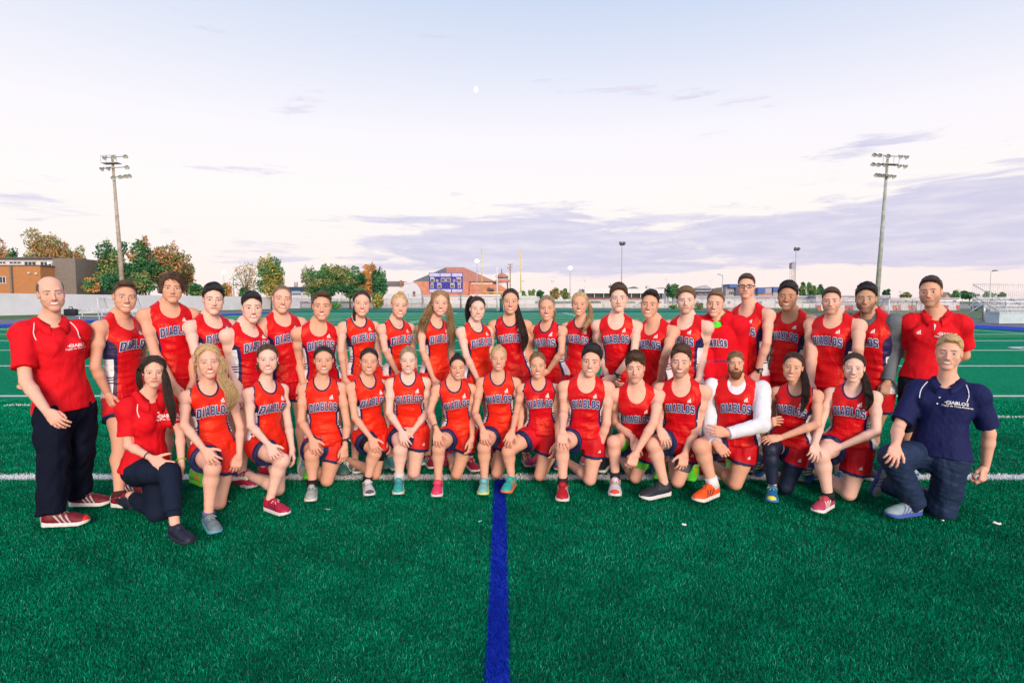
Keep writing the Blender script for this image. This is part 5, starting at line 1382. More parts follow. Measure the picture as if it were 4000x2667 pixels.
    def mixc(m, cc): m = np.clip(m, 0, 1)[:, None]; colr[:] = colr * (1 - m) + np.array(cc) * m
    front = f > 0.045
    sst = lambda d, w: np.clip(0.5 - d / w, 0, 1)
    red = base * (0.98, 0.68, 0.66)
    mixc(0.20 * sst(np.hypot((ax - 0.040) / 0.022, (z + 0.018) / 0.018) - 1, 1.2) * front, red)
    mixc(0.14 * sst(np.hypot(x / 0.014, (z + 0.030) / 0.012) - 1, 0.9) * front, red)
    mixc(0.35 * (ax > 0.070) * (f < 0.02) * (z < 0.03), red)
    hc = np.array(p.get('browc', (0.05, 0.028, 0.018)))
    st = p.get('stubble', 0)
    if st:
        fz = sst(np.maximum(np.maximum(z + 0.046 + 0.5 * np.maximum(ax - 0.03, 0) * -1, -0.02 - f), 0), 0.02)
        low = sst((z + 0.050) - 0.62 * np.maximum(ax - 0.026, 0), 0.018) * (f > -0.01) * (z > -0.125)
        lip = sst(np.hypot(x / 0.020, (z + 0.062) / 0.010) - 1, 0.5)
        mixc(st * 0.78 * low * (1 - lip * 0.8), hc * 1.5 + base * 0.18)
    eh = 0.0062 - 0.0016 * sm + p.get('eyeopen', 0) * 0.001
    ex = ax - 0.0315; ez = z - 0.0035 - 0.05 * (ax - 0.0315)
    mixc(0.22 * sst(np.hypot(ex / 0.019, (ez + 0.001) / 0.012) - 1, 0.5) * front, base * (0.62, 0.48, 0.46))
    lid = np.hypot(ex / 0.0150, ez / eh)
    if p.get('makeup', fem):
        mixc(0.90 * sst(np.hypot(ex / 0.0165, (ez - 0.0012) / (eh + 0.0016)) - 1, 0.25) * front * (ez > -0.0015), (0.02, 0.012, 0.010))
    else:
        mixc(0.72 * sst(np.hypot(ex / 0.0160, (ez - 0.0008) / (eh + 0.0012)) - 1, 0.3) * front * (ez > -0.0015), (0.06, 0.03, 0.024))
    mixc(0.95 * sst(lid - 0.94, 0.25) * front, (0.60, 0.57, 0.57))
    iris = p.get('iris', (0.05, 0.03, 0.02))
    gz = p.get('gaze', 0.0)
    di = np.hypot(x - np.sign(x) * 0.0315 - gz, ez - 0.0004)
    mixc(sst(di - 0.0062, 0.0016) * (lid < 1.12) * front, iris)
    mixc(sst(di - 0.0026, 0.0014) * (lid < 1.05) * front, (0.006, 0.005, 0.005))
    # close-cropped sides and roots
    fl_ = np.where(z < 0.02, 0.020, 0.020 + (z - 0.02) * 0.44); zc_ = p.get('zh', 0.086) + p.get('zslope', 0.0) * x - 9 * x * x
    earm = np.clip((np.hypot((f + 0.010), (z + 0.006) * 0.62) - 0.017) / 0.004, 0, 1) * (ax > 0.05) + (ax <= 0.05)
    hz_ = np.maximum(sst(f - fl_, 0.010), sst(zc_ - 0.004 - z, 0.008)) * (z > -0.050) * earm * (f < np.where(z < -0.018, -0.02, 0.2))
    if p['hair'] != 'bald': mixc(0.72 * hz_, HAIR_ROOT[p['hairc']])
    else: mixc(0.55 * sst(f + 0.004, 0.012) * (z > -0.05) * (z < 0.075) * earm, HAIR_ROOT[p['hairc']])
    # brows
    bz = 0.0235 + 0.10 * (ax - 0.02) - 9 * np.maximum(ax - 0.036, 0) ** 2 * 3 + p.get('browz', 0)
    bt = (0.0030 if fem else 0.0042) * np.clip((0.056 - ax) / 0.022, 0.35, 1)
    mixc((0.70 if fem else 0.78) * sst(np.abs(z - bz) - bt, 0.003) * (ax > 0.011) * (ax < 0.053) * front * p.get('browk', 1.0), hc)
    # nostrils, mouth
    mixc(0.75 * sst(np.hypot((ax - 0.0065) / 0.0038, (z + 0.0395) / 0.0026) - 1, 0.8) * front, base * (0.25, 0.12, 0.10))
    mcz = mz + mc * x * x
    lipc = np.array(p.get('lip', (0.58, 0.12, 0.12) if fem else (0.52, 0.20, 0.17)))
    inl = (ax < mw + 0.001)
    sh = np.clip(1 - (ax / (mw + 0.002)) ** 2, 0, 1)
    mixc(0.92 * sst(np.abs(z - mcz) - (0.0024 + (0.0056 + op) * np.sqrt(sh)), 0.003) * inl * front * (f > 0.06), lipc)
    if op:
        mixc(sst(np.abs(z - mcz) - op * 0.98 * sh, 0.0018) * (ax < mw * 0.93) * front, (0.86, 0.83, 0.80))
        mixc(0.7 * sst(np.abs(z - mcz - op * 1.05 * sh), 0.0018) * (ax < mw) * front, (0.16, 0.03, 0.03))
        mixc(0.6 * sst(np.abs(z - mcz + op * 1.05 * sh), 0.0018) * (ax < mw) * front, (0.22, 0.05, 0.045))
        mixc(0.7 * sst(np.hypot((ax - mw) / 0.003, (z - mcz) / 0.003) - 1, 0.6) * front, (0.2, 0.05, 0.04))
    else:
        mixc(0.8 * sst(np.abs(z - mcz) - 0.0006, 0.0022) * (ax < mw * 1.05) * front, (0.20, 0.055, 0.05))
    if sm > 0.5:   # laugh lines
        q = np.abs(np.hypot((ax - 0.010) / 0.026, (z + 0.062) / 0.034) - 1)
        mixc(0.25 * sst(q - 0.03, 0.09) * (z > -0.07) * (ax > 0.018) * front, base * (0.72, 0.50, 0.46))
    return V, Q, colr.astype(F32), lv

# ------------------------------------------------------------------ hair
def build_hair(o, X, Fw, Z, s, p, person, pbase, nk_z):
    st = p['hair']; hc = HAIRC[p['hairc']]; fem = p['sex'] == 'f'
    rg = random.Random(p['seed'])
    wd = p.get('facew', 1.0); ln = p.get('facel', 1.0)
    M = np.array((X, Fw, Z))
    def L(x, f, z): return o + (X * x * wd + Fw * f + Z * z * ln) * s
    def loc(P): return (P - o) @ M.T / s / np.array((wd, 1, ln))
    tt = {'buzz': 0.0035, 'bald': 0.004, 'short': 0.018, 'quiff': 0.018, 'thick': 0.027, 'floppy': 0.022, 'pulled': 0.0105, 'loose': 0.014, 'curly': 0.020}[st]
    ts = {'buzz': 0.003, 'bald': 0.005, 'short': 0.0045, 'quiff': 0.003, 'thick': 0.008, 'floppy': 0.020, 'pulled': 0.0085, 'loose': 0.013, 'curly': 0.012}[st]
    F = Field(0.0042)
    F.add(ell(L(0, -0.020, 0.036 + (tt - ts) * 0.5), np.array((0.0745 + ts, 0.093 + ts, 0.079 + (tt + ts) * 0.5)) * s * (wd, 1, ln), M))
    F.add(ell(L(0, -0.050, -0.010), np.array((0.058 + ts, 0.058 + ts, 0.062)) * s * (wd, 1, ln), M), 0.02)
    zh = p.get('zh', {'buzz': 0.086, 'bald': 0.2, 'short': 0.087, 'quiff': 0.090, 'thick': 0.080, 'floppy': 0.078, 'pulled': 0.088, 'loose': 0.088, 'curly': 0.082}[st])
    slope = p.get('zslope', 0.0)
    if st in ('quiff', 'short', 'curly', 'thick'):
        q = p.get('quiff', {'quiff': 0.024, 'short': 0.006, 'curly': 0.010, 'thick': 0.010}[st]); sx = p.get('part', 0.012)
        F.add(ell(L(sx, 0.040, 0.090 + q * 0.7), np.array((0.050, 0.045, 0.020 + q * 0.5)) * s, M), 0.02)
    if st == 'floppy':
        for q, z1 in ((-1, -0.030), (1, -0.010)):
            F.add(cap(L(q * 0.030, 0.050, 0.085), L(q * 0.082, 0.022, z1), 0.022 * s, 0.014 * s), 0.02)
    def cut(Xg, Yg, Zg):
        dx = Xg - o[0]; dy = Yg - o[1]; dz = Zg - o[2]
        x = (dx * X[0] + dy * X[1] + dz * X[2]) / s / wd; f = (dx * Fw[0] + dy * Fw[1] + dz * Fw[2]) / s; z = (dx * Z[0] + dy * Z[1] + dz * Z[2]) / s / ln
        ax = np.abs(x)
        if st == 'bald':
            fl = -0.002 + 0 * z; fl = np.where(z > 0.02, fl + (z - 0.02) * 0.10, fl)
            d = np.maximum(f - np.where(ax > 0.052, fl + 0.024, fl - 0.012), z - (0.078 - 0.30 * (f + 0.02)))
        else:
            fl = np.where(z < 0.02, 0.016, 0.016 + (z - 0.02) * 0.46) if not fem else np.where(z < 0.015, 0.022, 0.022 + (z - 0.015) * 0.38)
            if st == 'floppy': fl = fl + 0.03 * (ax > 0.055)
            zl = zh + slope * x - 9.0 * x * x + p.get('peak', 0.0) * np.exp(-(x / 0.02) ** 2) * -1
            if st in ('buzz', 'short', 'quiff') and not p.get('round'): zl = zl + 0.006 * np.exp(-((ax - 0.034) / 0.014) ** 2)
            d = np.minimum(f - fl, zl - z)
        # round the ears and the nape
        low = {'loose': -0.09, 'floppy': -0.075, 'pulled': -0.055}.get(st, -0.052)
        d = np.maximum(d, low - z + 0.0 * f)
        if st not in ('loose', 'floppy'):
            ear = 0.019 - np.hypot((f + 0.010) * 1.0, (z + 0.008) * 0.62) if not fem else 0.017 - np.hypot(f + 0.008, (z + 0.018) * 0.8)
            d = np.maximum(d, np.where(ax > 0.055, ear, -1))
            d = np.maximum(d, np.where((f > -0.004) & (z < (-0.020 if not fem else 0.0)), 0.01, -1))
        return d * s
    tp = {'buzz': 0.3, 'bald': 0.6, 'short': 0.62, 'quiff': 0.45, 'thick': 0.50, 'floppy': 0.35, 'pulled': 0.85, 'loose': 0.7, 'curly': 0.5}[st] * (tt + ts) * 0.6
    F.disp(lambda x, y, z: tp * s * np.clip(1 + cut(x, y, z) / (0.024 * s), 0, 1) ** 1.5)
    F.cut(cut)
    if st == 'curly': F.disp(lambda x, y, z, n=fnoise(p['seed'], 0.022): n(x, y, z) * 0.0035)
    else: F.disp(lambda x, y, z, n=fnoise(p['seed'], 0.034): n(x, y, z) * (0.0008 if st in ('buzz', 'bald') else 0.0018))
    V, Q = F.mesh()
    parts = [(V, Q, loc(V), np.full(len(V), 0.45, F32))]
    tv = []; tf = []; tr = []
    def lock(pts, r, r2=None, n=4, rnd=0.5):
        mb = MB(); mb.tube([Vector(q) for q in pts], r, n, 0, r * 0.25 if r2 is None else r2, caps=False)
        b = sum(len(a) for a in tv); tv.append(np.array(mb.v)); tf.append(np.array(mb.f) + b); tr.append(np.full(len(mb.v), rnd))
    # short tufts break the outline
    nl = {'buzz': 0, 'bald': 0, 'short': 420, 'quiff': 420, 'thick': 520, 'floppy': 420, 'pulled': 260, 'loose': 260, 'curly': 620}[st]
    ll = {'short': 0.020, 'quiff': 0.026, 'thick': 0.034, 'floppy': 0.055, 'pulled': 0.035, 'loose': 0.050, 'curly': 0.018}.get(st, 0)
    comb = np.array(p.get('comb', (0.30, -0.25, 0.75) if not fem else (0.0, -1.0, 0.1)))
    tries = 0; made = 0
    while made < nl and tries < nl * 6:
        tries += 1
        th = rg.uniform(0, 2 * math.pi); cz = rg.uniform(-0.5, 1.0); rr = math.sqrt(1 - cz * cz)
        d = np.array((rr * math.cos(th), rr * math.sin(th), cz))
        q = np.array((0, -0.020, 0.036 + (tt - ts) * 0.5)) + d * np.array((0.0745 + ts, 0.093 + ts, 0.079 + (tt + ts) * .5)) * 0.985
        x, f, z = q; axx = abs(x)
        fl = 0.014 if z < 0.02 else 0.014 + (z - 0.02) * (0.46 if not fem else 0.40)
        if not (f < fl - 0.004 or z > zh + slope * x - 9 * x * x + 0.003): continue
        if st not in ('loose', 'floppy') and (axx > 0.055 and math.hypot(f + 0.006, (z + 0.01) * .75) < 0.030 or z < -0.045 or (f > -0.004 and z < -0.018)): continue
        nrm = unit(d / np.array((0.0745, 0.093, 0.079)))
        top = max(0.0, nrm[2])
        cd = comb * (0.4 + top) + np.array((0, -0.25, -0.9)) * (1 - top) * (1.0 if not fem else 0.3)
        if fem and st == 'pulled': cd = np.array((-x * 6, -1.0, 0.25 if z < 0.05 else -0.25))
        if st == 'loose': cd = np.array((np.sign(x) * 0.5 * top, -0.3, -1.0))
        if st == 'floppy': cd = np.array((0.9 * top + np.sign(x) * 0.15, 0.15, -0.75))
        if st == 'curly': cd = np.array((rg.uniform(-1, 1), rg.uniform(-1, 1), rg.uniform(-1, 1)))
        cd = cd + np.array([rg.uniform(-0.3, 0.3) for _ in range(3)])
        cd = cd - nrm * (cd @ nrm); cd = unit(cd)
        lift = {'pulled': 0.05, 'loose': 0.05, 'floppy': 0.12, 'curly': 0.45}.get(st, 0.32 if top > 0.4 else 0.08)
        l = ll * rg.uniform(0.6, 1.2) * (1.0 if top > 0.35 else 0.6)
        if st == 'quiff' and top > 0.5 and f > 0.02: l *= 1.2
        p1 = q + (cd + nrm * lift) * l * 0.5; p2 = q + (cd + nrm * lift * 0.55) * l - nrm * l * 0.12
        r = 0.0026 * rg.uniform(0.8, 1.3) * s
        lock([L(*(q - nrm * 0.002)), L(*p1), L(*p2)], r, r * 0.3, 4, rg.random()); made += 1
    def bundle(path, radii, n, wav=0.0, r=0.0024, seed=1):
        """n strands running inside a swept bundle"""
        n = int(n * 1.9); r2 = random.Random(seed); P = [np.asarray(q, float) for q in path]
        K = len(P)
        for i in range(n):
            a = r2.uniform(0, 6.283); rad = math.sqrt(r2.random()); end = r2.uniform(0.72, 1.0); ph = r2.uniform(0, 6.28)
            pts = []
            m = 11
            for j in range(m):
                t = j / (m - 1) * end * (K - 1); k = min(int(t), K - 2); u = t - k
                # Catmull-Rom
                p0, p1, p2_, p3 = P[max(k - 1, 0)], P[k], P[k + 1], P[min(k + 2, K - 1)]
                c = 0.5 * ((2 * p1) + (-p0 + p2_) * u + (2 * p0 - 5 * p1 + 4 * p2_ - p3) * u * u + (-p0 + 3 * p1 - 3 * p2_ + p3) * u ** 3)
                tg = unit(p2_ - p1); sx = unit(np.cross(tg, (0.1, -1, 0.15))); sy = np.cross(tg, sx)
                w = radii[k] + (radii[k + 1] - radii[k]) * u
                aa = a + 0.5 * j / m
                c = c + (sx * math.cos(aa) + sy * math.sin(aa) * 0.6) * w * rad + (sx * math.sin(ph + j * 1.15) + sy * math.cos(ph + j * 0.9)) * wav * min(1, j / 3)
                pts.append(c)
            lock(pts, r * r2.uniform(0.7, 1.2), r * 0.35, 3, 0.25 + 0.5 * r2.random())
    for b in p.get('bundles', []):
        kind = b[0]
        if kind == 'bun':       # (x, f, z, r)
            c0 = L(*b[1]); r0 = b[2] * s
            FF = Field(0.0045); FF.add(ell(c0, (r0, r0, r0 * 0.9), M)); FF.disp(lambda x, y, z, nn=fnoise(p['seed'] + 5, 0.02): nn(x, y, z) * 0.003)
            v, q = FF.mesh(); parts.append((v, q, loc(v), np.full(len(v), 0.5, F32)))
            for i in range(46):
                a1 = rg.uniform(0, 6.28); tilt = rg.uniform(-1, 1); pts = []
                for j in range(6):
                    aa = a1 + j * 0.42; pts.append(c0 + (X * math.cos(aa) + Fw * math.sin(aa) * math.cos(tilt) + Z * math.sin(aa) * math.sin(tilt)) * r0 * rg.uniform(0.98, 1.16))
                lock(pts, 0.0022 * s, 0.0012 * s, 4, rg.random())
        elif kind == 'local':   # path in head coordinates
            bundle([L(*q) for q in b[1]], [q * s for q in b[2]], b[3], b[4], 0.0024, p['seed'] + 3)
        elif kind == 'px':      # path as photo pixels with a depth each
            bundle([W(*q) for q in b[1]], b[2], b[3], b[4], 0.0024, p['seed'] + 7)
    if tv:
        v = np.concatenate(tv).astype(F32); q = np.concatenate(tf)
        parts.append((v, q, loc(v), np.concatenate(tr).astype(F32)))
    V, Q, HL, RN = joinm(parts)
    return mesh_obj('hair', V - pbase, Q, hc, person, True, attrs={'hl': HL, 'rnd': RN})

def build_beard(o, X, Fw, Z, s, person, pbase, seed):
    M = np.array((X, Fw, Z))
    def L(x, f, z): return o + (X * x + Fw * f + Z * z) * s
    F = Field(0.0042)
    for q in (-1, 1):
        F.add(cap(L(q * 0.066, 0.002, -0.020), L(q * 0.050, 0.028, -0.072), 0.010 * s, 0.019 * s), 0.014)
        F.add(cap(L(q * 0.050, 0.028, -0.074), L(0, 0.066, -0.108), 0.020 * s, 0.030 * s), 0.02)
        F.add(cap(L(q * 0.004, 0.090, -0.046), L(q * 0.032, 0.070, -0.062), 0.0065 * s, 0.007 * s), 0.006)
    F.add(ell(L(0, 0.058, -0.118), np.array((0.044, 0.036, 0.034)) * s, M), 0.02)
    F.sub(ell(L(0, 0.092, -0.062), np.array((0.021, 0.020, 0.0085)) * s, M), 0.004)
    F.disp(lambda x, y, z, n=fnoise(seed, 0.018): n(x, y, z) * 0.002)
    V, Q = F.mesh()
    parts = [(V, Q, (V - o) @ M.T, np.full(len(V), 0.5, F32))]
    rg = random.Random(seed); tv = []; tf = []
    idx = [i for i in range(0, len(V), max(1, len(V) // 380))]
    for i in idx:
        q = V[i].astype(float); l = (q - o) @ M.T / s
        if l[1] < 0.0 and l[2] > -0.03: continue
        mb = MB(); d = unit(-Z + (X * l[0] * 4) + Fw * 0.25 + np.array([rg.uniform(-.3, .3) for _ in range(3)])) * rg.uniform(0.008, 0.016)
        mb.tube([Vector(q), Vector(q + d)], 0.0016, 3, 0, 0.0004, caps=False)
        b = sum(len(a) for a in tv); tv.append(np.array(mb.v)); tf.append(np.array(mb.f) + b)
    v = np.concatenate(tv).astype(F32); parts.append((v, np.concatenate(tf), (v - o) @ M.T, np.full(len(v), 0.8, F32)))
    V, Q, HL, RN = joinm(parts)
    return mesh_obj('beard', V - pbase, Q, HAIRC['auburn'], person, True, attrs={'hl': HL, 'rnd': RN})

# ------------------------------------------------------------------ the torso
PROF = {  # t, half width, half depth, forward offset
    'm': [(-0.22, .100, .080, -.010), (-0.10, .150, .105, -.012), (0.0, .166, .112, -.012), (0.15, .158, .108, -.006), (0.32, .143, .103, .002), (0.48, .146, .106, .006), (0.62, .160, .114, .008), (0.78, .168, .116, .006), (0.88, .150, .100, -.002), (0.97, .095, .070, -.014), (1.05, .060, .055, -.02)],
    'f': [(-0.22, .100, .080, -.012), (-0.10, .158, .108, -.014), (0.0, .172, .112, -.014), (0.15, .156, .102, -.006), (0.34, .122, .088, .002), (0.48, .124, .090, .006), (0.62, .138, .100, .008), (0.78, .144, .100, .004), (0.88, .126, .084, -.004), (0.97, .080, .060, -.014), (1.05, .050, .048, -.02)],
}
class Torso:
    def __init__(s, pel, neck, Xp, Xs, sex, b, sc):
        s.o = np.asarray(pel); s.L = np.linalg.norm(neck - pel); s.Z = unit(neck - pel)
        s.Xp = unit(Xp - s.Z * (Xp @ s.Z)); s.Xs = unit(Xs - s.Z * (Xs @ s.Z))
        s.Fp = unit(np.cross(s.Xp, s.Z)); s.Fs = unit(np.cross(s.Xs, s.Z))
        A = np.array(PROF[sex]); s.T = A[:, 0]; s.w = A[:, 1] * b * sc * 0.94; s.d = A[:, 2] * b * sc * 0.96; s.y = A[:, 3] * sc
        s.top = None
    def loc(s, X, Y, Z):
        x = X - s.o[0]; y = Y - s.o[1]; z = Z - s.o[2]
        t = (x * s.Z[0] + y * s.Z[1] + z * s.Z[2]) / s.L
        tc = np.clip(t, 0, 1)
        a = x * s.Xp[0] + y * s.Xp[1] + z * s.Xp[2]; a2 = x * s.Xs[0] + y * s.Xs[1] + z * s.Xs[2]
        f = x * s.Fp[0] + y * s.Fp[1] + z * s.Fp[2]; f2 = x * s.Fs[0] + y * s.Fs[1] + z * s.Fs[2]
        return a + (a2 - a) * tc, f + (f2 - f) * tc, t
    def prim(s, t0=-0.16, t1=0.98):
        pts = [s.o + s.Z * s.L * t + q * 0.22 for t in (t0, t1) for q in (s.Xp, -s.Xp, s.Fp, -s.Fp)]
        def f(X, Y, Z):
            a, y, t = s.loc(X, Y, Z)
            w = np.interp(t, s.T, s.w); d = np.interp(t, s.T, s.d); yo = np.interp(t, s.T, s.y)
            y = y - yo
            k0 = np.sqrt((a / w) ** 2 + (y / d) ** 2); k1 = np.sqrt((a / w / w) ** 2 + (y / d / d) ** 2)
            e = k0 * (k0 - 1) / np.maximum(k1, 1e-5)
            return np.maximum(e, np.maximum((t0 - t) * s.L, (t - t1) * s.L))
        return np.min(pts, 0), np.max(pts, 0), f
    def at(s, x, f, t):
        X = lerp(s.Xp, s.Xs, min(max(t, 0), 1)); Fd = lerp(s.Fp, s.Fs, min(max(t, 0), 1))
        return s.o + s.Z * s.L * t + X * x + Fd * (f + np.interp(t, s.T, s.y))

def tube_cut(a, b, r1, r2, end0=True):
    """cone with a flat cut at b"""
    a = np.asarray(a, float); b = np.asarray(b, float); d = unit(b - a)
    lo, hi, f = cap(a, b + d * 0.05, r1, r2 + (r2 - r1) * 0.05 / max(np.linalg.norm(b - a), .05))
    def g(X, Y, Z):
        return np.maximum(f(X, Y, Z), (X - b[0]) * d[0] + (Y - b[1]) * d[1] + (Z - b[2]) * d[2])
    return lo, hi, g
def solve(S, E, Wp, l1, l2, Y0, yw=None, ye=None):
    """elbow and wrist from pixels: choose depths that keep the bone lengths"""
    best = None
    for i in range(61):
        ye_ = Y0 + (i - 38) * 0.015 if ye is None else ye
        pe = W(E[0], E[1], ye_)
        c1 = (np.linalg.norm(pe - S) - l1) ** 2
        for j in range(61 if yw is None else 1):
            yw_ = Y0 + (j - 48) * 0.015 if yw is None else yw
            pw = W(Wp[0], Wp[1], yw_)
            c = c1 + (np.linalg.norm(pw - pe) - l2) ** 2 + 0.004 * (ye_ - Y0 - 0.02) ** 2 + 0.006 * (yw_ - Y0 + 0.10) ** 2
            if best is None or c < best[0]: best = (c, pe, pw)
        if ye is not None: break
    return best[1], best[2]
def bvh_of(o):
    me = o.data; n = len(me.vertices); V = np.empty(n * 3, F32); me.vertices.foreach_get('co', V); V = V.reshape(-1, 3) + np.array(o.parent.location)
    return BVHTree.FromPolygons([tuple(map(float, v)) for v in V], [tuple(p.vertices) for p in me.polygons])
def xdir(yaw):           # person's left for a figure turned by yaw (radians, 0 = facing -Y, positive = towards +X)
    return np.array((math.cos(yaw), math.sin(yaw), 0.0))
def tilt_axes(yaw, pitch, roll):
    """head axes: pitch > 0 looks down, roll > 0 leans the crown towards +X"""
    X = xdir(yaw); Fw = np.array((math.sin(yaw), -math.cos(yaw), 0.0)); Z = np.array((0, 0, 1.0))
    Fw, Z = Fw * math.cos(pitch) - Z * math.sin(pitch), Z * math.cos(pitch) + Fw * math.sin(pitch)
    X, Z = X * math.cos(roll) - Z * math.sin(roll), Z * math.cos(roll) + X * math.sin(roll)
    return X, Fw, Z

def person(p):
    sex = p['sex']; fem = sex == 'f'; sc = p.get('sc', 0.94 if fem else 1.0); b = p.get('b', 1.0)
    p.setdefault('seed', abs(hash_str(p['label'])) % 9973)
    _r = random.Random(p['seed'] + 11)
    for k_, a_, b_ in (('facew', 0.955, 1.015), ('facel', 0.975, 1.03), ('nose', 0.88, 1.12), ('jaw', 0.86 if fem else 0.92, 0.97 if fem else 1.08), ('browz', -0.0015, 0.0015)): p.setdefault(k_, _r.uniform(a_, b_))
    p.setdefault('skin', 'fair'); p.setdefault('hairc', 'brown'); p.setdefault('hair', 'pulled' if fem else 'short')
    Y = p['Y']; kneel = p['pose'] == 'kneel'
    Cn = W(*p['nk'], Y)
    face = math.atan2(-Cn[0], Cn[1])
    by = face + R(p.get('yaw', 0))
    hb = (0.158 if fem else 0.180) * sc * p.get('sw', 1.0)
    Xs = xdir(by); tl = R(p.get('tilt', 0)); Xs = Xs * math.cos(tl) + np.array((0, 0, 1.0)) * math.sin(tl)
    SR = Cn - Xs * hb; SL = Cn + Xs * hb
    # pelvis and legs
    py = face + R(p.get('pyaw', p.get('yaw', 0)))
    Xp = xdir(py); Fp = np.array((math.sin(py), -math.cos(py), 0.0))
    hw = 0.088 * sc
    if kneel:
        kd = G(*p['kd'], 0.0); KD = kd + np.array((0, 0.02, 0.060 * b)); 
        pv = p.get('pv'); Yp = p.get('Yp', KD[1] + 0.02)
        PEL = W(*pv, Yp)
        toe = G(*p['ft'], 0.012); fy = face + R(p.get('fyaw', 0)); fdir = np.array((math.sin(fy), -math.cos(fy), 0.0))
        ssc = p.get('ssc', 0.94 if fem else 1.06)
        fbase = toe - fdir * 0.178 * ssc; fbase[2] = 0.012
        AU = fbase + fdir * -0.025 * ssc + np.array((0, 0, 0.085 * ssc))
        KU = W(*p['ku'], p.get('Yku', AU[1] + 0.0) + 0.0)
        HR = PEL - Xp * hw; HL = PEL + Xp * hw
        bd = p.get('back', (0.0, 0.40))      # where the lower foot trails to, x offset and y offset from the knee
        AD = KD + np.array((bd[0], bd[1], 0.055))
        legs = [(HR, KU, AU), (HL, KD, AD)]
    else:
        PEL = W(*p['pv'], p.get('Yp', Y + 0.02)) if 'pv' in p else np.array((Cn[0], Y + 0.02, 0))
        if 'pv' not in p: PEL[2] = Cn[2] - 0.475 * sc
        HR = PEL - Xp * hw; HL = PEL + Xp * hw
        fd = p.get('feet'); legs = []; bases = []
        ssc = p.get('ssc', 0.94 if fem else 1.06)
        for i, H in enumerate((HR, HL)):
            sgn = -1 if i == 0 else 1
            if fd: 
                u, v, yw = fd[i]; fy = face + R(yw); fdir = np.array((math.sin(fy), -math.cos(fy), 0.0)); toe = G(u, v, 0.012); base = toe - fdir * 0.178 * ssc
            else:
                fy = py + R(12 * sgn); fdir = np.array((math.sin(fy), -math.cos(fy), 0.0)); base = np.array((H[0], H[1], 0)) + Xp * sgn * 0.03 + Fp * 0.02
            base[2] = 0.010
            A = base - fdir * 0.025 + np.array((0, 0, 0.085 * ssc)); bases.append((base, fdir))
            K = lerp(H, A, 0.50) + Fp * 0.025
            legs.append((H, K, A))
    N = Cn + unit(Cn - PEL) * 0.050 * sc
    T = Torso(PEL, N, Xp, Xs, sex, b, sc)
    pbase = np.array((PEL[0], PEL[1], 0.0))
    root = empty('person', tuple(pbase), p['label'], 'person', p.get('group', 'team members in the back row' if not kneel else 'team members kneeling in the front row'))
    # ---- arms
    arms = []
    l1, l2 = (0.270, 0.235) if fem else (0.290, 0.252); l1 *= sc / (0.94 if fem else 1); l2 *= sc / (0.94 if fem else 1)
    for i, S in enumerate((SR, SL)):
        sgn = -1 if i == 0 else 1
        a = p.get('armR' if i == 0 else 'armL')
        Fs = T.Fs
        if a and 'E' in a:
            a = dict(a)
            if kneel and i == 0 and 'T' in a and 'yw' not in a: a['yw'] = KU[1] - 0.025; a.setdefault('ty', -0.055)
            if not kneel and 'yw' not in a and 'ye' not in a and p.get('yaw', 0) * sgn < -10: a['yw'] = Y - 0.17
            E, Wr = solve(S, a['E'], a['W'], l1, l2, Y, a.get('yw'), a.get('ye'))
        else:
            a = dict(a or {})
            E = S + Xs * sgn * (0.045 + a.get('out', 0)) - np.array((0, 0, 0.93 * l1)) - Fs * 0.03
            Wr = E + Fs * (0.07 + a.get('fwd', 0)) - np.array((0, 0, 0.93 * l2)) - Xs * sgn * a.get('in', 0.01)
            if a.get('behind'): 
                E = S + Xs * sgn * 0.025 - np.array((0, 0, 0.9 * l1)) - Fs * 0.13; Wr = E - Xs * sgn * 0.19 - Fs * 0.06 - np.array((0, 0, 0.10))
        if 'T' in a: d = unit(W(*a['T'], Wr[1] + a.get('ty', -0.02)) - Wr)
        else: d = unit(Wr - E)
        hand = a.get('hand', 'knee' if kneel and 'T' in a else 'relax')
        n = np.array(a.get('n', (0, -1, 0.45) if hand in ('knee', 'spread') else tuple(Xs * sgn * 0.8 + Fs * 0.6)), float)
        n = unit(n - d * (n @ d)); arms.append((S, E, Wr, d, n, hand, sgn))
    # ---- head
    hu, ht, hcn = p['head']
    hY = p.get('hY', Y - 0.035)
    hs = (hcn - ht) * hY / FPX / 0.243 * p.get('hsk', 1.0)
    O = W(hu, lerp(ht, hcn, 0.535), hY)
    hface = math.atan2(-O[0], O[1])
    hx, hf, hz = tilt_axes(hface + R(p.get('hyaw', 0)), R(p.get('hpitch', 2)), R(p.get('hroll', 0)))
    nr = (0.0425 if fem else 0.0525) * sc * p.get('nb', 1.0) * (0.6 + 0.4 * b)
    hv, hq, hcol, hl = build_head(O, hx, hf, hz, hs, p, N - T.Z * 0.05 + T.Fs * 0.005, nr)
    # ---- body
    sk = np.array(SKIN[p['skin']])
    def arm_prims(F, off=0.0, part=1.0, k=0.02, low=True):
        for S, E, Wr, d, n, hand, sgn in arms:
            ru, rl, re, rw = ((0.0350, 0.0285, 0.0300, 0.0205) if fem else (0.0430, 0.0355, 0.0375, 0.0250))
            ru, rl, re, rw = [q * p.get('armb', b) * sc / (0.94 if fem else 1) for q in (ru, rl, re, rw)]
            F.add(ball(S - np.array((0, 0, 0.014)), (0.0395 if fem else 0.0495) * sc * b), 0.04)
            F.add(cap(S - np.array((0, 0, 0.012)), E, ru, rl), k)
            md = lerp(S, E, 0.45)
            F.add(ball(md + T.Fs * 0.010, ru * 1.02), 0.02)
            F.add(cap(E, lerp(E, Wr, 0.30), rl * 1.0, re), 0.012)
            F.add(cap(lerp(E, Wr, 0.28), Wr, re, rw), 0.012)
    F = Field(p.get('h', 0.0085))
    F.add(T.prim(), 0)
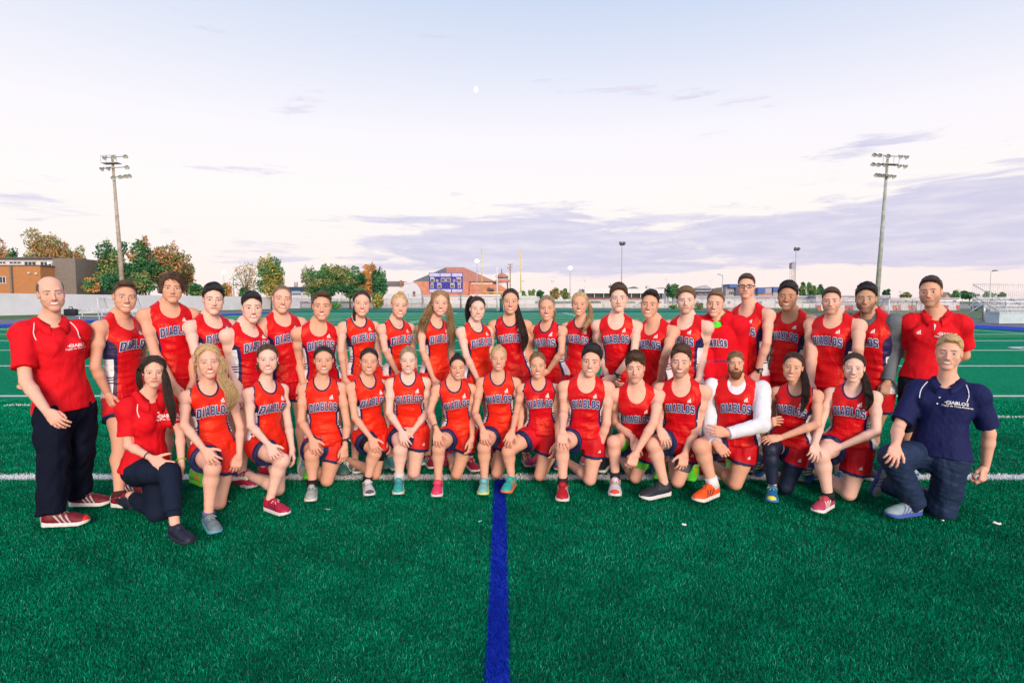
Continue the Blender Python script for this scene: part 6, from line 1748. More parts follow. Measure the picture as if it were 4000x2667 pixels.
    F.add(cap(lerp(SR, SL, .5) - T.Z * 0.012, SR - T.Z * 0.026, 0.046 * sc, 0.036 * sc), 0.04); F.add(cap(lerp(SR, SL, .5) - T.Z * 0.012, SL - T.Z * 0.026, 0.046 * sc, 0.036 * sc), 0.04)
    for S, sgn in ((SR, -1), (SL, 1)):
        F.add(cap(N + T.Z * 0.048 - T.Fs * 0.012, S - T.Z * 0.010 - Xs * sgn * 0.045, (0.034 if fem else 0.044) * sc, (0.024 if fem else 0.030) * sc), 0.03); F.add(cap(lerp(N, S, 0.42) - T.Z * 0.012, S - T.Z * 0.022 - Xs * sgn * 0.006, (0.038 if fem else 0.044) * sc, (0.037 if fem else 0.045) * sc), 0.035)
        if fem: F.add(ell(T.at(sgn * 0.062 * sc, 0.070, 0.685), np.array((0.052, 0.040, 0.050)) * sc * p.get('bust', 1.0) * b), 0.035)
        else: F.add(ell(T.at(sgn * 0.070 * sc, 0.070, 0.72), np.array((0.070, 0.034, 0.052)) * sc * b), 0.03)
    na = O - hz * 0.045 * hs - hf * 0.028 * hs
    F.add(cap(N - T.Z * 0.05 + T.Fs * 0.005, lerp(N, na, 0.55), nr * 1.10, nr - 0.004), 0.025)
    arm_prims(F)
    lg = p.get('legb', b) * sc / (0.94 if fem else 1)
    bare = not p.get('pants')
    for i, (H, K, A) in enumerate(legs):
        th, kn, cf, an = (0.080, 0.050, 0.049, 0.032) if fem else (0.083, 0.053, 0.052, 0.035)
        th, kn, cf, an = th * lg, kn * lg, cf * lg, an * lg
        Fd = Fp
        F.add(cap(lerp(H, K, 0.06), lerp(H, K, 0.55), th, lerp(th, kn, 0.55)), 0.04)
        F.add(cap(lerp(H, K, 0.50), K, lerp(th, kn, 0.50), kn * 0.97), 0.02)
        if kneel and i == 0: F.add(ball(K + Fp * 0.004 + np.array((0, 0, -0.006)), kn * 1.05), 0.02)
        sh = unit(A - K)
        bk = unit(-Fd - sh * (-Fd @ sh)) if not (kneel and i == 1) else np.array((0, 0, 1.0))
        F.add(cap(K + sh * 0.02, lerp(K, A, 0.30) + bk * 0.010, kn * 0.90, cf), 0.025)
        F.add(cap(lerp(K, A, 0.28) + bk * 0.012, lerp(K, A, 0.78), cf, an * 1.02), 0.02)
        F.add(cap(lerp(K, A, 0.75), A - sh * 0.01, an, an * 0.98), 0.01)
    V, Q = F.mesh()
    V = smooth_mesh(V, Q, 1, 0.4)
    bc = np.tile(sk, (len(V), 1)).astype(F32)
    for J, r, am in [(legs[0][1], 0.075, 0.30), (legs[1][1], 0.085, 0.35), (arms[0][1], 0.05, 0.18), (arms[1][1], 0.05, 0.18)]:
        m = np.clip(1.3 - np.linalg.norm(V - J, axis=1) / r, 0, 1)[:, None] * am
        bc = bc * (1 - m) + sk * (1.0, 0.74, 0.72) * m
    if p.get('pose') == 'kneel' and bare: pass
    parts = [(V, Q, bc), (hv.astype(F32), hq, hcol)]
    for S, E, Wr, d, n, hand, sgn in arms:
        hvx, hqx = HANDS[hand]
        t = np.cross(d, n) * sgn
        k = (0.88 if fem else 1.00) * sc / (0.94 if fem else 1) * p.get('handk', 1.0)
        P = Wr + d * 0.012 + (hvx[:, :1] * t + hvx[:, 1:2] * d + hvx[:, 2:3] * n) * k
        hc_ = np.tile(sk, (len(P), 1)) * (1.0, 0.95, 0.95)
        tipm = np.clip((hvx[:, 1] - 0.085) / 0.05, 0, 1)[:, None] * 0.25
        hc_ = hc_ * (1 - tipm) + sk * (1.0, 0.74, 0.70) * tipm
        parts.append((P.astype(F32), hqx[:, ::-1] if sgn < 0 else hqx, hc_.astype(F32)))
    V, Q, CC = joinm(parts)
    body = mesh_obj('body', V - pbase, Q, M_SKIN, root, True, cols=CC)
    # ---- hair
    if p['hair'] != 'none': build_hair(O, hx, hf, hz, hs, p, root, pbase, 0)
    if p.get('beard'): build_beard(O, hx, hf, hz, hs, root, pbase, p['seed'])

    def trunk(F, k=0.05, bust=True):
        F.add(T.prim(-0.25, 0.985), 0)
        F.add(cap(lerp(SR, SL, .5) - T.Z * 0.012, SR - T.Z * 0.026, 0.046 * sc, 0.036 * sc), 0.04); F.add(cap(lerp(SR, SL, .5) - T.Z * 0.012, SL - T.Z * 0.026, 0.046 * sc, 0.036 * sc), 0.04)
        for S, sgn in ((SR, -1), (SL, 1)):
            F.add(cap(N + T.Z * 0.048 - T.Fs * 0.012, S - T.Z * 0.010 - Xs * sgn * 0.045, (0.034 if fem else 0.044) * sc, (0.024 if fem else 0.030) * sc), 0.03); F.add(cap(lerp(N, S, 0.42) - T.Z * 0.012, S - T.Z * 0.022 - Xs * sgn * 0.006, (0.038 if fem else 0.044) * sc, (0.037 if fem else 0.045) * sc), 0.035)
            if fem: F.add(ell(T.at(sgn * 0.062 * sc, 0.070, 0.685), np.array((0.054, 0.042, 0.052)) * sc * p.get('bust', 1.0) * b), 0.04)
            else: F.add(ell(T.at(sgn * 0.070 * sc, 0.070, 0.72), np.array((0.070, 0.034, 0.052)) * sc * b), 0.03)
    def plane(t_):        # keep what lies above t_ on the spine
        q = T.o + T.Z * T.L * t_
        return lambda X, Y_, Z_: -((X - q[0]) * T.Z[0] + (Y_ - q[1]) * T.Z[1] + (Z_ - q[2]) * T.Z[2])
    out = {}
    # ---- tights or leggings under the shorts
    if p.get('tights'):
        colr, frac = p['tights']
        F = Field(0.0075)
        for i, (H, K, A) in enumerate(legs):
            th, kn, cf, an = (0.080, 0.050, 0.049, 0.032) if fem else (0.083, 0.053, 0.052, 0.035)
            th, kn, cf, an = th * lg, kn * lg, cf * lg, an * lg
            if frac <= 1: F.add(tube_cut(lerp(H, K, 0.06), lerp(H, K, frac), th, lerp(th, kn, frac)), 0)
            else:
                F.add(cap(lerp(H, K, 0.06), lerp(H, K, 0.55), th, lerp(th, kn, .55)), 0.0); F.add(cap(lerp(H, K, 0.5), K, lerp(th, kn, .5), kn * 1.03), 0.02)
                F.add(cap(K, lerp(K, A, 0.30), kn * 0.95, cf), 0.02); F.add(tube_cut(lerp(K, A, 0.28), lerp(K, A, 0.92), cf * 1.03, an * 1.08), 0.02)
        V, Q = F.mesh(0.005)
        mesh_obj('leggings' if frac > 1 else 'tights', V - pbase, Q, cloth('tights_%.2f_%.2f_%.2f' % tuple(colr), colr, 0.55, 0.4, 0.15), root)
    # ---- shorts
    if p.get('shorts', True) and not p.get('pants'):
        F = Field(0.0075)
        F.add(T.prim(-0.20, 0.20), 0)
        hem = p.get('hemf', 0.46 if fem else 0.46)
        ends = []
        for i, (H, K, A) in enumerate(legs):
            he = hem * (0.82 if (kneel and i == 0) else 1.0)
            if kneel and i == 0: he = p.get('hemu', he)
            e = lerp(H, K, he); dn = unit(K - H)
            th = (0.080 if fem else 0.083) * lg
            e2 = e + (np.array((0, 0, -0.012)) if kneel and i == 0 else np.zeros(3))
            F.add(tube_cut(lerp(H, K, 0.02), e2, th + 0.006, th + 0.012), 0.016)
            if kneel and i == 0: F.add(tube_cut(lerp(H, K, 0.10) + np.array((0, 0, -0.02)), e + np.array((0, 0, -0.030)), th, th + 0.002), 0.03)
            ends.append((e2, dn))
        nf = fnoise(p['seed'] + 2, 0.075, 6, (1.6, 1.6, 0.5))
        F.disp(lambda x, y, z: np.minimum(nf(x, y, z) * 0.0052, 0.0022))
        if not kneel: F.cut(lambda x, y, z: (T.loc(x, y, z)[2] - (p.get('hem', 0.0) + 0.035)) * T.L)
        F.sub(cap(ends[0][0] - ends[0][1] * 0.03, ends[0][0] + ends[0][1] * 0.06, (0.080 if fem else 0.083) * lg * (1 - 0.35 * 0.4) + 0.006), 0.0)
        F.sub(cap(ends[1][0] - ends[1][1] * 0.03, ends[1][0] + ends[1][1] * 0.06, (0.080 if fem else 0.083) * lg * (1 - 0.35 * 0.4) + 0.006), 0.0)
        V, Q = F.mesh(0.006)
        trim = np.zeros(len(V), F32); lining = np.zeros(len(V), F32)
        for i, (e, dn) in enumerate(ends):
            dist = (V - e) @ dn
            rad = [np.linalg.norm((V - ee) - ((V - ee) @ dd)[:, None] * dd, axis=1) for ee, dd in ends]
            near = (rad[i] < rad[1 - i] + 0.01) & (rad[i] < 0.125 * lg)
            trim = np.maximum(trim, np.clip((dist + 0.021) / 0.008, 0, 1) * near * (np.abs(dist) < 0.05))
        sm = cloth('shorts_' + ('f' if p.get('jcol', 'f' if fem else 'm') == 'f' else 'm'), p.get('scol', RED_F_LIT if p.get('jcol', 'f' if fem else 'm') == 'f' else RED_M), 0.6, 0.3, 0.55, 8, trim=NAVY)
        sh = mesh_obj('shorts', V - pbase, Q, sm, root, attrs={'trim': trim}); out['shorts'] = sh
        if kneel:
            mv, mt = mountain(0.020); ee, dd = ends[1]
            stick('logo', [(mv, mt, 'white', 0.003)], sh, bvh_of(sh), ee - dd * 0.055 + Xp * 0.045, Xp, Fp, np.array((0, 0, 1.0)), base=pbase)
    # ---- vest
    if p.get('jersey', True):
        F = Field(0.0068)
        trunk(F)
        under = 0.006 if p.get('under') else 0.0
        h0 = p.get('hem', 0.0)
        nf = fnoise(p['seed'], 0.11, 6, (0.7, 0.7, 1.5)); nf2 = fnoise(p['seed'] + 9, 0.05, 5, (0.6, 0.6, 1.8))
        def disp(x, y, z):
            a, f, t = T.loc(x, y, z)
            w = np.clip(1.2 - t * 1.7, 0, 1)
            return np.minimum(nf(x, y, z) * (0.0018 + 0.0058 * w) + nf2(x, y, z) * (0.0006 + 0.0022 * w), 0.0040) - 0.016 * np.clip(1 - (t - h0) / 0.30, 0, 1)
        F.disp(disp)
        F.cut(plane(h0))
        jr = (0.074 if fem else 0.086) * sc
        arm_c = []
        for S, sgn in ((SR, -1), (SL, 1)):
            cs = [(S + Xs * sgn * 0.030 + T.Z * 0.02, S + Xs * sgn * 0.024 - T.Z * (0.050 if fem else 0.068), jr, jr * 0.92)]
            for c_ in cs: F.sub(cap(*c_), 0.0); arm_c.append(cap(*c_)[2])
        sd = p.get('scoop', 0.070 if fem else 0.092)
        sw_ = 0.074 if fem else 0.082
        sco = ell(N + T.Fs * 0.075 - T.Z * (sd - 0.090) + T.Z * 0.0, np.array((sw_ * sc, 0.16, 0.095 * sc)), np.array((T.Xs, T.Fs, T.Z)))
        F.sub(sco, 0.0)
        nck = cap(N - T.Z * 0.0, N + T.Z * 0.25, 0.066 * sc, 0.10); F.sub(nck, 0.0)
        V, Q = F.mesh(0.0065 + under)
        x, f, t = T.loc(V[:, 0], V[:, 1], V[:, 2])
        w = np.interp(t, T.T, T.w); d = np.interp(t, T.T, T.d)
        ang = np.arctan2(np.abs(x) / w, (f - np.interp(t, T.T, T.y)) / d)
        hgt_z = (t - h0) * T.L
        a0 = (0.92 if fem else 0.90) + 0.16 * np.abs(hgt_z / 0.42 - 0.45) * -1 + p.get('pana', 0) + 5.0 * np.maximum(t - 0.68, 0)
        top = hgt_z - (0.285 if fem else 0.32) * sc
        trimd = np.full(len(V), 9.0)
        if fem:
            trimd = np.minimum(np.abs(sco[2](V[:, 0], V[:, 1], V[:, 2])), np.abs(nck[2](V[:, 0], V[:, 1], V[:, 2])))
            for ac in arm_c: trimd = np.minimum(trimd, np.abs(ac(V[:, 0], V[:, 1], V[:, 2])))
        trim = np.clip(1.5 - trimd / 0.006, 0, 1)
        jm = {'m': J_M, 'f': J_F, 'd': J_F2}[p.get('jcol', 'f' if fem else 'm')]
        js = mesh_obj('jersey', V - pbase, Q, jm, root, attrs={'pan': ang - a0, 'hz': hgt_z, 'top': top, 'trim': trim}); out['top'] = js
        bv = bvh_of(js)
        hgt = p.get('letter', 0.068 if fem else 0.070) * sc / (0.94 if fem else 1)
        Fd = lerp(T.Fp, T.Fs, 0.65); Fd = unit(Fd - T.Z * (Fd @ T.Z)); Xd = unit(np.cross(T.Z, Fd))
        if Xd @ Xs < 0: Xd = -Xd
        tt = p.get('tt', 0.62 if kneel else 0.67); org = T.at(0.0, 0, tt)
        v1, t1 = block_word('DIABLOS', hgt, grow=0.085); v2, t2 = block_word('DIABLOS', hgt, grow=0.060); v3, t3 = block_word('DIABLOS', hgt, grow=0.005)
        stick('lettering', [(v1, t1, 'navy', 0.0045), (v2 * 1.0, t2, 'white', 0.0055), (v3, t3, 'navy', 0.0065)], js, bv, org, Xd, Fd, T.Z, base=pbase)
        mv, mt = mountain(0.026)
        stick('logo', [(mv, mt, 'white', 0.003)], js, bv, T.at(0.072 * sc, 0, tt + 0.135), Xd, Fd, T.Z, base=pbase)
    # ---- shirts with sleeves
    def sleeved(name, m, off, sl, hem, flare=0.012, neck=0.07, scoop=0.03, fold=0.003, res=0.0072, armr=0.0, cuff=None, attr=None, wl=0.12):
        F = Field(res); trunk(F)
        ends = []
        for S, E, Wr, d, n, hand, sgn in arms:
            r1 = (0.044 if fem else 0.052) * sc * b + armr
            F.add(ball(S - np.array((0, 0, 0.020)), (0.040 if fem else 0.049) * sc * b), 0.04)
            if sl <= 1:
                e = lerp(S, E, sl); F.add(tube_cut(S - Xs * sgn * 0.02, e, r1, r1 * 0.98), 0.03); ends.append((e, unit(E - S)))
            else:
                ru, rl, rw = [q_ * b for q_ in ((0.043, 0.036, 0.027) if fem else (0.053, 0.044, 0.032))]
                F.add(cap(S, E, ru + armr, rl + armr), 0.02); F.add(tube_cut(E, lerp(E, Wr, 0.97), rl + armr, rw + armr), 0.015); ends.append((lerp(E, Wr, 0.97), unit(Wr - E)))
        nf = fnoise(p['seed'], wl, 7, (0.9, 0.9, 1.2)); nf2 = fnoise(p['seed'] + 4, wl * 0.45, 6)
        def disp(x, y, z):
            a, f, t = T.loc(x, y, z)
            return np.minimum(nf(x, y, z) * fold + nf2(x, y, z) * fold * 0.45, off * 0.6) - flare * np.clip(1 - (t - hem) / 0.45, 0, 1)
        F.disp(disp); F.cut(plane(hem))
        nck = cap(N - T.Z * 0.004, N + T.Z * 0.25, neck * sc, neck + 0.03); F.sub(nck, 0)
        if scoop > 0: F.sub(ell(N + T.Fs * 0.06 - T.Z * (scoop - 0.05), np.array((neck * 0.8 * sc, 0.10, 0.05)), np.array((T.Xs, T.Fs, T.Z))), 0)
        V, Q = F.mesh(off)
        at = {}
        trim = np.zeros(len(V), F32)
        if cuff:
            for e, dn in ends:
                dist = (V - e) @ dn; trim = np.maximum(trim, (dist > -cuff) * (np.linalg.norm(V - e, axis=1) < 0.12))
        at['trim'] = trim
        o = mesh_obj(name, V - pbase, Q, m, root, attrs=at)
        return o
    if p.get('under'):
        colr = p['under']
        sleeved('undershirt', cloth('under_%.2f_%.2f_%.2f' % tuple(colr), colr, 0.7, 0.2, 0.35, 9), 0.0045, 2, 0.05, 0.0, 0.060, 0.012, 0.0022, armr=0.007, wl=0.10)
    if p.get('polo'):
        pc = p['polo']
        col_ = {'red': RED_P, 'navy': (0.006, 0.010, 0.075)}[pc]
        pm = cloth('polo_' + pc, col_, 0.75, 0.25, 0.55, 7, trim=(0.75, 0.72, 0.74) if p.get('cuffs') else col_)
        js = sleeved('polo_shirt', pm, 0.009, p.get('slv', 0.72), p.get('hem', -0.03), 0.026, 0.072, 0.045, 0.0034, armr=0.008, cuff=0.018 if p.get('cuffs') else None)
        out['top'] = js; bv = bvh_of(js)
        # collar
        rows = []
        for k in range(27):
            th = lerp(R(22), R(338), k / 26)          # 0 = front
            s_, c_ = math.sin(th), math.cos(th)
            back = (1 - c_) / 2; fr = max(0, c_)
            ri = 0.066 * sc; rn = N + T.Xs * s_ * ri + T.Fs * (c_ * (ri + 0.004) + 0.004)
            top = rn + T.Z * (0.034 + 0.026 * back - 0.052 * fr * fr)
            wdt = 0.036 + 0.020 * fr
            ro = N + T.Xs * s_ * (ri + wdt) + T.Fs * (c_ * (ri + wdt + 0.012) + 0.004)
            bot = ro + T.Z * (-0.002 + 0.014 * back - 0.058 * fr * fr)
            hit = bv.ray_cast(Vector(bot + T.Z * 0.12 + T.Fs * 0.03 * fr), Vector(-T.Z - T.Fs * 0.25 * fr), 0.3)
            if hit[0] is not None: bot = np.array(hit[0]) + T.Z * 0.004 + T.Fs * 0.003 * fr
            mid = lerp(top, bot, 0.5) + (unit(ro - N)) * 0.010 + T.Z * 0.006
            inn = rn - T.Z * 0.03 + T.Z * (0.0 - 0.04 * fr)
            bin_ = bot - unit(ro - N) * 0.006 - T.Z * 0.002
            rows.append([inn, top, mid, bot, bin_])
        v = [q - pbase for r_ in rows for q in r_]; fs = [(i * 5 + j, (i + 1) * 5 + j, (i + 1) * 5 + j + 1, i * 5 + j + 1) for i in range(26) for j in range(4)]
        co = mesh_obj('collar', v, fs, pm, js)
        if p.get('piping', True):
            for sgn in (-1, 1):
                mb = MB(); pts = []
                S = SR if sgn < 0 else SL
                for k in range(12):
                    u = k / 11
                    q = S - Xs * sgn * (0.075 - 0.105 * u * u * 0.2 - 0.02 * math.sin(u * 3.1)) + T.Z * (0.055 - 0.125 * u) 
                    hit = bv.ray_cast(Vector(q + T.Fs * 0.3), Vector(-T.Fs), 0.6)
                    if hit[0]: pts.append(Vector(hit[0]) + Vector(T.Fs) * 0.0005 - Vector(pbase))
                if len(pts) > 2: mb.tube(pts, 0.0034, 6); mb.build('piping', M_INK['white'], js, True)
        for k, tt_ in enumerate((0.80, 0.715)):
            hit = bv.ray_cast(Vector(T.at(0, 0.35, tt_)), Vector(-T.Fs), 0.6)
            if hit[0] and pc == 'navy' or (hit[0] and p.get('buttons')):
                mb = MB(); q = Vector(hit[0]) - Vector(pbase); mb.tube([q - Vector(T.Fs) * 0.002, q + Vector(T.Fs) * 0.002], 0.0055, 10); mb.build('button', M_INK['white'], js)
        Fd = T.Fs; Xd = T.Xs
        a1 = font_word('IABLOS', 0.022, 0.0006); a2 = font_word('Cégep de Trois-Rivières', 0.0125, 0.0003)
        # round badge with a curved fork in front of the word
        ring = []; tr = []
        for k in range(21):
            a_ = R(40) + R(280) * k / 20
            ring += [(math.cos(a_) * 0.0125, math.sin(a_) * 0.0125), (math.cos(a_) * 0.0085, math.sin(a_) * 0.0085)]
            if k: tr.append((2 * k - 2, 2 * k, 2 * k + 1, 2 * k - 1))
        b0 = len(ring); ring += [(-0.020, -0.0018), (0.009, -0.0018), (0.009, 0.0018), (-0.020, 0.0018)]; tr.append((b0, b0 + 1, b0 + 2, b0 + 3))
        px_ = p.get('logox', 0.085)
        stick('logo', [(a1[0] * (1, 1) + (0.012, 0.010), a1[1], 'white', 0.0026), (np.array(ring) * 1.1 + (-0.046, 0.010), tr, 'white', 0.0026), (a2[0] + (0, -0.012), a2[1], 'white', 0.0026)], js, bv, T.at(px_ * sc, 0, p.get('logot', 0.73)), Xd, Fd, T.Z, base=pbase)
        if p.get('cuffs'):
            mv, mt = mountain(0.026); stick('logo', [(mv, mt, 'white', 0.003)], js, bv, T.at(-0.10, 0, 0.73), Xd, Fd, T.Z, base=pbase)
            tri = np.array([(-0.020, 0.045), (0.024, 0.045), (0.004, 0.0), (-0.002, -0.045), (-0.010, 0.01)]); stick('placket', [(tri, [(0, 4, 2, 1), (4, 3, 2)], 'white', 0.003)], js, bv, T.at(0.0, 0, 0.87), Xd, Fd, T.Z, base=pbase)
    if p.get('hoodie'):
        # green shirt showing in the neck
        sleeved('undershirt', cloth('lime', (0.10, 0.85, 0.04), 0.7, 0.25, 0.4, 9), 0.006, 0.3, 0.4, 0.0, 0.058, 0.012, 0.001)
        hm = cloth('hoodie', (0.68, 0.004, 0.014), 0.85, 0.2, 0.6, 6, trim=(0.5, 0.004, 0.012))
        js = sleeved('hoodie', hm, 0.020, 2, -0.06, 0.020, 0.088, 0.095, 0.006, armr=0.016, cuff=0.05, wl=0.16)
        F = Field(0.0075)
        for k in range(20):
            th = lerp(R(40), R(320), k / 20); th2 = lerp(R(40), R(320), (k + 1) / 20)
            def q(a_):
                bk = (1 - math.cos(a_)) / 2
                return N + T.Xs * math.sin(a_) * (0.086 + 0.022 * bk) + T.Fs * (math.cos(a_) * 0.085 - 0.02 * bk) + T.Z * (-0.045 + 0.085 * bk)
            r_ = lambda a_: 0.020 + 0.018 * (1 - math.cos(a_)) / 2
            F.add(cap(q(th), q(th2), r_(th), r_(th2)), 0.01)
        F.disp(lambda x, y, z, n=fnoise(3, 0.07): n(x, y, z) * 0.004)
        V, Q = F.mesh(); mesh_obj('hood', V - pbase, Q, hm, js, attrs={'trim': np.zeros(len(V))})
        bv = bvh_of(js)
        v1, t1 = block_word('DIABLOS', 0.060, grow=0.115); v2, t2 = block_word('DIABLOS', 0.060, grow=0.02)
        w2 = font_word('CÉGEP TROIS-RIVIÈRES', 0.016, 0.0005)
        stick('lettering', [(v1, t1, 'white', 0.003), (v2, t2, 'navy', 0.004)], js, bv, T.at(0, 0, 0.64), T.Xs, T.Fs, T.Z, base=pbase)
        stick('lettering', [(w2[0], w2[1], 'navy', 0.003)], js, bv, T.at(0, 0, 0.36), T.Xs, T.Fs, T.Z, base=pbase)
        out['top'] = js
    if p.get('pants'):
        pc, slim = p['pants']
        F = Field(0.0082); F.add(T.prim(-0.22, 0.22), 0)
        for i, (H, K, A) in enumerate(legs):
            th = 0.088 * lg; kn = 0.060 * lg
            ex = 0.0 if slim else 0.014
            F.add(cap(lerp(H, K, 0.02), lerp(H, K, 0.6), th + ex * 0.5, lerp(th, kn, 0.6) + ex), 0.04)
            F.add(cap(lerp(H, K, 0.5), K, lerp(th, kn, .5) + ex, kn + ex), 0.03)
            fr = p.get('cuffend', 0.86 if slim else 1.02)
            F.add(tube_cut(K, lerp(K, A, fr), kn + ex, (0.046 if slim else 0.066 + ex * 0.3) * lg), 0.03)
            if slim: F.add(tube_cut(lerp(K, A, fr - 0.02), lerp(K, A, fr + 0.10), 0.036 * lg, 0.035 * lg), 0.0)
        nf = fnoise(p['seed'], 0.13, 7, (1.2, 1.2, 0.8)); nf2 = fnoise(p['seed'] + 1, 0.05, 6)
        k_ = 0.5 if slim else 1.0
        F.disp(lambda x, y, z: (nf(x, y, z) * 0.0075 * k_ + nf2(x, y, z) * 0.003 * k_) * np.clip(1 - T.loc(x, y, z)[2] * 6, 0, 1) + 0.006 * np.clip(T.loc(x, y, z)[2] * 6, 0, 1))
        V, Q = F.mesh(0.009)
        V[:, 2] = np.maximum(V[:, 2], 0.006)
        pm = cloth('trousers_%.3f' % (sum(pc) + slim), pc, p.get('prough', 0.8), 0.12, 0.6, 8)
        pt = mesh_obj('trousers', V - pbase, Q, pm, root)
    # ---- shoes and socks
    keys = p['shoes']; sockc = p.get('sock')
    def sock(A, K, colr, n=0.10):
        mb = MB(); d = Vector(unit(K - A)); a = Vector(A) - Vector(pbase)
        rr = (0.039 if fem else 0.042) * lg
        mb.tube([a - d * 0.02, a + d * n * 0.5, a + d * n], rr, 14, 0, rr * 1.04); mb.build('sock', cloth('sock_%.2f_%.2f_%.2f' % tuple(colr), colr, 0.85, 0.2, 0.3, 30), root, True)
    def rel(q): return np.asarray(q) - pbase
    if kneel:
        add_shoe(root, rel(fbase), keys[0], fdir, (0, 0, 1), ssc, -1)
        H, K, A = legs[1]
        sh = unit(A - K)
        # toes of the trailing foot tucked on the turf, sole facing back
        td = unit(np.array((sh[0] * 0.35, sh[1] * 0.30, -0.95))) if not p.get('flatback') else unit(np.array((sh[0], sh[1], -0.22)))
        up = -sh if not p.get('flatback') else np.array((0, 0, -1.0)) * 1.0
        if not p.get('flatback'):
            bp = A + np.array((0, 0, 0)) + sh * 0.085 - td * 0.0 + np.array((0, 0, 0.10)); bp[2] = 0.185 * ssc
            add_shoe(root, rel(bp), keys[1] if len(keys) > 1 else keys[0], td, -sh, ssc, 1)
        else:
            bp = A + sh * 0.03; bp[2] = 0.10
            add_shoe(root, rel(bp), keys[-1], td, (0, 0, -1.0), ssc, 1)
        if sockc: sock(legs[0][2], legs[0][1], sockc, p.get('sockh', 0.045)); 
    else:
        for i, (base, fdir) in enumerate(bases):
            add_shoe(root, rel(base), keys[min(i, len(keys) - 1)], fdir, (0, 0, 1), ssc, -1 if i == 0 else 1)
            if sockc: sock(legs[i][2], legs[i][1], sockc, p.get('sockh', 0.05))
    # ---- worn things
    for w_ in p.get('worn', []):
        kind, side = w_[0], w_[1]
        if kind in ('watch', 'band'):
            S, E, Wr, d, n, hand, sgn = arms[0 if side == 'R' else 1]
            ax = unit(Wr - E); c0 = Wr - ax * 0.03
            rr = ((0.0275 if fem else 0.034) * b) * (sc / (0.94 if fem else 1)) + 0.002
            x_ = unit(np.cross(ax, n)); y_ = unit(np.cross(x_, ax)); y_ = y_ if y_ @ n > 0 else -y_
            hw_ = 0.009 if kind == 'watch' else 0.003
            V2 = []; F2 = []
            for k in range(20):
                a_ = 2 * math.pi * k / 20; rd = x_ * math.cos(a_) * rr + y_ * math.sin(a_) * rr
                V2 += [rel(c0 + rd + ax * hw_), rel(c0 + rd * 1.10 + ax * hw_), rel(c0 + rd * 1.10 - ax * hw_), rel(c0 + rd - ax * hw_)]
                for j in range(4): F2.append((k * 4 + j, k * 4 + (j + 1) % 4, ((k + 1) % 20) * 4 + (j + 1) % 4, ((k + 1) % 20) * 4 + j))
            wo = mesh_obj('watch' if kind == 'watch' else 'wristband', V2, F2, mottled('worn_%.2f_%.2f_%.2f' % w_[2], w_[2], 0.5, 0.1, 80), root)
            if kind == 'watch':
                mb = MB(); q = c0 + y_ * rr * 1.05
                M_ = Matrix([[*map(float, (x_[i], ax[i], y_[i], rel(q)[i]))] for i in range(3)] + [[0, 0, 0, 1]])
                mb.box((-0.017, -0.018, -0.004), (0.017, 0.018, 0.010), 0, M_); mb.box((-0.012, -0.011, 0.010), (0.012, 0.011, 0.0112), 1, M_)
                mb.build('watch_face', [mottled('worn_%.2f_%.2f_%.2f' % w_[2], w_[2]), mottled('watch_dial', (0.36, 0.38, 0.36), 0.3)], wo)
    if p.get('glasses'):
        mb = MB()
        def Lh(x, f, z): return Vector(rel(O + (hx * x + hf * f + hz * z) * hs))
        for q in (-1, 1):
            pts = [Lh(q * (0.032 + 0.025 * math.copysign(abs(math.cos(a)) ** 0.5, math.cos(a))), 0.094 - 0.006 * (1 + math.cos(a) * 1) * 0.5, 0.004 + 0.0145 * math.copysign(abs(math.sin(a)) ** 0.6, math.sin(a))) for a in np.linspace(0, 2 * math.pi, 25)]
            mb.tube(pts, 0.0024 * hs, 6)
            mb.tube([Lh(q * 0.058, 0.088, 0.009), Lh(q * 0.076, 0.070, 0.010), Lh(q * 0.082, 0.0, 0.006)], 0.0026 * hs, 6)
        mb.tube([Lh(-0.008, 0.098, 0.008), Lh(0, 0.101, 0.010), Lh(0.008, 0.098, 0.008)], 0.0022 * hs, 6)
        mb.build('glasses', mottled('glasses_frame', (0.012, 0.02, 0.022), 0.3, 0.1, 30, 0.02), root, True)
    if p.get('earring'):
        for q in (-1, 1):
            mb = MB(); c0 = rel(O + (hx * q * 0.080 + hf * 0.002 - hz * 0.036) * hs)
            mb.lathe([(0.0001, -0.004), (0.004, 0), (0.0001, 0.004)], 8, Matrix.Translation(Vector(c0))); mb.build('earring', mottled('pearl', (0.8, 0.78, 0.75), 0.2), root, True)
    if p.get('necklace'):
        F_ = []
        for k in range(13):
            a_ = lerp(-1.35, 1.35, k / 12); F_.append(Vector(rel(N + T.Xs * math.sin(a_) * 0.058 + T.Fs * (math.cos(a_) * 0.070 + 0.012) + T.Z * (0.018 - 0.052 * math.cos(a_)))))
        mb = MB(); mb.tube(F_, 0.0016, 5); mb.build('necklace', mottled('silver_chain', (0.6, 0.6, 0.6), 0.3, metal=0.6), root, True)
    return root
def hash_str(s):
    h = 7
    for c in s: h = (h * 31 + ord(c)) % 1000003
    return h
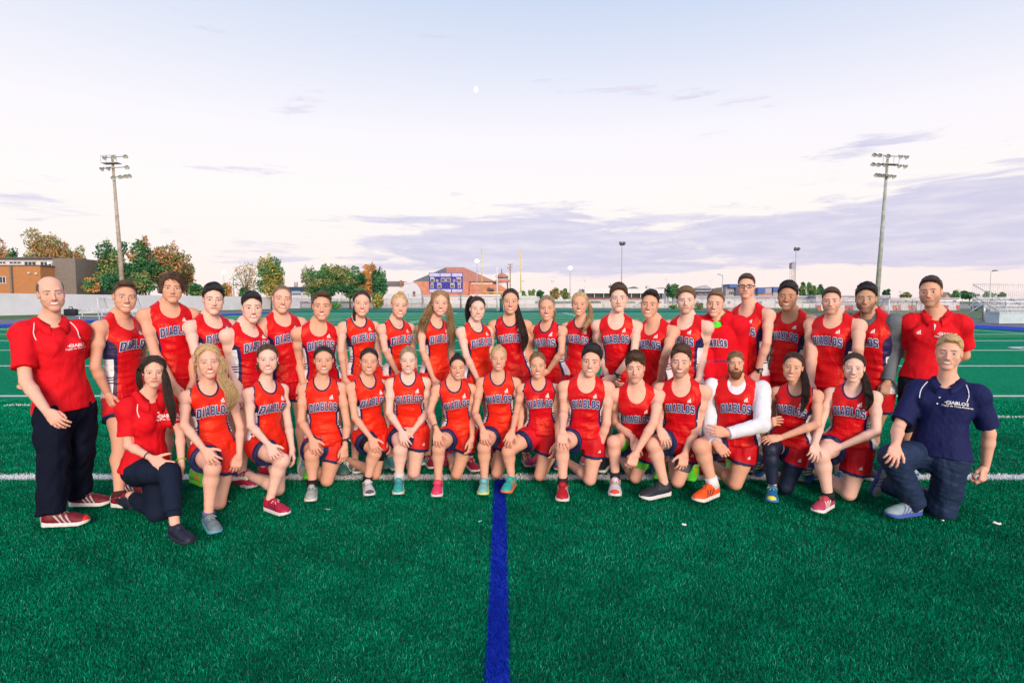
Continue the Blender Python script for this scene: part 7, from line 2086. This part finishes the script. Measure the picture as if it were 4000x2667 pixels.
# ------------------------------------------------------------------ the team: pixel readings from enlarged crops of the photograph
_X0 = (0, 0, 650, 1300, 1950, 2600, 3200)
def K(i, x, y): return (_X0[i] + x / 1.30625, 1000 + y / 1.30625)
def H(i, x, t, c):
    a = K(i, x, t); return (a[0], a[1], K(i, x, c)[1])
def A(i, E, W_, T=None, **kw):
    d = dict(E=K(i, *E), W=K(i, *W_), **kw)
    if T: d['T'] = K(i, *T)
    return d
DB, BR, LB, BL = (0.022, 0.013, 0.010), (0.07, 0.038, 0.022), (0.16, 0.09, 0.05), (0.30, 0.19, 0.10)
BLUE, GREEN, HAZEL = (0.12, 0.22, 0.30), (0.12, 0.20, 0.12), (0.10, 0.06, 0.03)
B = 'stand'; N_ = 'kneel'
TEAM = [
 # ---- back row, from the left
 dict(label='balding coach in plain red polo and long black trousers, standing at the far left', pose=B, sex='m', Y=4.25, head=H(1, 262, 98, 277), nk=K(1, 262, 378), pv=K(1, 335, 775), yaw=18, pyaw=25, hyaw=6, hroll=-5,
      sc=1.02, b=1.06, sw=0.98, polo='red', jersey=False, pants=((0.004, 0.006, 0.018), False), shoes=('maroon_red', 'maroon'), feet=[(*K(1, 440, 1362), 62), (*K(1, 556, 1262), 60)],
      armR=A(1, (132, 640), (238, 790), (322, 872), hand='relax', n=(-0.3, -0.9, 0.5), yw=3.90, ty=-0.03), armL=dict(behind=True), hair='bald', hairc='grey', browc=BR, iris=BLUE, smile=1.0, stubble=0.25, skin='fair', hem=-0.02, logox=0.10, logot=0.70, facel=1.04),
 dict(label='young man with a swept-back quiff, turned sideways beside the coach, white side panel showing', pose=B, sex='m', Y=4.72, head=H(1, 638, 125, 287), nk=K(1, 612, 352), pv=K(1, 640, 715), yaw=42, hyaw=8, hroll=5, b=1.04,
      armR=A(1, (486, 565), (548, 700), (578, 790), hand='curl', n=(-0.5, -0.8, 0.2)), hair='quiff', hairc='brown', part=-0.006, browc=BR, iris=BLUE, smile=0.62, teeth=True, shoes=('red_black', 'red_black'), feet=[(*K(1, 748, 1278), 52), (*K(1, 752, 1212), 48)], sock=(0.05, 0.02, 0.02), sockh=0.02, skin='warm'),
 dict(label='tall young man with floppy brown hair over his ears, standing behind the kneeling polo woman', pose=B, sex='m', Y=4.85, head=H(1, 878, 83, 238), nk=K(1, 862, 292), pv=K(1, 905, 625), yaw=16, hyaw=2, hroll=2,
      armR=A(1, (792, 500), (888, 655), (905, 708)), armL=A(1, (978, 500), (985, 630), (985, 700)), hair='floppy', hairc='brown', browc=DB, smile=0.0, skin='warm', shoes=('magenta', 'lime'), comb=(0.5, 0.4, 0.1), zslope=-0.25),
 dict(label='dark-haired pale young man with faint smile, standing right of the floppy-haired tall one', pose=B, sex='m', Y=5.0, head=H(2, 240, 142, 297), nk=K(2, 225, 350), pv=K(2, 268, 620), yaw=30, hyaw=4, hroll=3,
      hair='thick', hairc='black', browc=DB, smile=0.35, skin='pale', shoes=('greengrey', 'crimson'), armR=A(2, (148, 490), (190, 640))),
 dict(label='stocky squinting young man with short black fringe, standing left of the blond buzz cut', pose=B, sex='m', Y=5.0, head=H(2, 437, 180, 336), nk=K(2, 405, 392), pv=K(2, 432, 655), yaw=36, hyaw=6, hpitch=4, b=1.08,
      hair='short', round=True, zh=0.078, comb=(0.3, 0.3, 0.1), hairc='black', browc=DB, smile=0.4, teeth=True, skin='pale', shoes=('magenta', 'crimson'), armR=A(2, (334, 560), (372, 690))),
 dict(label='young man with blond buzz cut, taller than both neighbours, smiling in the back row', pose=B, sex='m', Y=5.25, head=H(2, 590, 143, 288), nk=K(2, 585, 338), pv=K(2, 625, 640), yaw=22, hyaw=6, hroll=5,
      hair='buzz', hairc='lightbrown', browc=LB, iris=BLUE, smile=0.75, teeth=True, skin='fair', shoes=('black', 'lime'), armR=A(2, (488, 500), (530, 640)), armL=A(2, (686, 500), (690, 640))),
 dict(label='slim young man with combed-up brown hair, standing behind the kneeling woman with watch', pose=B, sex='m', Y=5.25, head=H(2, 793, 180, 325), nk=K(2, 775, 384), pv=K(2, 798, 640), yaw=6, hyaw=0, hroll=1, b=0.95,
      hair='quiff', hairc='brown', browc=DB, smile=0.35, teeth=True, skin='warm', shoes=('lime', 'greengrey'), armR=A(2, (676, 540), (700, 660))),
 dict(label='standing woman with dark hair in a side braid, leftmost woman of the back row', pose=B, sex='f', Y=5.4, head=H(3, 148, 172, 305), nk=K(3, 132, 352), pv=K(3, 165, 600), yaw=18, hyaw=2, hroll=2,
      hair='pulled', hairc='darkbrown', browc=DB, smile=0.85, iris=HAZEL, skin='fair', shoes=('whitegrey', 'greengrey'), armR=A(3, (42, 480), (62, 620)), bundles=[('local', [(-0.055, -0.03, -0.03), (-0.066, -0.01, -0.085), (-0.066, 0.02, -0.135), (-0.058, 0.03, -0.160)], [0.018, 0.016, 0.013, 0.006], 40, 0.001, 0.0036)]),
 dict(label='woman with messy blonde bun and loose wisps, standing beside the dark side braid', pose=B, sex='f', Y=5.5, head=H(3, 340, 186, 315), nk=K(3, 322, 362), pv=K(3, 345, 605), yaw=28, hyaw=8, hroll=3,
      hair='pulled', hairc='blonde', browc=BR, smile=0.6, teeth=True, skin='fair', shoes=('teal', 'teal'), armR=A(3, (268, 480), (325, 590)), bundles=[('bun', (0.01, -0.035, 0.118), 0.030)], necklace=True),
 dict(label='woman with very long loose light brown hair falling past both shoulders, standing', pose=B, sex='f', Y=5.55, head=H(3, 548, 172, 303), nk=K(3, 522, 360), pv=K(3, 532, 590), yaw=28, hyaw=4, hroll=3,
      hair='loose', hairc='honey', browc=LB, smile=0.6, teeth=True, skin='fair', shoes=('red_white', 'teal'), armR=A(3, (458, 480), (512, 622)),
      bundles=[('px', [(*K(3, 520, 215), 5.60), (*K(3, 495, 270), 5.53), (*K(3, 468, 330), 5.44), (*K(3, 450, 390), 5.42), (*K(3, 436, 450), 5.42)], [0.020, 0.034, 0.044, 0.044, 0.020], 130, 0.007), ('px', [(*K(3, 580, 215), 5.62), (*K(3, 592, 270), 5.56), (*K(3, 600, 340), 5.52), (*K(3, 608, 400), 5.48), (*K(3, 612, 465), 5.46)], [0.018, 0.028, 0.034, 0.036, 0.016], 110, 0.007)]),
 dict(label='woman with high dark brown ponytail hanging behind her, standing left of the tallest woman', pose=B, sex='f', Y=5.45, head=H(3, 738, 205, 328), nk=K(3, 725, 378), pv=K(3, 748, 612), yaw=30, hyaw=6, hroll=4,
      hair='pulled', hairc='darkbrown', browc=DB, smile=0.55, teeth=True, iris=GREEN, skin='pale', shoes=('crimson', 'magenta'), b=1.05, armR=A(3, (682, 510), (738, 625)),
      bundles=[('bun', (-0.015, -0.060, 0.105), 0.026), ('px', [(*K(3, 712, 205), 5.56), (*K(3, 694, 240), 5.56), (*K(3, 690, 300), 5.54), (*K(3, 700, 350), 5.50), (*K(3, 728, 385), 5.44)], [0.016, 0.026, 0.030, 0.022, 0.008], 80, 0.002)], necklace=True),
 dict(label='tallest woman in the centre of the back row with dark ponytail falling over one shoulder', pose=B, sex='f', Y=5.55, head=H(3, 907, 163, 294), nk=K(3, 905, 345), pv=K(3, 925, 612), yaw=0, hyaw=0, hroll=0, sc=1.0,
      hair='pulled', hairc='darkbrown', browc=DB, smile=0.85, skin='warm', jcol='d', shoes=('magenta', 'magenta'), armR=A(3, (800, 480), (830, 600)), armL=A(3, (992, 490), (945, 608), (925, 625)),
      bundles=[('px', [(*K(3, 935, 225), 5.62), (*K(3, 948, 300), 5.52), (*K(3, 968, 370), 5.38), (*K(3, 982, 430), 5.34), (*K(3, 968, 492), 5.34)], [0.016, 0.028, 0.036, 0.034, 0.010], 110, 0.002)]),
 dict(label='standing woman with small ash blonde ponytail, directly right of the tallest woman', pose=B, sex='f', Y=5.5, head=H(4, 243, 197, 328), nk=K(4, 248, 372), pv=K(4, 272, 610), yaw=-26, hyaw=-2, hroll=-2,
      hair='pulled', hairc='ash', browc=BR, smile=0.85, skin='warm', jcol='d', shoes=('pink', 'magenta'), armL=A(4, (318, 490), (248, 588), (215, 600)), bundles=[('local', [(0.045, -0.07, 0.0), (0.068, -0.05, -0.03), (0.070, -0.04, -0.08), (0.055, -0.04, -0.13)], [0.014, 0.018, 0.016, 0.006], 50, 0.002)]),
 dict(label='standing woman with wide smile and blonde ponytail over her left shoulder, rightmost standing woman', pose=B, sex='f', Y=5.65, head=H(4, 410, 180, 304), nk=K(4, 418, 356), pv=K(4, 388, 605), yaw=-14, hyaw=-3, hroll=2,
      hair='pulled', hairc='blonde', browc=LB, smile=0.95, skin='warm', jcol='d', shoes=('teal', 'pink'), armL=A(4, (494, 480), (470, 600)),
      bundles=[('px', [(*K(4, 448, 225), 5.72), (*K(4, 466, 275), 5.66), (*K(4, 462, 325), 5.52), (*K(4, 438, 365), 5.46), (*K(4, 428, 398), 5.46)], [0.014, 0.024, 0.022, 0.016, 0.004], 80, 0.003)]),
 dict(label='thin young man with wavy brown hair and blank stare, wristwatch on his clasped hands', pose=B, sex='m', Y=5.35, head=H(4, 610, 143, 283), nk=K(4, 600, 348), pv=K(4, 612, 615), yaw=-6, hyaw=0, hroll=-2, b=0.92,
      hair='thick', hairc='brown', browc=BR, smile=0.0, iris=BLUE, eyeopen=1, skin='pale', shoes=('black', 'black'), armR=A(4, (520, 500), (548, 612), (580, 640)), armL=A(4, (688, 495), (590, 618), (560, 640)), worn=[('watch', 'L', (0.02, 0.03, 0.03))]),
 dict(label='young man with black hair shaved at the sides, grinning, shorter than both neighbours', pose=B, sex='m', Y=5.25, head=H(4, 768, 173, 312), nk=K(4, 795, 375), pv=K(4, 798, 645), yaw=-30, hyaw=-6, hroll=6, b=0.98,
      hair='quiff', hairc='black', browc=DB, smile=0.85, skin='warm', comb=(-0.4, 0.4, 0.3), shoes=('blue', 'lime'), armL=A(4, (848, 505), (818, 635))),
 dict(label='young man with curly light brown hair and thin beard, left of the red hoodie', pose=B, sex='m', Y=5.2, head=H(5, 104, 153, 293), nk=K(5, 112, 352), pv=K(5, 90, 640), yaw=-24, hyaw=0, hroll=-1, b=1.02,
      hair='curly', hairc='lightbrown', browc=BR, smile=0.3, stubble=0.45, skin='pale', shoes=('blue', 'lime'), armL=A(5, (190, 500), (168, 625))),
 dict(label='young man in red hooded sweatshirt over a lime green shirt', pose=B, sex='m', Y=5.4, head=H(5, 253, 173, 307), nk=K(5, 268, 348), pv=K(5, 275, 640), yaw=-10, hyaw=-6, hroll=4,
      hair='short', hairc='lightbrown', browc=BR, smile=0.6, teeth=True, skin='fair', hoodie=True, jersey=False, shoes=('lime', 'lime'), armR=A(5, (200, 500), (200, 650)), armL=A(5, (372, 500), (365, 650))),
 dict(label='tallest young man, wearing black-rimmed glasses and a black wristwatch', pose=B, sex='m', Y=5.45, head=H(5, 412, 88, 216), nk=K(5, 428, 292), pv=K(5, 425, 610), yaw=-30, hyaw=-3, hroll=0, sc=1.04,
      hair='short', hairc='brown', browc=BR, smile=0.1, stubble=0.15, skin='fair', glasses=True, shoes=('red_white', 'red_white'), armL=A(5, (516, 440), (468, 590), (448, 645)), worn=[('watch', 'L', (0.01, 0.012, 0.014))], nb=1.0, hemf=0.5),
 dict(label='tanned young man with thick black hair and bright smile, standing right of the glasses wearer', pose=B, sex='m', Y=5.45, head=H(5, 622, 128, 279), nk=K(5, 638, 322), pv=K(5, 598, 640), yaw=-16, hyaw=-4, hroll=2,
      hair='thick', hairc='black', browc=DB, smile=0.95, skin='tan', hsk=0.95, shoes=('blue_lime', 'blue'), armL=A(5, (728, 470), (705, 600))),
 dict(label='broad stern young man with short dark hair and stubble, left of the grey long sleeves', pose=B, sex='m', Y=4.98, head=H(5, 845, 157, 297), nk=K(5, 862, 345), pv=K(5, 832, 665), yaw=-18, hyaw=-2, hroll=-1, b=1.12, sw=1.04,
      hair='short', hairc='brown', browc=DB, smile=0.0, stubble=0.5, skin='fair', shoes=('greengrey', 'blue_lime'), armL=A(5, (982, 470), (965, 640)), armR=A(5, (745, 500), (740, 640))),
 dict(label='bearded young man wearing a grey long-sleeved shirt under his red vest', pose=B, sex='m', Y=5.08, head=H(6, 238, 138, 290), nk=K(6, 262, 332), pv=K(6, 262, 690), yaw=-22, hyaw=-2, hroll=1, b=1.12, sw=1.04,
      hair='thick', zh=0.080, quiff=0.004, hairc='black', browc=DB, smile=0.0, stubble=0.95, skin='olive', under=(0.13, 0.15, 0.17), sleeve=1.25, shoes=('black', 'black'), armR=A(6, (160, 520), (185, 660)), armL=A(6, (382, 490), (348, 640), (330, 715), hand='curl'),
      feet=[(*K(6, 175, 1140), -10), (*K(6, 292, 1150), 20)]),
 dict(label='dark-haired coach in red polo with white sleeve cuffs, standing at the far right', pose=B, sex='m', Y=4.78, head=H(6, 568, 100, 259), nk=K(6, 592, 338), pv=K(6, 545, 640), yaw=2, hyaw=-8, hroll=-3, b=1.04, sw=1.0, sc=1.02,
      hair='short', zh=0.088, hairc='darkbrown', browc=DB, smile=0.2, stubble=0.55, skin='warm', polo='red', cuffs=True, piping=False, jersey=False, shorts=False, pants=((0.012, 0.014, 0.020), True), cuffend=-0.12, shoes=('black', 'silver'), feet=[(*K(6, 400, 1120), -10), (*K(6, 482, 1122), 15)],
      armR=dict(behind=True), armL=dict(behind=True), hem=0.04, logox=0.085, sock=(0.02, 0.02, 0.025)),
 # ---- kneeling row, from the left
 dict(label='kneeling woman with long black hair, red polo and navy trousers, fingers spread on her knee', pose=N_, sex='f', Y=4.12, head=H(1, 785, 505, 667), nk=K(1, 752, 752), pv=K(1, 745, 1075), yaw=26, pyaw=48, hyaw=2, hroll=2,
      ku=K(1, 862, 1100), kd=K(1, 800, 1352), ft=K(1, 968, 1470), fyaw=22, back=(-0.33, 0.20), flatback=True, Yku=3.90, hair='loose', hairc='darkbrown', browc=DB, smile=0.45, skin='fair', polo='red', jersey=False, pants=((0.008, 0.014, 0.034), True), cuffend=0.72, hem=-0.02, slv=0.72, buttons=True,
      armR=A(1, (655, 965), (772, 1030), (882, 1098), hand='spread', n=(-0.15, -0.7, 0.8), yw=3.90, ty=-0.05), armL=A(1, (918, 900), (925, 1060), (925, 1150), hand='relax'), worn=[('band', 'R', (0.01, 0.012, 0.02)), ('band', 'L', (0.25, 0.5, 0.02))], shoes=('canvas', 'canvas'),
      bundles=[('px', [(*K(1, 725, 545), 4.12), (*K(1, 706, 600), 4.08), (*K(1, 712, 650), 4.08), (*K(1, 722, 690), 4.10)], [0.014, 0.020, 0.022, 0.010], 70, 0.001), ('px', [(*K(1, 830, 570), 4.12), (*K(1, 848, 640), 4.02), (*K(1, 860, 720), 3.96), (*K(1, 880, 800), 3.94), (*K(1, 882, 868), 3.94)], [0.018, 0.028, 0.034, 0.028, 0.008], 120, 0.002)]),
 dict(label='woman with long wavy blonde hair gathered over one shoulder, kneeling in grey and blue shoes', pose=N_, sex='f', Y=4.32, head=H(2, 215, 447, 618), nk=K(2, 212, 698), pv=K(2, 245, 985), yaw=12, hyaw=3, hroll=-3,
      ku=K(2, 235, 1078), kd=K(2, 262, 1305), ft=K(2, 252, 1418), fyaw=12, back=(-0.20, 0.33), hair='loose', hairc='blonde', browc=LB, iris=BLUE, smile=0.6, teeth=True, skin='fair',
      armR=A(2, (92, 862), (190, 985), (245, 1052)), armL=A(2, (376, 870), (372, 1010), (345, 1108), hand='relax', n=(0.5, -0.9, 0.1)), shoes=('greyblue', 'greyblue'), sock=(0.1, 0.12, 0.3), sockh=0.02,
      bundles=[('px', [(*K(2, 262, 500), 4.36), (*K(2, 288, 560), 4.28), (*K(2, 286, 630), 4.18), (*K(2, 325, 680), 4.13), (*K(2, 335, 730), 4.11), (*K(2, 312, 792), 4.10)], [0.020, 0.030, 0.036, 0.046, 0.044, 0.014], 150, 0.007), ('px', [(*K(2, 170, 500), 4.36), (*K(2, 150, 550), 4.32), (*K(2, 148, 600), 4.34)], [0.012, 0.014, 0.006], 30, 0.002)]),
 dict(label='woman with brown hair tied low and pearl earring, kneeling with crimson shoe forward', pose=N_, sex='f', Y=4.62, head=H(2, 517, 443, 598), nk=K(2, 508, 682), pv=K(2, 512, 955), yaw=32, hyaw=0, hroll=0,
      ku=K(2, 590, 1040), kd=K(2, 568, 1232), ft=K(2, 612, 1322), fyaw=34, back=(-0.34, 0.22), flatback=True, hair='pulled', hairc='brown', browc=BR, iris=GREEN, smile=0.9, skin='pale',
      armR=A(2, (432, 865), (520, 960), (558, 1030)), armL=A(2, (622, 860), (640, 975), (652, 1035), hand='relax'), shoes=('crimson', 'crimson'), earring=True, bundles=[('local', [(-0.06, -0.04, -0.02), (-0.075, -0.03, -0.06), (-0.07, -0.03, -0.11)], [0.014, 0.014, 0.005], 30, 0.002), ('local', [(0.06, -0.04, -0.02), (0.072, -0.03, -0.06), (0.066, -0.03, -0.11)], [0.014, 0.014, 0.005], 30, 0.002)]),
 dict(label='kneeling woman with black hair tied back, watch on left wrist, grey shoes with cyan flash', pose=N_, sex='f', Y=4.86, head=H(2, 803, 455, 597), nk=K(2, 795, 668), pv=K(2, 808, 960), yaw=0, hyaw=0, b=1.06,
      ku=K(2, 742, 1010), kd=K(2, 818, 1185), ft=K(2, 730, 1256), fyaw=-6, back=(-0.26, 0.30), hair='pulled', hairc='black', browc=DB, smile=0.6, teeth=True, skin='warm', nose=1.1, facew=1.05,
      armR=A(2, (688, 842), (740, 930), (762, 998)), armL=A(2, (922, 860), (912, 965), (906, 1035), hand='relax', n=(0.7, -0.6, 0)), worn=[('watch', 'L', (0.012, 0.014, 0.02))], shoes=('greycyan', 'greycyan'), sock=(0.012, 0.012, 0.02)),
 dict(label='kneeling woman with pearl earring, black tights under her shorts and white shoes', pose=N_, sex='f', Y=5.0, head=H(3, 185, 463, 602), nk=K(3, 175, 655), pv=K(3, 195, 905), yaw=25, hyaw=2, hroll=3, b=0.96,
      ku=K(3, 215, 1000), kd=K(3, 215, 1150), ft=K(3, 186, 1226), fyaw=4, back=(-0.30, 0.26), flatback=True, hair='pulled', hairc='black', browc=DB, iris=GREEN, smile=1.0, skin='warm', tights=((0.008, 0.008, 0.012), 0.66),
      armR=A(3, (112, 822), (192, 925), (225, 1000)), shoes=('whitegrey', 'whitegrey'), earring=True, sock=(0.012, 0.012, 0.02), sockh=0.03),
 dict(label='woman with light brown topknot, both hands folded on her knee, kneeling in teal shoes', pose=N_, sex='f', Y=5.04, head=H(3, 385, 462, 594), nk=K(3, 384, 640), pv=K(3, 392, 885), yaw=3, hyaw=0, hroll=0, b=1.06,
      ku=K(3, 345, 985), kd=K(3, 412, 1144), ft=K(3, 330, 1220), fyaw=-3, back=(-0.10, 0.38), hair='pulled', hairc='ash', browc=LB, iris=BLUE, smile=0.6, teeth=True, skin='pale', sock=(0.65, 0.63, 0.65),
      armR=A(3, (288, 800), (348, 890), (368, 950)), armL=A(3, (488, 790), (418, 880), (372, 918)), shoes=('teal', 'teal'), bundles=[('bun', (0, -0.02, 0.115), 0.026)]),
 dict(label='woman with black bun on top and hoop earrings, kneeling in bright pink shoes', pose=N_, sex='f', Y=5.0, head=H(3, 638, 500, 627), nk=K(3, 618, 672), pv=K(3, 648, 900), yaw=6, hyaw=0, hroll=-2, b=0.95,
      ku=K(3, 540, 978), kd=K(3, 632, 1148), ft=K(3, 526, 1232), fyaw=-4, back=(-0.10, 0.38), hair='pulled', hairc='black', browc=DB, smile=0.5, teeth=True, skin='warm', earring=True,
      armR=A(3, (496, 795), (530, 885), (535, 955)), armL=A(3, (712, 820), (710, 925), (700, 1000), hand='relax'), worn=[('band', 'R', (0.01, 0.012, 0.02))], shoes=('pink', 'pink'), bundles=[('bun', (0, -0.02, 0.118), 0.028)]),
 dict(label='woman with blonde topknot and silver necklace, kneeling in mint green shoes beside the blue line', pose=N_, sex='f', Y=5.04, head=H(3, 846, 455, 581), nk=K(3, 845, 638), pv=K(3, 858, 885), yaw=-2, hyaw=0, hroll=0,
      ku=K(3, 772, 972), kd=K(3, 838, 1144), ft=K(3, 762, 1222), fyaw=-4, back=(-0.02, 0.40), hair='pulled', hairc='blonde', browc=LB, iris=BLUE, smile=0.7, teeth=True, skin='warm', necklace=True,
      armR=A(3, (726, 800), (764, 880), (782, 955)), armL=dict(out=0.0), shoes=('mint', 'magenta'), bundles=[('bun', (0.0, -0.02, 0.112), 0.028)], jcol='f'),
 dict(label='kneeling woman with light brown hair, knee out sideways, in teal and orange shoes', pose=N_, sex='f', Y=5.0, head=H(4, 196, 487, 620), nk=K(4, 202, 670), pv=K(4, 218, 905), yaw=0, hyaw=0, hroll=-2, b=0.98,
      ku=K(4, 45, 992), kd=K(4, 206, 1156), ft=K(4, 28, 1212), fyaw=-14, back=(0.14, 0.37), hair='pulled', hairc='lightbrown', browc=BR, iris=GREEN, smile=1.0, skin='warm', jcol='d', hemf=0.48,
      armR=A(4, (88, 800), (68, 888), (42, 948)), armL=A(4, (300, 835), (298, 950), (282, 1020), hand='relax'), shoes=('teal_orange', 'teal')),
 dict(label='dark-haired young man kneeling in bright red shoes, one fist hanging low', pose=N_, sex='m', Y=4.86, head=H(4, 470, 452, 611), nk=K(4, 444, 662), pv=K(4, 438, 915), yaw=0, hyaw=-4, hroll=4, b=0.98,
      ku=K(4, 322, 965), kd=K(4, 465, 1178), ft=K(4, 318, 1256), fyaw=0, back=(-0.16, 0.36), hair='thick', quiff=0.016, hairc='black', browc=DB, smile=0.4, teeth=True, skin='fair', pana=-0.05,
      armR=A(4, (330, 790), (322, 885), (322, 985)), armL=A(4, (548, 850), (505, 985), (500, 1070), hand='curl', n=(0.3, -0.9, 0.1)), shoes=('red', 'blue_lime'), sock=(0.02, 0.02, 0.03), sockh=0.04),
 dict(label='hunched young man with brown fringe, lime green tights and white shoes with red laces', pose=N_, sex='m', Y=4.80, head=H(4, 694, 490, 643), nk=K(4, 700, 702), pv=K(4, 700, 955), yaw=2, hyaw=-2, hroll=-2, b=0.96,
      ku=K(4, 585, 945), kd=K(4, 698, 1168), ft=K(4, 586, 1228), fyaw=0, back=(-0.05, 0.40), hair='thick', zh=0.070, comb=(0.5, 0.3, 0.1), hairc='brown', browc=DB, smile=0.3, stubble=0.35, skin='fair', tights=((0.10, 0.62, 0.05), 0.68), tt=0.56,
      armR=A(4, (592, 845), (682, 925), (708, 1012), hand='relax', n=(-0.1, -0.9, 0.4)), armL=A(4, (788, 850), (700, 1000), (672, 1072), hand='curl', n=(0.2, -0.9, 0.3)), shoes=('white_red', 'blue'), sock=(0.02, 0.02, 0.03), sockh=0.05),
 dict(label='kneeling young man with short beard, grey tights under his shorts and black shoes', pose=N_, sex='m', Y=4.78, head=H(4, 926, 455, 615), nk=K(4, 932, 678), pv=K(4, 928, 935), yaw=-6, hyaw=-2, hroll=2, b=1.04,
      ku=K(4, 785, 958), kd=K(4, 914, 1190), ft=K(4, 728, 1238), fyaw=-50, back=(0.05, 0.40), hair='thick', quiff=0.018, hairc='brown', browc=BR, iris=BLUE, smile=0.9, stubble=0.8, skin='fair', tights=((0.11, 0.14, 0.16), 0.70),
      armR=A(4, (812, 800), (815, 875), (850, 945), hand='relax', n=(0, -0.9, 0.5)), armL=A(4, (1010, 860), (950, 1000), (930, 1100), hand='knee', n=(0.2, -0.9, 0.2)), shoes=('black', 'blue_lime')),
 dict(label='kneeling man with full reddish beard, white long sleeves under his vest, orange shoes', pose=N_, sex='m', Y=4.74, head=H(5, 358, 480, 604), nk=K(5, 362, 672), pv=K(5, 352, 950), yaw=0, hyaw=4, hroll=-2, b=1.12, sw=1.04,
      ku=K(5, 178, 968), kd=K(5, 360, 1202), ft=K(5, 152, 1252), fyaw=-34, back=(-0.08, 0.38), hair='pulled', zh=0.072, hairc='lightbrown', browc=BR, smile=0.3, beard=True, skin='warm', under=(0.74, 0.73, 0.80), makeup=False, hsk=0.98,
      armR=A(5, (222, 870), (252, 950), (300, 1000), hand='curl', n=(-0.3, -0.8, 0.5)), armL=A(5, (492, 862), (318, 905), (262, 895), hand='relax', n=(0, -1, 0.2), yw=4.45), shoes=('orange', 'red'), sock=(0.72, 0.70, 0.74), sockh=0.07, bundles=[('bun', (0.0, -0.03, 0.100), 0.026)]),
 dict(label='kneeling woman in navy leggings, hand on her hip, blue shoes with lime laces', pose=N_, sex='f', Y=4.64, head=H(5, 650, 485, 636), nk=K(5, 668, 695), pv=K(5, 628, 955), yaw=-10, hyaw=-4, hroll=6, b=1.05,
      ku=K(5, 535, 985), kd=K(5, 618, 1220), ft=K(5, 538, 1258), fyaw=0, back=(0.0, 0.40), hair='pulled', hairc='darkbrown', browc=DB, iris=HAZEL, smile=0.95, skin='warm', jcol='d', tights=((0.008, 0.016, 0.045), 1.5), hemu=0.35,
      armR=A(5, (488, 790), (500, 862), (552, 845), hand='relax', n=(-0.3, -0.8, 0.5), ye=4.80), armL=A(5, (775, 855), (590, 925), (492, 938), hand='relax', n=(0, -0.6, 0.8)), shoes=('blue_lime', 'blue'),
      bundles=[('px', [(*K(5, 688, 545), 4.70), (*K(5, 708, 610), 4.60), (*K(5, 716, 690), 4.48), (*K(5, 708, 750), 4.44), (*K(5, 688, 800), 4.43)], [0.016, 0.030, 0.036, 0.030, 0.006], 120, 0.002)]),
 dict(label='kneeling woman with long dark ponytail, both hands on her knee, salmon pink shoes', pose=N_, sex='f', Y=4.48, head=H(6, 178, 488, 641), nk=K(6, 172, 702), pv=K(6, 150, 960), yaw=-8, hyaw=-2, hroll=2, b=1.12,
      ku=K(5, 792, 1010), kd=K(5, 942, 1258), ft=K(5, 762, 1308), fyaw=-24, back=(-0.05, 0.40), hair='pulled', hairc='darkbrown', browc=DB, iris=BLUE, smile=0.8, skin='pale', jcol='d', hemf=0.55,
      armR=A(5, (785, 865), (765, 950), (755, 1018)), armL=A(6, (292, 895), (110, 972), (30, 978), n=(0, -0.8, 0.6)), shoes=('salmon', 'blue'), sock=(0.02, 0.02, 0.03), sockh=0.04,
      bundles=[('px', [(*K(6, 212, 560), 4.54), (*K(6, 234, 620), 4.46), (*K(6, 250, 690), 4.34), (*K(6, 255, 745), 4.30), (*K(6, 236, 792), 4.29)], [0.016, 0.028, 0.036, 0.030, 0.006], 120, 0.002)]),
 dict(label='fair-haired coach in navy polo and dark blue trousers, kneeling at the far right', pose=N_, sex='m', Y=4.22, head=H(6, 662, 398, 577), nk=K(6, 650, 688), pv=K(6, 608, 1020), yaw=-8, pyaw=-22, hyaw=-2, hroll=3, b=1.07, sw=1.02, sc=1.02,
      ku=K(6, 372, 1018), kd=K(6, 640, 1335), ft=K(6, 352, 1328), fyaw=-42, back=(-0.14, 0.38), Yku=4.10, hair='short', zh=0.078, quiff=0.012, hairc='blonde', browc=BR, iris=BLUE, smile=0.6, teeth=True, stubble=0.12, skin='fair', polo='navy', jersey=False, pants=((0.020, 0.036, 0.085), False), prough=0.5, hem=0.0, slv=0.80,
      armR=A(6, (402, 880), (392, 958), (375, 1030), hand='knee', n=(0, -0.8, 0.6), yw=4.00, ty=-0.07), armL=A(6, (868, 905), (848, 1070), (822, 1180), hand='curl', n=(0.5, -0.8, 0.1)), shoes=('silver', 'silver'), legb=0.98),
]
if globals().get('ONLY') is not None: TEAM = [TEAM[i] for i in ONLY]
for _p in TEAM: person(_p)
